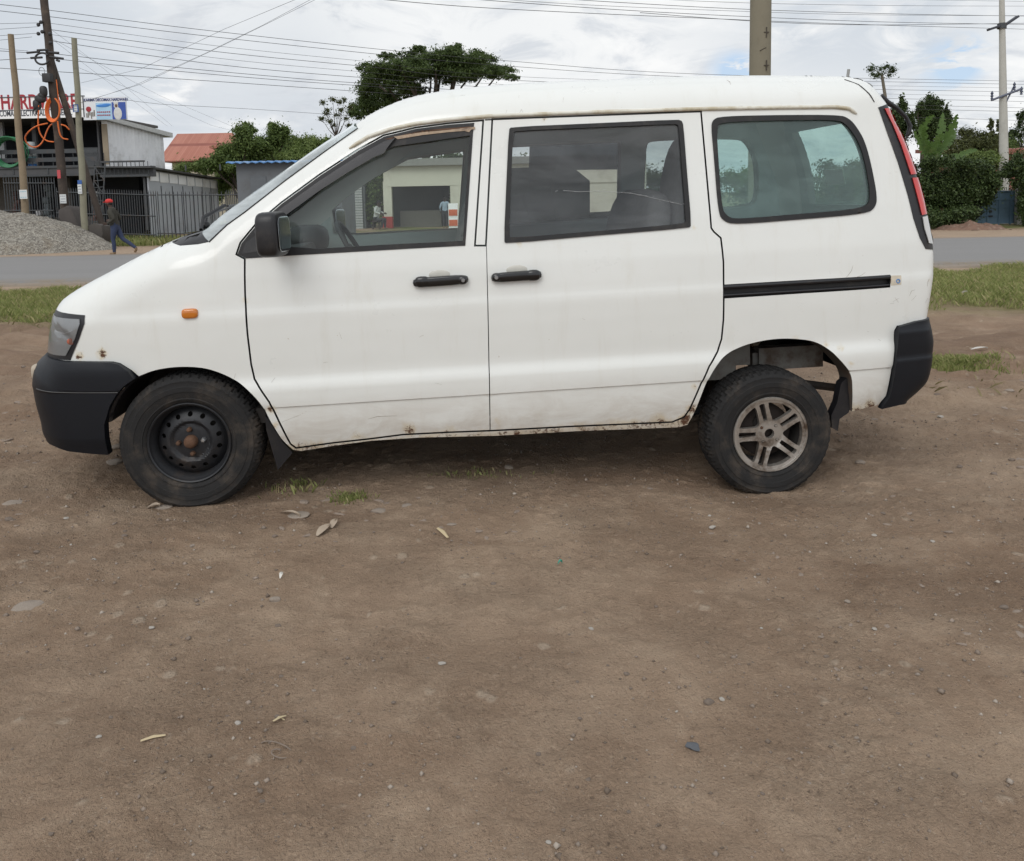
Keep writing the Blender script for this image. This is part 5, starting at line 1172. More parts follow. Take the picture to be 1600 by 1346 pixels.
# picket fences
def pickets(px0, px1, yt, yb, Y, n, label, rails):
    r = thing('iron_fence', label, 'fence', (L3((px0 + px1) / 2, yb[0], Y).x, Y, 0)); o = Vector(r.location); m = MB()
    for i in range(n):
        t = i / (n - 1); px = px0 + (px1 - px0) * t; y0 = yt[0] + (yt[1] - yt[0]) * t; y1 = yb[0] + (yb[1] - yb[0]) * t; a = L3(px, y0, Y); b = L3(px, y1, Y); b.z = min(b.z, 0) - .05; b.x = a.x
        m.tube([b - o, a - o - Vector((0, 0, .08)), a - o], [.017, .017, .004], 6)
    m.build('picket', M_IRON, r)['kind'] = 'stuff'
    m = MB()
    for u in rails: m.tube([L3(px0, yt[0] + (yb[0] - yt[0]) * u, Y - .03) - o, L3(px1, yt[1] + (yb[1] - yt[1]) * u, Y - .03) - o], .022, 6)
    m.build('rail', M_IRON, r)
pickets(5, 84, (277, 277), (372, 372), 30, 20, 'grey iron picket gate behind the gravel heap and the leftmost pole', (.1, .55)); pickets(88, 243, (293, 298), (366, 371), 29.5, 42, 'grey iron picket fence behind the walking person in front of the dark opening', (.10, .55, .95)); pickets(246, 352, (299, 299), (372, 374), 29.2, 18, 'grey iron picket fence in front of the metal lean-to', (.08, .9)); pickets(354, 392, (297, 297), (374, 374), 30.5, 14, 'dark picket fence left of the blue-roofed kiosk', (.1, .5))
# kiosk, red-tiled house
kio = thing('metal_kiosk', 'plain grey metal kiosk with a blue corrugated roof behind the bonnet', 'kiosk', (L3(430, 330, 24).x, 25, 0)); ko = Vector(kio.location); xa = L3(371, 300, 24).x - ko.x; xb = xa + 3.1; zt = L3(371, 254, 24).z
m = MB(); m.box(((xa + xb) / 2, 0, zt / 2 - .05), (xb - xa, 2.0, zt + .05)); m.build('wall', simple('kiosk_grey', (.125, .135, .145), .7, var=.1, scale=1.5, dirt=(.09, .09, .09), dscale=1), kio)
m = MB(); n = 60
vs = []; fs = []
for i in range(n + 1):
    x = xa - .2 + (xb - xa + .4) * i / n; d = .022 * math.sin(2 * pi * i / 4)
    vs += [(x, -1.28, zt + .0 + d), (x, 1.2, zt + .06 + d), (x, -1.28, zt - .035 + d), (x, 1.2, zt + .03 + d)]
    if i: b = (i - 1) * 4; fs += [(b, b + 4, b + 5, b + 1), (b + 2, b + 3, b + 7, b + 6), (b, b + 2, b + 6, b + 4)]
mesh_obj('roof', vs, fs, simple('blue_roof_sheet', (.10, .25, .52), .5, dirt=(.30, .40, .52), dscale=3), kio, 60)
m = MB(); x1 = L3(392, 300, 24).x - ko.x; x2 = L3(417, 300, 24).x - ko.x
m.box(((x1 + x2) / 2, -1.012, zt * .42), (x2 - x1, .02, zt * .82)); m.build('door', simple('kiosk_door', (.10, .11, .12), .7), kio, bevel=.004)
ho = thing('tiled_house', 'house with a red clay tile roof rising behind the metal lean-to', 'house', (L3(312, 250, 55).x, 58, 0)); hh_ = Vector(ho.location)
zr = L3(312, 203, 55).z; ze = L3(312, 249, 52).z; xl = L3(262, 230, 55).x - hh_.x; xr = L3(355, 230, 55).x - hh_.x
m = MB(); m.box(((xl + xr) / 2, 0, ze / 2 - .1), (xr - xl - .6, 6.4, ze + .1)); m.build('wall', simple('cream_render', (.40, .36, .28), .85), ho)
def tile_mat():
    t = NT('red_clay_tiles'); P = t.n('ShaderNodeNewGeometry').outputs['Position']; t._co = P; br = t.n('ShaderNodeTexBrick'); mp = t.n('ShaderNodeMapping'); mp.inputs['Rotation'].default_value = (pi / 2 - .5, 0, 0); t.l(P, mp.inputs[0]); t.l(mp.outputs[0], br.inputs[0]); br.inputs['Scale'].default_value = 3.4; br.inputs['Color1'].default_value = (.33, .125, .085, 1); br.inputs['Color2'].default_value = (.40, .17, .12, 1); br.inputs['Mortar'].default_value = (.22, .07, .05, 1)
    t.set(Base_Color=t.mix(t.ramp(t.noise(.6, 5), .4, .7, 0, .4), br.outputs[0], (.34, .13, .09)), Roughness=.8); t.bump(br.outputs['Fac'], -.6, .05); return t.mat
M_TILE = tile_mat(); m = MB(); e = .5
m.hexa([(xl - e, -3.7, ze), (xr + e, -3.7, ze), (xr + e, 3.7, ze), (xl - e, 3.7, ze), (xl - e, -.06, zr), (xr - .6, -.06, zr), (xr - .6, .06, zr), (xl - e, .06, zr)]); m.build('roof', M_TILE, ho)
m = MB(); xp = L3(336, 230, 52).x - hh_.x; zp = L3(336, 223, 52).z; m.hexa([(xp - 1.0, -4.3, zp - .25), (xp + 1.4, -4.3, zp - .25), (xp + 1.4, -2.2, zp - .25), (xp - 1.0, -2.2, zp - .25), (xp - 1.0, -4.3, zp - .1), (xp + 1.4, -4.3, zp - .1), (xp + 1.2, -2.0, zp + .05), (xp - .9, -2.0, zp + .05)]); m.build('porch_roof', M_TILE, ho)
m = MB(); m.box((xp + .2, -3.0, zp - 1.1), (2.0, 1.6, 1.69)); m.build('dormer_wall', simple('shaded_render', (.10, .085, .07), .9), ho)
# ---------- the shop across the road that shows through the van windows
fs_ = thing('cream_shop', 'cream single-storey shop seen through the front window of the van', 'shop', (0, 38.5, 0)); fo = Vector(fs_.location); YF = 37.0
def fb_(px0, py0, px1, py1, Y, dep, name, mat, par=None):
    m = MB(); a = L3(px0, py0, Y); b = L3(px1, py1, Y); z0 = min(a.z, b.z); z0 = -.05 if z0 < .25 else z0; z1 = max(a.z, b.z); m.box(((a.x + b.x) / 2 - fo.x, Y + dep / 2 - fo.y, (z0 + z1) / 2), (abs(b.x - a.x), dep, z1 - z0)); return m.build(name, mat, par or fs_)
M_CRW = simple('cream_wall', (.62, .60, .50), .8, var=.08, scale=1, dirt=(.45, .42, .34), dscale=.8); M_RDW = simple('red_wall_base', (.42, .06, .05), .8)
fb_(598, 252, 1010, 284, YF, .5, 'fascia', M_CRW); fb_(598, 284, 613, 339, YF + .02, .3, 'column', M_CRW); fb_(597.5, 339, 613.5, 358, YF - .01, .36, 'column_base', M_RDW); fb_(703, 284, 722, 358, YF + .02, .3, 'column', M_CRW); fb_(722, 284, 1010, 358, YF + .05, .3, 'front_wall', M_CRW)
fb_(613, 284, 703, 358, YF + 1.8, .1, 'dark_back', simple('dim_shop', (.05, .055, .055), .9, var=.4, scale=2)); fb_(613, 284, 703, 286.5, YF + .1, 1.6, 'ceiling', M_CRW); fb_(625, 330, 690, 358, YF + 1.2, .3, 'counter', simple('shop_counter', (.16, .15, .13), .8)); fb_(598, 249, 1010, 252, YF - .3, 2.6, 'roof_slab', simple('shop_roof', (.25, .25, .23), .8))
M_SHUT = simple('grey_slats', (.42, .43, .42), .6, var=.1)
sb = thing('shuttered_store', 'store with two pale slatted roller doors beside the cream shop', 'store', (L3(550, 340, 37).x, 37, 0)); fo = Vector(sb.location)
fb_(520, 262, 572, 358, 37.2, 2.4, 'wall', simple('store_wall', (.13, .14, .14), .85), sb)
for (p0, p1) in ((533, 547), (554, 568)):
    a = L3(p0, 284, 37.15); b = L3(p1, 357, 37.15); m = MB()
    for i in range(18): z = (a.z) * (i + .5) / 18; m.box(((a.x + b.x) / 2 - fo.x, .12 - .02, z), (b.x - a.x, .06, a.z / 18 * .8))
    m.build('roller_door', M_SHUT, sb)
m = MB(); q = L3(709, 355, 35.5); m.box((q.x, 35.5, .55), (.42, .3, 1.1), m=0); m.box((q.x, 35.34, .70), (.40, .02, .3), m=1); m.box((q.x, 35.34, .25), (.40, .02, .3), m=1)
tag(m.build('advert_box', [M_SIGNW, simple('orange_print', (.6, .13, .05), .6)], bevel=.02), 'white and orange box stand in front of the cream shop', 'display stand')
# ================================================================== WIRES, CENTRE AND RIGHT POLES
wires = [
 ([(-30, 4), (75, 16), (300, 45), (600, 78), (800, 96), (1090, 116), (1640, 128)], 0), ([(-30, 14), (75, 26), (300, 54), (600, 86), (800, 104), (1090, 121), (1640, 133)], 0),
 ([(74, 36), (330, 71), (560, 95), (850, 122), (1640, 139)], 1), ([(75, 46), (330, 80), (560, 103), (850, 128), (1640, 145)], 0), ([(78, 54), (330, 90), (560, 112), (850, 135), (1640, 152)], 1), ([(80, 64), (330, 100), (560, 121), (850, 140), (1640, 160)], 0),
 ([(82, 84), (250, 103), (420, 119), (560, 130), (900, 150), (1640, 170)], 0), ([(84, 92), (250, 109), (420, 124), (560, 134), (900, 156), (1640, 176)], 0), ([(-30, 105), (100, 113), (300, 125), (560, 143), (900, 166), (1640, 190)], 0), ([(196, 156), (250, 163), (380, 170), (500, 178), (700, 192)], 1),
 ([(-30, 38), (62, 36)], 1), ([(-30, 48), (60, 42)], 1), ([(-30, 58), (62, 52)], 1), ([(-30, 74), (44, 80)], 1), ([(-30, 78), (50, 83)], 0), ([(-30, 96), (50, 91)], 0), ([(-30, 66), (50, 58)], 1)]
wires_r = [([(560, -4), (720, 10), (900, 20), (1080, 28), (1330, 38), (1640, 47)], 0), ([(1000, 20), (1172, 33), (1330, 39), (1500, 38), (1640, 36)], 0), ([(700, -4), (900, 11), (1080, 22), (1330, 33), (1500, 37), (1640, 39)], 0), ([(840, -4), (1000, 6), (1172, 15), (1400, 22), (1640, 26)], 0), ([(985, -3), (1172, 5), (1400, 9), (1640, 10)], 1), ([(1370, -1), (1640, 3)], 1), ([(740, -4), (900, 7), (1080, 15), (1330, 23), (1640, 25)], 1)]
drops = [([(77, 58), (160, 122), (262, 198)], 25.9, 44), ([(77, 44), (160, 106), (270, 198)], 25.9, 46), ([(118, 104), (200, 138), (330, 196), (400, 214)], 26, 44), ([(84, 62), (250, 150), (380, 205)], 26, 45), ([(126, 130), (220, 108), (350, 46), (470, -4)], 26, 18), ([(88, 172), (220, 132), (330, 80), (420, 36), (500, -4)], 26, 20), ([(88, 174), (210, 134), (320, 84), (410, 40), (492, -4)], 26, 20)]
def wire(pts, thin, ya, yb, label, group, r=None):
    P = np.array(pts, float) / 3000; P = (_smooth_chain(np.column_stack([P, np.zeros(len(P))]))[:, :2] * 3000).tolist()
    xs = np.array([p[0] for p in P]); t = (xs - (-30)) / 1670.; inv = (1 / ya) * (1 - t) + (1 / yb) * t
    m = MB(); q = [L3(p[0], p[1], 1 / i) for p, i in zip(P, inv)]; keep = [q[0]] + [b for a, b in zip(q, q[1:]) if (b - a).length > .01]
    m.tube(keep, r or (.006 if thin else .009), 5); tag(m.build('power_line', M_CABLE, None, 60), label, 'power line', group)
for p, th in wires: wire(p, th, 26, 47, 'thin dark overhead wire strung past the leaning roadside poles on the left', 'overhead wires from the left poles')
for p, th in wires_r: wire(p, th, 16, 34, 'thin dark overhead wire crossing high behind the thick pole above the roof', 'overhead wires above the van roof', .0055 if th else .008)
for p, ya, yb in drops:
    m = MB(); n = len(p); q = [L3(x, y, ya + (yb - ya) * i / (n - 1)) for i, (x, y) in enumerate(p)]; m.tube(q, .004, 5); tag(m.build('drop_wire', M_CABLE, None, 60), 'thin dark service wire slanting steeply across the sky on the left', 'power line', 'slanting service wires')
# thick pole behind the van
M_CPOLE = simple('grey_brown_pole', (.205, .185, .135), .85, var=.12, scale=3, bump=.2, dirt=(.15, .13, .09), dscale=1.4)
Yc = 10.8; a = L3(1187.5, 118, Yc); cp = thing('utility_pole', 'thick grey-brown pole rising behind the van roof', 'pole', (a.x, Yc, -.1)); r = 15.6 / F * Yc; zt_ = L3(1187.5, -80, Yc).z
m = MB(); k = 24; lean = (L3(1188, 0, Yc).x - L3(1187, 118, Yc).x) / (L3(1188, 0, Yc).z - L3(1187, 118, Yc).z)
m.tube([(lean * (z - a.z), .01 * math.sin(z), z) for z in np.linspace(0, zt_, 10)], [r * 1.08 - .012 * i / 9 for i in range(10)], k); m.build('shaft', M_CPOLE, cp, 60)
m = MB()
for py in (54, 105): 
    q = L3(1192.5, py, Yc); m.box((q.x - a.x, -r - .004, q.z + .1), (.012, .012, .13)); m.box((q.x - a.x, -r - .004, q.z + .1), (.07, .009, .012))
q = L3(1186, 80, Yc); m.tube([(q.x - a.x - .03, -r - .002, q.z + .08), (q.x - a.x + .05, -r - .002, q.z + .12)], .006, 5); m.build('carved_mark', simple('mark_dark', (.06, .05, .04), .9), cp)
# right pole, its crossarm and lamps
Yp = 31.; top = L3(1565, -30, Yp); bot = L3(1569, 285, Yp); rp = thing('concrete_pole', 'pale concrete pole with slanting crossarm and two lamp heads at the right edge', 'pole', (bot.x, Yp, -.2)); ro_ = Vector(rp.location)
m = MB(); m.tube([(0, 0, 0), (0, 0, 1.0), bot - ro_, top - ro_], [.20, .19, .175, .085], 16); m.build('shaft', simple('pale_concrete_pole', (.44, .43, .39), .8, var=.1, dirt=(.34, .33, .29), dscale=1), rp, 60)
m = MB(); m.tube([L3(1549, 157, Yp - .15) - ro_, L3(1597, 139, Yp - .15) - ro_], .045, 6); m.tube([L3(1571, 162, Yp - .1) - ro_, L3(1586, 132, Yp - .1) - ro_], .03, 6); m.build('crossarm', simple('blue_grey_steel', (.10, .11, .15), .6), rp)
for (x, y) in ((1550, 149), (1585, 135), (1596, 142)): m = MB(); c = L3(x, y, Yp - .15) - ro_; m.lathez([(0, -.16), (.05, -.14), (.03, -.07), (.06, -.04), (.03, .02), (.055, .06), (.03, .12), (0, .17)], 12, c); m.build('insulator', simple('insulator_blue', (.05, .06, .10), .4), rp)
for (x0, y0, x1, y1) in ((1544, 47, 1562, 41), (1568, 41, 1590, 26)):
    m = MB(); A_, B_ = L3(x0, y0, Yp) - ro_, L3(x1, y1, Yp) - ro_; d = B_ - A_; an = math.atan2(d.z, d.x); m.box((A_ + B_) / 2, (d.length, .22, .085), Matrix.Rotation(-an, 3, 'Y')); m.build('lamp_head', simple('lamp_dark', (.035, .038, .05), .5), rp, bevel=.02)
m = MB(); m.lathez([(.0, -.1), (.16, -.1), (.16, .1), (0, .1)], 14, L3(1565.5, 41, Yp) - ro_); m.build('lamp_bracket', M_IRON, rp)

# ================================================================== TREES AND PLANTS
def leaf_cloud(clumps, n, size, aspect=.5, flat=.3, jitter=1.0, core=False, seed=0):
    """clumps: (center, (rx, ry, rz), weight). Returns verts and quads of many small leaves on and in the clumps."""
    r = np.random.default_rng(seed); wts = np.array([c[2] for c in clumps], float); wts /= wts.sum(); pick = r.choice(len(clumps), n, p=wts)
    C = np.array([c[0] for c in clumps])[pick]; Rr = np.array([c[1] for c in clumps])[pick]
    d = r.normal(0, 1, (n, 3)); d /= np.linalg.norm(d, axis=1, keepdims=True); rad = np.abs(r.normal(0, .62, n)) + .08; P = C + d * Rr * rad[:, None]
    nrm = d * .6 + r.normal(0, .6, (n, 3)) + np.array([0, 0, flat]); nrm /= np.linalg.norm(nrm, axis=1, keepdims=True)
    t = np.cross(nrm, r.normal(0, 1, (n, 3))); t /= np.linalg.norm(t, axis=1, keepdims=True); b = np.cross(nrm, t); s = (size * r.lognormal(0, .3, n))[:, None]
    v = np.stack([P - t * s * .5, P + b * s * aspect * .5 + nrm * s * .06, P + t * s * .5, P - b * s * aspect * .5 + nrm * s * .06], 1)
    return v.reshape(-1, 3), np.arange(n * 4).reshape(n, 4)
def px_clumps(L, Y, spread=1.5, sub=5, subr=.5, seed=1):
    r = np.random.default_rng(seed); out = []
    for (px, py, rx, ry) in L:
        y0 = Y + r.uniform(-spread, spread); c = np.array(W(px, py, y0)); sx, sz = rx / F * y0, ry / F * y0
        out.append((c, (sx * .75, min(spread, sx) * .8, sz * .75), sx * sz))
        for _ in range(sub):
            d = r.normal(0, 1, 3); d /= np.linalg.norm(d); q = subr * r.uniform(.6, 1.1); out.append((c + d * np.array([sx, min(spread, sx), sz]) * .85, (sx * q, sx * q, sz * q), sx * sz * q * q))
    return out
def limbs(mb, base, tips, r0, rng_, seg=5):
    for tip in tips:
        base = Vector(base); tip = Vector(tip); pts = []
        for i in range(seg + 1):
            t = i / seg; p = base.lerp(tip, t); p.z += .25 * (tip - base).length * math.sin(pi * t) * .25; w_ = .05 * (tip - base).length * math.sin(pi * t); p += Vector((rng_.uniform(-1, 1) * w_, rng_.uniform(-1, 1) * w_, rng_.uniform(-.5, .5) * w_)); pts.append(p)
        mb.tube(pts, [r0 * (1 - .8 * i / seg) for i in range(seg + 1)], 7)
def tree(name, label, cat, clumps, n, size, lmat, trunk_px=None, Y=40, r0=.2, aspect=.5, flat=.3, seed=0, group=None, tmat=None, ntips=8, fork=.45):
    r = random.Random(seed); c0 = np.mean([c[0] for c in clumps], 0); bx = L3(trunk_px, 320, Y).x if trunk_px else c0[0]
    root = thing(name, label, cat, (bx, Y, 0), group); o = Vector(root.location)
    v, f = leaf_cloud(clumps, n, size, aspect, flat, seed=seed); mesh_obj('crown', v - np.array(o), f, lmat, root, None)
    m = MB(); zc = min(c[0][2] for c in clumps); zf = max(.3, zc * fork + .3)
    m.tube([(0, 0, -.2), (.06, 0, zf * .5), (0, .05, zf)], [r0 * 1.25, r0, r0 * .85], 10)
    big = sorted(clumps, key=lambda c: -c[2])[:ntips * 2]; r.shuffle(big); limbs(m, (0, .05, zf - .05), [Vector(c[0]) - o for c in big[:ntips]], r0 * .6, r)
    m.build('trunk', tmat or M_BARK, root, 60); return root
M_BARK = simple('tree_bark', (.065, .05, .038), .9, var=.35, scale=6, bump=.4)
M_LF_D = leaf_mat('dark_leaves', (.022, .040, .012), (.080, .115, .034), .25); M_LF_A = leaf_mat('umbrella_leaves', (.036, .060, .018), (.11, .155, .045), .35); M_LF_M = leaf_mat('mid_leaves', (.055, .092, .022), (.165, .225, .065), .3); M_LF_L = leaf_mat('light_leaves', (.08, .12, .028), (.21, .27, .085), .35); M_LF_Y = leaf_mat('olive_leaves', (.045, .055, .016), (.11, .12, .04), .3); M_LF_H = leaf_mat('hedge_leaves', (.022, .040, .012), (.080, .118, .036), .2, .5, tip=(.07, .10, .03))
# the big spreading tree
ac = [(600, 105, 30, 14), (575, 110, 18, 10), (640, 92, 28, 14), (690, 84, 34, 12), (725, 92, 32, 14), (750, 100, 26, 14), (780, 114, 26, 9), (800, 121, 12, 5), (705, 112, 40, 16), (660, 118, 26, 13), (625, 128, 26, 12), (590, 145, 26, 14), (570, 165, 20, 14), (555, 178, 14, 8), (610, 155, 20, 12), (735, 118, 30, 10), (650, 140, 20, 8), (712, 74, 10, 6), (605, 88, 12, 6), (655, 78, 14, 6), (745, 82, 12, 6), (600, 122, 30, 14), (640, 108, 30, 16), (570, 138, 22, 14), (690, 100, 36, 16), (760, 112, 30, 10), (635, 142, 24, 12), (585, 160, 24, 14), (720, 106, 30, 14)]
tree('umbrella_tree', 'big dark spreading tree with flat layered crown behind the van roof', 'tree', px_clumps(ac, 60, 3.5, 14, .45, 3), 110000, .15, M_LF_A, 668, 60, .32, .45, .35, 5, ntips=20, fork=.55)
# thin sapling in front of it
sap = thing('sapling', 'thin young tree with sparse leaf tips left of the big spreading tree', 'tree', (L3(530, 320, 36).x, 36, 0)); o = Vector(sap.location); m = MB(); cl_s = []
m.tube([(0, 0, -.2), (0, 0, L3(530, 205, 36).z)], [.06, .035], 7)
for (x, y) in ((504, 160), (512, 172), (520, 156), (530, 160), (538, 156), (547, 168), (503, 186), (515, 190), (526, 180), (540, 185), (533, 172), (545, 196), (510, 178), (522, 196)):
    t = L3(x, y, 36 + rng.uniform(-.6, .6)); m.tube([Vector((0, 0, L3(530, 215, 36).z)), ((t - o) * .5 + Vector((0, 0, L3(530, 215, 36).z)) * .5) + Vector((.0, 0, -.1)), t - o], [.022, .014, .006], 5); cl_s.append((np.array(t), (.19, .19, .13), 1))
m.build('trunk', M_BARK, sap, 60); v, f = leaf_cloud(cl_s, 2600, .075, .45, .3, seed=8); mesh_obj('crown', v - np.array(o), f, M_LF_Y, sap, None)
tree('leafy_tree', 'bright bushy tree right of the red tile roof, above the kiosk', 'tree', px_clumps([(385, 222, 22, 22), (365, 238, 20, 18), (400, 240, 24, 18), (350, 250, 22, 14), (390, 202, 10, 12), (330, 256, 16, 12), (375, 262, 30, 12), (360, 275, 18, 24)], 40, 2, 6, .5, 11), 48000, .11, M_LF_M, 380, 40, .14, seed=11)
tree('leafy_tree', 'dark green bushy tree just left of the windscreen above the kiosk', 'tree', px_clumps([(432, 215, 18, 20), (415, 232, 18, 18), (448, 228, 16, 18), (435, 248, 30, 14), (425, 203, 9, 9)], 41.5, 2, 6, .5, 12), 34000, .11, M_LF_M, 432, 41.5, .14, seed=12)
tree('leafy_tree', 'rounded light green tree against the windscreen edge of the van', 'tree', px_clumps([(480, 225, 22, 15), (468, 240, 20, 14), (500, 232, 18, 18), (455, 250, 20, 10)], 39, 2, 6, .5, 13), 34000, .10, M_LF_L, 480, 39, .12, seed=13)
tree('garden_shrub', 'low yellow-green shrub right beneath the red tile roof', 'shrub', px_clumps([(290, 262, 18, 12), (312, 262, 16, 12), (280, 268, 12, 10), (345, 285, 14, 25)], 43, 1.5, 5, .5, 14), 18000, .09, M_LF_L, 300, 43, .08, seed=14)
for i, (px, py, rx, ry, lab) in enumerate(((600, 275, 60, 30, 'bushy tree behind the shuttered store seen through the front window'), (720, 262, 70, 26, 'wide tree mass behind the cream shop roof'), (880, 268, 90, 24, 'dark tree mass seen through the smoked window'), (1060, 280, 90, 24, 'tree seen through the left half of the quarter window'), (1210, 285, 80, 24, 'tree seen through the quarter window of the van'), (1330, 280, 60, 24, 'tree behind the rear corner of the van'))):
    tree('background_tree', lab, 'tree', px_clumps([(px - rx * .5, py, rx * .6, ry), (px + rx * .5, py + 5, rx * .6, ry * .9), (px, py - 8, rx * .6, ry * .8), (px, py + 30, rx, 30)], 46, 2, 5, .5, 20 + i), 16000, .17, (M_LF_M, M_LF_D)[i % 2], px, 46, .15, seed=20 + i)
tree('dense_bush', 'green bush between the roller doors and the cream shop', 'bush', px_clumps([(582, 310, 14, 30), (588, 290, 12, 20), (578, 340, 14, 14)], 38.5, 1, 5, .5, 29), 9000, .10, M_LF_M, 583, 38.5, .05, seed=29)
# ---------- right side
def hedge(label, L, Y, n, seed, mat=M_LF_H, depth=.9, core_pts=None, size=.075):
    cl = px_clumps(L, Y, depth, 9, .42, seed); c0 = np.mean([c[0] for c in cl], 0); root = thing('hedge', label, 'hedge', (c0[0], Y, 0)); o = np.array(root.location)
    v, f = leaf_cloud(cl, n, size, .5, .35, seed=seed); mesh_obj('foliage', v - o, f, mat, root, None)
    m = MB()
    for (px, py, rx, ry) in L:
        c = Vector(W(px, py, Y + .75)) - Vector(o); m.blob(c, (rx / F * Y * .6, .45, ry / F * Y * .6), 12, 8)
    m.build('dark_core', simple('hedge_inside', (.010, .013, .007), 1.), root, 60); return root  # near-black solid core added so the foliage is not see-through
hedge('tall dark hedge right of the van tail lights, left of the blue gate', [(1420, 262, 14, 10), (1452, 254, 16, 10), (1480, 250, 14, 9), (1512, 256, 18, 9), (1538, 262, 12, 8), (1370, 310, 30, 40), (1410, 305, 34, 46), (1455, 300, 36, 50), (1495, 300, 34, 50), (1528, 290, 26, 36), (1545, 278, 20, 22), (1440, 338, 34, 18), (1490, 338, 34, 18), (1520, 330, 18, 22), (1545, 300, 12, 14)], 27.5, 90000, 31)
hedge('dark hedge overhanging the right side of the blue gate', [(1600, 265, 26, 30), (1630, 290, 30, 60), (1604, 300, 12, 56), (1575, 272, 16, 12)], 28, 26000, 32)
tree('conifer', 'small dark pointed tree just behind the tail lights', 'tree', px_clumps([(1405, 175, 10, 14), (1412, 165, 7, 14), (1395, 190, 12, 16), (1415, 200, 16, 26), (1395, 225, 16, 26), (1425, 190, 7, 12)], 36, 1, 6, .5, 33), 18000, .09, M_LF_D, 1405, 36, .1, seed=33)
for i, (x, y, lab, w_) in enumerate(((1440, 180, 'left tall dark eucalyptus behind the banana leaves', 9), (1452, 172, 'middle tall dark eucalyptus, tallest of the clump', 9), (1466, 178, 'right rounded eucalyptus of the dark clump', 12), (1480, 190, 'slender eucalyptus at the right end of the dark clump', 6))):
    tree('eucalyptus', lab, 'tree', px_clumps([(x, y, w_, 18), (x + 2, y + 22, w_ + 2, 20), (x - 1, y - 12, w_ * .6, 10)], 62, 1.5, 6, .5, 40 + i), 14000, .15, M_LF_D, x, 62, .15, seed=40 + i, group='eucalyptus clump behind the banana plant')
tree('shrub_tree', 'feathery olive shrub above the hedge right of the banana plant', 'shrub', px_clumps([(1515, 218, 22, 18), (1500, 235, 22, 16), (1535, 225, 20, 16), (1530, 245, 26, 14), (1490, 250, 22, 16), (1550, 250, 18, 12)], 34, 1.5, 7, .45, 45), 26000, .085, M_LF_Y, 1515, 34, .08, seed=45)
tree('yellow_shrub', 'yellow-green shrub on top of the hedge beside the drooping banana leaf', 'shrub', px_clumps([(1530, 244, 22, 9), (1545, 252, 16, 8), (1510, 250, 14, 8)], 30, 1, 6, .45, 46), 12000, .07, M_LF_L, 1530, 30, .05, seed=46)
for i, (x, y0) in enumerate(((1549, 186), (1560, 190))):
    tree('slender_sapling', ('left thin sapling rising beside the concrete pole', 'right thin sapling touching the concrete pole')[i], 'tree', px_clumps([(x, y0 + 8, 4, 10), (x + 1, y0 + 26, 6, 12), (x, y0 + 44, 8, 10)], 36, .3, 4, .5, 50 + i), 700, .13, M_LF_Y, x, 36, .03, seed=50 + i)
tree('background_tree', 'dark tree at the right edge of the photo behind the concrete pole', 'tree', px_clumps([(1596, 185, 8, 14), (1610, 205, 20, 26), (1580, 222, 16, 14), (1600, 235, 24, 14), (1588, 208, 8, 12)], 48, 1.5, 6, .5, 55), 18000, .11, M_LF_D, 1600, 48, .12, seed=55)
tree('background_tree', 'bushy tree filling the gap between hedge top and brick house', 'tree', px_clumps([(1570, 232, 20, 12), (1548, 228, 16, 12), (1595, 245, 16, 10)], 44, 1.5, 6, .5, 56), 18000, .10, M_LF_M, 1570, 44, .1, seed=56)
# papaya
pa = thing('papaya_tree', 'spindly papaya tree with a small drooping crown above the van tail', 'tree', (L3(1386, 320, 31).x, 31, 0)); o = Vector(pa.location); tp = L3(1378, 118, 31) - o
m = MB(); m.tube([(0, 0, -.2), (.02, 0, 2.5), L3(1383, 150, 31) - o, tp], [.10, .085, .06, .05], 10); m.build('trunk', simple('papaya_stem', (.16, .14, .11), .9), pa, 60)
cl_s = []; m = MB()
for k in range(13):
    a_ = 2 * pi * k / 13 + rng.uniform(-.2, .2); el = rng.uniform(-.35, .75); L_ = rng.uniform(.30, .46); e = tp + Vector((math.cos(a_) * L_, math.sin(a_) * L_, el * .42 + .05)); m.tube([tp - Vector((0, 0, .05)), (tp + e) / 2 + Vector((0, 0, .07)), e], [.012, .010, .006], 5); cl_s.append((np.array(e + o), (.17, .17, .12), 1))
m.build('leaf_stalk', M_LF_Y, pa); v, f = leaf_cloud(cl_s, 1500, .07, .4, .2, seed=60); mesh_obj('crown', v - np.array(o), f, M_LF_D, pa, None)
# banana plant
ba = thing('banana_plant', 'banana plant with broad bright leaves standing over the hedge', 'banana plant', (L3(1462, 330, 28.6).x, 28.6, 0)); o = Vector(ba.location)
m = MB(); m.tube([(0, 0, -.1), (.02, 0, 1.4), L3(1462, 240, 28.6) - o], [.16, .13, .08], 12); m.build('stem', simple('banana_stem', (.10, .13, .045), .7), ba, 60)
def banana_mat():
    t = NT('banana_leaf'); c = t.mix(t.noise(5, 5, .7, .5, (1, 1, 4)), (.045, .095, .016), (.12, .20, .045)); c = t.mix(t.ramp(t.noise(2.2, 4), .55, .75, 0, .5), c, (.17, .19, .06)); t.set(Base_Color=c, Roughness=.45)
    tr = t.n('ShaderNodeBsdfTranslucent'); t.l(c, tr.inputs[0]); mx = t.n('ShaderNodeMixShader'); mx.inputs[0].default_value = .35; t.l(t.b.outputs[0], mx.inputs[1]); t.l(tr.outputs[0], mx.inputs[2]); t.l(mx.outputs[0], t.out.inputs[0]); t.bump(t.noise(14, 3, .6, 0, (1, 1, 5)), .6, .03); return t.mat
M_BAN = banana_mat()
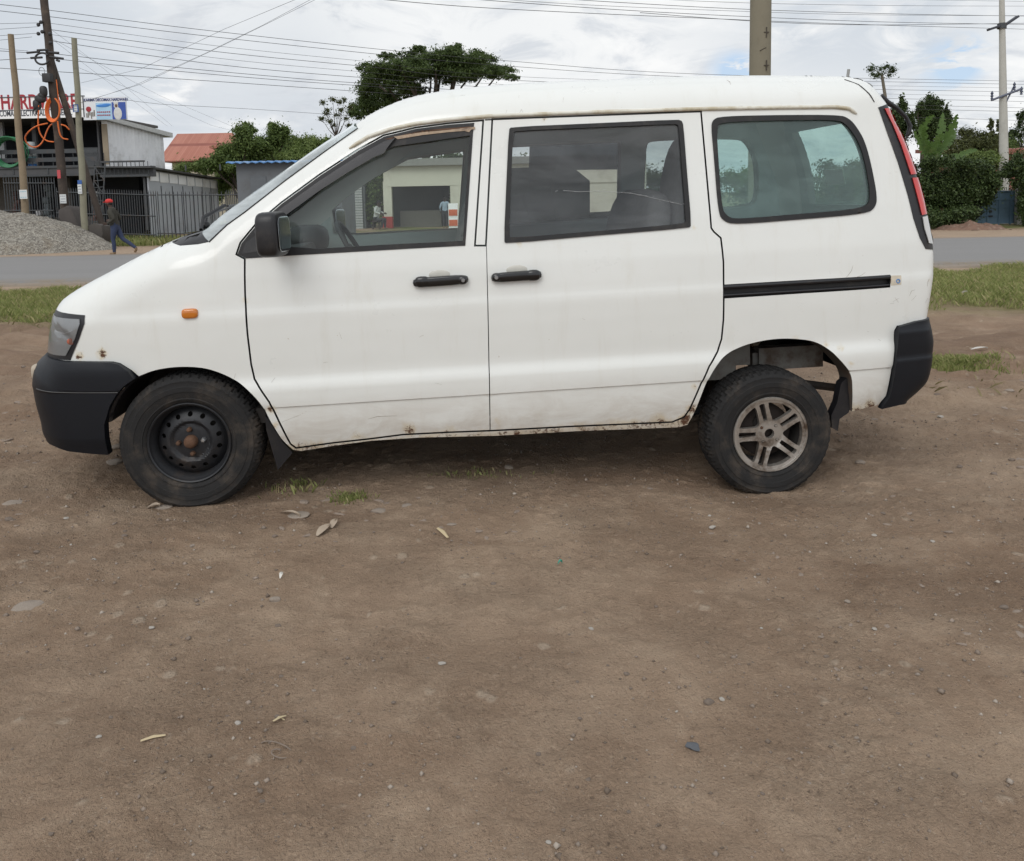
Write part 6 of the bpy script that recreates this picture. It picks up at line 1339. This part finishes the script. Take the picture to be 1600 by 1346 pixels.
def bleaf(pts, w_, Y0, Y1):
    P = [L3(x, y, Y0 + (Y1 - Y0) * i / (len(pts) - 1)) - o for i, (x, y) in enumerate(pts)]
    c = [Vector(q) for q in _smooth_chain(np.array([list(p) for p in P])).tolist()] if False else P
    q = [c[0]]; 
    for i in range(len(c) - 1):
        for j in range(1, 11): q.append(c[i].lerp(c[i + 1], j / 10))
    vs = []; n = len(q); view = Vector((0, -1, .25)).normalized()
    for i, p in enumerate(q):
        t = i / (n - 1); d = (q[min(i + 1, n - 1)] - q[max(i - 1, 0)]).normalized(); s = d.cross(view).normalized(); wd = w_ * (math.sin(pi * min(1., .06 + t * .94)) ** .6) * (1 + .16 * math.sin(i * 2.7) + rng.uniform(-.12, .05))
        for k_, f_ in ((-1, .25), (-.5, .08), (0, -.02), (.5, .08), (1, .25)): vs.append(p + s * wd / 2 * k_ - view * (-f_) * wd * .35)
    m = MB(); m.add(vs, [(i * 5 + j, i * 5 + j + 1, i * 5 + j + 6, i * 5 + j + 5) for i in range(n - 1) for j in range(4) if j in (1, 2) or rng.random() > .30]); m.build('leaf', M_BAN, ba, 60)
for pts, w_ in (([(1460, 250), (1466, 220), (1472, 195), (1473, 176)], .30), ([(1462, 245), (1478, 220), (1490, 195), (1496, 178)], .32), ([(1458, 250), (1448, 225), (1440, 205), (1450, 188), (1460, 180)], .30), ([(1455, 255), (1445, 240), (1436, 222), (1428, 205)], .34), ([(1450, 260), (1455, 240), (1464, 222), (1474, 208)], .42), ([(1463, 248), (1476, 230), (1488, 214), (1494, 206)], .28), ([(1440, 258), (1470, 250), (1500, 243), (1518, 236), (1528, 234)], .22), ([(1444, 262), (1470, 256), (1500, 254), (1524, 258), (1538, 266)], .34), ([(1452, 254), (1446, 235), (1442, 215), (1445, 198)], .26)):
    bleaf(pts, w_, 28.6, 28.6 - rng.uniform(-.5, .7))
# blue gate, brick house, rubble
gt = thing('blue_gate', 'faded blue sheet-metal gate set in the dark hedge', 'gate', (L3(1560, 355, 29).x, 29, 0)); o = Vector(gt.location); a = L3(1524, 355, 29) - o; b = L3(1597, 296, 29) - o; zt = b.z; M_GATE = simple('faded_blue_paint', (.12, .20, .275), .6, var=.18, scale=2, dirt=(.10, .12, .14), dscale=1.5)
m = MB(); m.box(((a.x + b.x) / 2, 0, zt / 2), (b.x - a.x, .04, zt - .08)); m.build('gate_sheet', M_GATE, gt)
m = MB()
for i in range(5): m.box(((a.x + b.x) / 2, -.03, .06 + (zt - .12) * i / 4), (b.x - a.x, .035, .05))
for i in range(5): m.box((a.x + (b.x - a.x) * i / 4, -.035, zt / 2), (.05, .04, zt))
m.build('gate_frame', M_GATE, gt)
m = MB()
for i in range(22): x = a.x + (b.x - a.x) * (i + .5) / 22; m.tube([(x, 0, zt - .02), (x, 0, zt + .09)], [.018, .003], 5)
m.build('gate_spike', simple('spike_dark', (.05, .07, .10), .6), gt)
q = L3(1546, 338, 29) - o; m = MB(); m.box((q.x, -.06, q.z), (.14, .05, .05)); m.lathe([(0, -.02), (.05, -.02), (.05, .02)], 12, (q.x, -.05, q.z + .17)); m.build('latch', M_CABLE, gt)
m = MB(); q = L3(1591, 340, 28.8) - o; m.box((q.x, -.2, .8), (.2, .2, 1.6)); m.build('gate_post', M_CONC, gt, bevel=.02)
bh_ = thing('brick_house', 'low red brick house with rusty roof edge behind the concrete pole', 'house', (L3(1590, 300, 40).x, 43, 0)); o = Vector(bh_.location)
def brick_mat():
    t = NT('red_brick'); br = t.n('ShaderNodeTexBrick'); mp = t.n('ShaderNodeMapping'); mp.inputs['Rotation'].default_value = (pi / 2, 0, 0); t.l(t.co(), mp.inputs[0]); t.l(mp.outputs[0], br.inputs[0]); br.inputs['Scale'].default_value = 3.2; br.inputs['Color1'].default_value = (.20, .075, .05, 1); br.inputs['Color2'].default_value = (.26, .10, .065, 1); br.inputs['Mortar'].default_value = (.22, .18, .15, 1); br.inputs['Mortar Size'].default_value = .025; t.set(Base_Color=br.outputs[0], Roughness=.9); return t.mat
x0 = L3(1545, 250, 40).x - o.x; zt = L3(1590, 238, 40).z; m = MB(); m.box((x0 + 3.2, 0, zt / 2 - .1), (6.4, 5.8, zt)); m.build('wall', brick_mat(), bh_)
m = MB(); m.hexa([(x0 - .5, -3.3, zt - .1), (x0 + 7, -3.3, zt - .1), (x0 + 7, 3.3, zt + .3), (x0 - .5, 3.3, zt + .3), (x0 - .5, -3.3, zt + .14), (x0 + 7, -3.3, zt + .14), (x0 + 7, 3.3, zt + .5), (x0 - .5, 3.3, zt + .5)]); m.build('roof', simple('rusty_roof', (.22, .085, .06), .8, var=.3, scale=2), bh_)
m = MB(); m.box((x0 + 3.2, -2.93, zt - .5), (6.4, .05, .12)); m.build('string_course', M_CONC, bh_)
# rubble of red earth at the gate
q = W(1528, 355, 26.2); m = MB(); r_ = random.Random(5)
nx_, ny_ = 60, 26; gx = np.linspace(q[0] - 1.3, q[0] + 1.3, nx_); gy = np.linspace(25.5, 27.1, ny_); AX, AY = np.meshgrid(gx, gy); HZ = heap_z(AX, AY, (q[0] - .2, 26.3), 1.15, .7, .22) * (.4 + vnoise(AX * 5, AY * 5, 81)) + (vnoise(AX * 14, AY * 14, 82) - .5) * .07 - .03 + .02 * vnoise(AX * 3, AY * 3, 84); ii = np.arange(nx_ * ny_).reshape(ny_, nx_)
tag(mesh_obj('earth_rubble', np.column_stack([AX.ravel(), AY.ravel(), HZ.ravel()]), np.stack([ii[:-1, :-1], ii[:-1, 1:], ii[1:, 1:], ii[1:, :-1]], -1).reshape(-1, 4), simple('red_earth', (.17, .10, .07), .95, var=.5, scale=9, bump=.5, dirt=(.28, .22, .17), dscale=6), None, 40), 'low heap of reddish rubble on the roadside before the blue gate', 'rubble')
# ================================================================== PEOPLE
M_SKIN = simple('dark_skin', (.06, .035, .025), .6, var=.1); M_JKT = simple('olive_jacket', (.040, .037, .028), .9, var=.25, scale=12); M_JEAN = simple('blue_jeans', (.03, .042, .085), .9, var=.35, scale=9); M_SHOE = simple('tan_shoe', (.20, .13, .07), .8); M_CAPR = simple('red_cap', (.55, .035, .03), .8); M_SHB = simple('pale_blue_shirt', (.30, .38, .46), .9); M_SHW = simple('pale_shirt', (.48, .49, .47), .9); M_TRK = simple('dark_trousers', (.04, .04, .045), .9); M_HAIR = simple('black_hair', (.012, .011, .010), .9)
def person(label, loc, rz, J, mats, hair=None, H=1.74, cap=False):
    """J: joints in metres; x = the way the person faces, y = left, z = up"""
    names = list(J); V_ = [Vector(J[k][0]) for k in names]; R_ = [J[k][1] for k in names]; par = [J[k][2] for k in names]; reg = [J[k][3] for k in names]
    E_ = [(names.index(p), i) for i, p in enumerate(par) if p]
    me = bpy.data.meshes.new('person'); me.from_pydata([tuple(v) for v in V_], E_, []); ob = bpy.data.objects.new('person', me); COL.objects.link(ob)
    sk = ob.modifiers.new('skin', 'SKIN'); sk.use_smooth_shade = True; ob.modifiers.new('sub', 'SUBSURF').levels = 2
    for i, d in enumerate(me.skin_vertices[0].data):
        r = R_[i]; d.radius = r if isinstance(r, tuple) else (r, r); d.use_root = (i == 0)
    dg = bpy.context.evaluated_depsgraph_get(); nm = bpy.data.meshes.new_from_object(ob.evaluated_get(dg)); bpy.data.objects.remove(ob)
    for m_ in mats: nm.materials.append(m_)
    A = np.array([list(V_[a]) for a, b in E_]); B = np.array([list(V_[b]) for a, b in E_]); rg = np.array([reg[b] for a, b in E_]); mi = []
    for p in nm.polygons:
        c = np.array(p.center); d = B - A; t = np.clip(((c - A) * d).sum(1) / (d * d).sum(1), 0, 1); q = np.linalg.norm(c - A - d * t[:, None], axis=1); mi.append(int(rg[q.argmin()]))
    nm.polygons.foreach_set('material_index', np.array(mi, np.int32)); nm.shade_smooth()
    o = bpy.data.objects.new('person', nm); COL.objects.link(o); o.location = loc; o.rotation_euler = (0, 0, rz); tag(o, label, 'person')
    hd = Vector(J['head'][0]); m = MB()
    if cap:
        m.blob(hd + Vector((-.005, 0, .075)), (.118, .098, .082), 18, 10); m.blob(hd + Vector((.115, 0, .055)), (.085, .075, .013), 16, 6, rot=Matrix.Rotation(.15, 3, 'Y')); m.build('cap', M_CAPR, o, 60)
        h = MB(); h.blob(hd + Vector((-.045, 0, .01)), (.068, .088, .07), 14, 8); h.build('hair', M_HAIR, o, 60)
    else: m.blob(hd + Vector((-.02, 0, .045)), (.105, .092, .098), 16, 10); m.build('hair', M_HAIR, o, 60)
    f = MB()
    for s in (-1, 1): f.blob(hd + Vector((.098, s * .034, .022)), (.010, .014, .008), 8, 6)
    f.build('eyes', M_SHW, o, 60)
    f = MB()
    for s in (-1, 1): f.blob(hd + Vector((-.01, s * .090, .0)), (.025, .012, .034), 10, 6)
    f.blob(hd + Vector((.112, 0, -.008)), (.020, .017, .026), 10, 6); f.blob(hd + Vector((.098, 0, -.055)), (.014, .028, .011), 10, 6); f.build('face_features', M_SKIN, o, 60)
    return o
def hand(J, tag_, wrist, d, side, up, reg=0):   # palm, four fingers and a thumb, curled
    w = Vector(wrist); d = Vector(d).normalized(); up = Vector(up).normalized(); s = d.cross(up).normalized() * side
    pn = tag_ + '_palm'; J[pn] = (tuple(w + d * .06), (.034, .022), tag_ + '_wrist', reg)
    for k, (off, ln) in enumerate(((-.028, .062), (-.009, .074), (.010, .070), (.028, .054))):
        b = w + d * .085 + s * off; J[f'{tag_}_f{k}a'] = (tuple(b), .0115, pn, reg); J[f'{tag_}_f{k}b'] = (tuple(b + d * ln * .55 - up * .012), .0095, f'{tag_}_f{k}a', reg); J[f'{tag_}_f{k}c'] = (tuple(b + d * ln * .8 - up * .040), .0085, f'{tag_}_f{k}b', reg)
    J[tag_ + '_ta'] = (tuple(w + d * .035 - s * .040), .0125, pn, reg); J[tag_ + '_tb'] = (tuple(w + d * .075 - s * .050 - up * .02), .010, tag_ + '_ta', reg)
def body(lean=0., legs=None, arms=None, hip=.92):
    z = hip; J = {}
    J['pelvis'] = ((0, 0, z), (.165, .125), None, 2); J['waist'] = ((.01 + lean * .15, 0, z + .16), (.155, .125), 'pelvis', 1); J['chest'] = ((.02 + lean * .4, 0, z + .36), (.185, .14), 'waist', 1); J['collar'] = ((.015 + lean * .55, 0, z + .50), (.12, .09), 'chest', 1)
    J['neck'] = ((.035 + lean * .65, 0, z + .575), .055, 'collar', 0); J['head'] = ((.07 + lean * .8, 0, z + .70), (.098, .088), 'neck', 0); J['crown'] = ((.055 + lean * .85, 0, z + .775), (.082, .076), 'head', 0)
    for sd, s in (('l', 1), ('r', -1)):
        knee, ank, toe = legs[sd]; J[sd + '_hip'] = ((0, s * .09, z - .06), .105, 'pelvis', 2); J[sd + '_thigh'] = (((knee[0]) * .45, s * .095, z - .06 + (knee[1] - z) * .45), .098, sd + '_hip', 2)
        J[sd + '_knee'] = ((knee[0], s * .09, knee[1]), .068, sd + '_thigh', 2); J[sd + '_calf'] = ((knee[0] * .6 + ank[0] * .4 - .02, s * .09, knee[1] * .6 + ank[1] * .4), .066, sd + '_knee', 2); J[sd + '_ankle'] = ((ank[0], s * .085, ank[1]), .052, sd + '_calf', 2); J[sd + '_heel'] = ((ank[0] - .02, s * .085, ank[1] - .05), .042, sd + '_ankle', 3); J[sd + '_toe'] = ((toe[0], s * .09, toe[1]), (.045, .034), sd + '_heel', 3)
        el, wr, hd = arms[sd]; J[sd + '_shoulder'] = ((.01 + lean * .5, s * .185, z + .475), .078, 'collar', 1); J[sd + '_elbow'] = ((el[0], s * el[1], el[2]), .056, sd + '_shoulder', 1); J[sd + '_wrist'] = ((wr[0], s * wr[1], wr[2]), .040, sd + '_elbow', 1)
        hand(J, sd, (wr[0], s * wr[1], wr[2]), hd, s, (0, -s, .3))
    return J
Jw = body(.10, dict(l=((.06, .50), (.05, .09), (.20, .035)), r=((-.16, .50), (-.56, .20), (-.50, .06))), dict(l=((-.10, .25, 1.14), (.12, .24, 1.0), (1, 0, -.1)), r=((-.05, .26, 1.13), (.24, .20, 1.08), (1, .2, .1))))
fp = G(180, 399); wk = person('person in red cap, dark olive jacket and blue jeans striding left along the road edge', (fp[0] + .06, fp[1], float(ground_z(fp[0], fp[1])) + .01), pi, Jw, [M_SKIN, M_JKT, M_JEAN, M_SHOE], cap=True)
sc_ = 87 / F * fp[1] / 1.77; wk.scale = (sc_, sc_, sc_)
Js = body(.0, dict(l=((.03, .50), (.0, .09), (.14, .035)), r=((.0, .50), (-.05, .09), (.10, .035))), dict(l=((-.04, .27, 1.14), (.10, .26, .96), (.5, 0, -1)), r=((-.04, .27, 1.14), (.08, .24, .94), (.5, 0, -1))))
q = L3(696, 354, 36.3); p_ = person('person in pale blue shirt standing with back turned at the cream shop', (q.x, 36.3, 0), pi / 2, Js, [M_SKIN, M_SHB, M_TRK, M_SHOE]); p_.scale = (.80, .80, .80)
Jt = body(.15, dict(l=((.42, .48), (.40, .09), (.54, .035)), r=((.42, .46), (.30, .09), (.44, .035))), dict(l=((.08, .25, .78), (.32, .16, .72), (1, -.2, -.2)), r=((.08, .25, .78), (.30, .18, .70), (1, .2, -.2))), hip=.47)
q = L3(588, 354, 36.2); st_ = thing('stool', 'low stool under the seated person beside the cream shop', 'stool', (q.x, 36.2, 0)); m = MB(); m.box((0, 0, .36), (.36, .36, .05)); m.build('seat', M_WOODD, st_, bevel=.01)
for a_ in (-1, 1):
    for b_ in (-1, 1): m = MB(); m.tube([(a_ * .15, b_ * .15, 0), (a_ * .13, b_ * .13, .335)], .02, 6); m.build('leg', M_WOODD, st_)
person('person in pale shirt sitting bent forward on a low stool', (q.x, 36.2, .0), -.3, Jt, [M_SKIN, M_SHW, M_TRK, M_SHOE])
# ================================================================== CAMERA, SKY, SUN
cam = bpy.data.cameras.new('camera'); co = bpy.data.objects.new('camera', cam); COL.objects.link(co)
cam.sensor_width = 36; cam.lens = F / 1600 * 36; cam.shift_y = -(673 - PPY) / 1600; cam.clip_start = .05; cam.clip_end = 3000
co.matrix_world = Matrix([[RT[i], UP[i], -FW[i], CC[i]] for i in range(3)] + [[0, 0, 0, 1]])
scene.camera = co
SUN_EL = math.radians(42); SUN_AZ = math.radians(200)   # azimuth clockwise from +Y: behind the camera, a little to the left
sd = Vector((math.sin(SUN_AZ) * math.cos(SUN_EL), math.cos(SUN_AZ) * math.cos(SUN_EL), math.sin(SUN_EL)))
sl = bpy.data.lights.new('sun', 'SUN'); sl.energy = 1.1; sl.angle = math.radians(34); sl.color = (1, .975, .94)
so = bpy.data.objects.new('sun', sl); COL.objects.link(so); so.rotation_euler = sd.to_track_quat('Z', 'Y').to_euler(); so.location = (0, 0, 30)
w = bpy.data.worlds.new('World'); scene.world = w; w.use_nodes = True; nt = w.node_tree; nd = nt.nodes; bg = nd['Background']
bg.inputs['Strength'].default_value = .1
sky = nd.new('ShaderNodeTexSky'); sky.sky_type = 'NISHITA'; sky.sun_disc = False; sky.sun_elevation = SUN_EL; sky.sun_rotation = SUN_AZ
tcn = nd.new('ShaderNodeTexCoord')
def wn(t, **k):
    n = nd.new(t)
    for a, b in k.items(): setattr(n, a, b)
    return n
def wmath(op, a, b=0., c=0.):
    n = wn('ShaderNodeMath', operation=op)
    for i, v in enumerate((a, b, c)):
        if isinstance(v, bpy.types.NodeSocket): nt.links.new(v, n.inputs[i])
        else: n.inputs[i].default_value = v
    return n.outputs[0]
def wramp(f, a, b, c=0., d=1.):
    n = wn('ShaderNodeMapRange'); n.interpolation_type = 'SMOOTHSTEP'; nt.links.new(f, n.inputs[0])
    for i, v in zip((1, 2, 3, 4), (a, b, c, d)): n.inputs[i].default_value = v
    return n.outputs[0]
def wmix(f, a, b):
    n = wn('ShaderNodeMix', data_type='RGBA'); nt.links.new(f, n.inputs[0])
    for i, v in ((6, a), (7, b)):
        if isinstance(v, tuple): n.inputs[i].default_value = v + (1,)
        else: nt.links.new(v, n.inputs[i])
    return n.outputs[2]
sp = wn('ShaderNodeSeparateXYZ'); nt.links.new(tcn.outputs['Generated'], sp.inputs[0])
# flatten the direction on to a cloud layer: x/(z+k), y/(z+k)
den = wmath('ADD', wmath('MAXIMUM', sp.outputs[2], 0.), .22)
cv = wn('ShaderNodeCombineXYZ'); nt.links.new(wmath('DIVIDE', sp.outputs[0], den), cv.inputs[0]); nt.links.new(wmath('DIVIDE', sp.outputs[1], den), cv.inputs[1])
def wnoise(scale, off, det=6, r=.55, d=.3):
    mp = wn('ShaderNodeMapping'); mp.inputs['Location'].default_value = off; nt.links.new(cv.outputs[0], mp.inputs[0])
    n = wn('ShaderNodeTexNoise'); nt.links.new(mp.outputs[0], n.inputs['Vector'])
    for k, v in (('Scale', scale), ('Detail', det), ('Roughness', r), ('Distortion', d)): n.inputs[k].default_value = v
    return n.outputs[0]
def spot(px, py, r, k=1.0):   # how near the view direction is to a place in the sky
    d = ray(px, py); d = d / np.linalg.norm(d); v = wn('ShaderNodeVectorMath', operation='DISTANCE'); nt.links.new(tcn.outputs['Generated'], v.inputs[0]); v.inputs[1].default_value = tuple(d); return wramp(v.outputs['Value'], 0, r, k, 0)
n1 = wnoise(1.1, (3.1, 7.4, 0)); n2 = wnoise(2.6, (1.3, 2.2, 4), 7, .6, .5); n3 = wnoise(.55, (9.1, 3.0, 2), 3)
cl = wmix(wramp(n2, .40, .58), (7.0, 7.35, 7.8), (9.7, 9.75, 9.75))
cl = wmix(wramp(n1, .40, .60), (6.3, 6.7, 7.25), cl)
brk = wmath('MULTIPLY', wramp(wnoise(3.4, (5, 1, 3), 8, .62, .7), .36, .58), 1.15); hol = wramp(wnoise(6.5, (2, 8, 1), 8, .62, .5), .40, .54)
for q in ((330, 20, .16, .9), (600, 10, .22, 1.0), (1330, 95, .22, 1.0), (960, 90, .28, .6), (1590, 140, .14, 1.0), (860, 50, .22, .5)): cl = wmix(wmath('MULTIPLY', spot(*q), brk), cl, (9.6, 9.7, 9.7))
for q in ((1260, 38, .13, .85), (1420, 45, .15, .9), (150, 60, .25, .6), (110, 165, .2, .75), (30, 150, .2, .6), (480, 150, .22, .5)): cl = wmix(wmath('MULTIPLY', spot(*q), brk), cl, (6.5, 7.0, 7.6))
gain = wmath('MULTIPLY', wramp(sp.outputs[1], -.2, .5, 1.3, 1.0), wramp(sp.outputs[2], .3, .75, 1.0, 1.06))
vm = wn('ShaderNodeVectorMath', operation='SCALE'); nt.links.new(cl, vm.inputs[0]); nt.links.new(gain, vm.inputs['Scale']); cl = vm.outputs[0]
cover = wramp(wmath('ADD', n1, wmath('MULTIPLY', n2, .35)), .36, .44)
bl = wmix(wramp(sp.outputs[2], 0, .6), (6.2, 7.6, 9.4), (4.5, 6.5, 9.5))
for q in ((1484, 104, .045), (1505, 93, .035), (1138, 112, .035), (1160, 108, .03)): cover = wmath('SUBTRACT', cover, wmath('MULTIPLY', wmath('MULTIPLY', spot(*q), hol), .95)); cover = wmath('MAXIMUM', cover, 0.)
fin = wmix(cover, wmix(wramp(n3, 0, 1, .75, .8), sky.outputs[0], bl), cl)
nt.links.new(fin, bg.inputs['Color'])
vs_ = scene.view_settings; vs_.view_transform = 'Standard'; vs_.look = 'None'; vs_.exposure = 0; vs_.gamma = 1; vs_.use_curve_mapping = False
scene.cycles.max_bounces = 8; scene.cycles.transparent_max_bounces = 24; scene.cycles.diffuse_bounces = 3; scene.cycles.glossy_bounces = 4
scene.cycles.caustics_reflective = False; scene.cycles.caustics_refractive = False
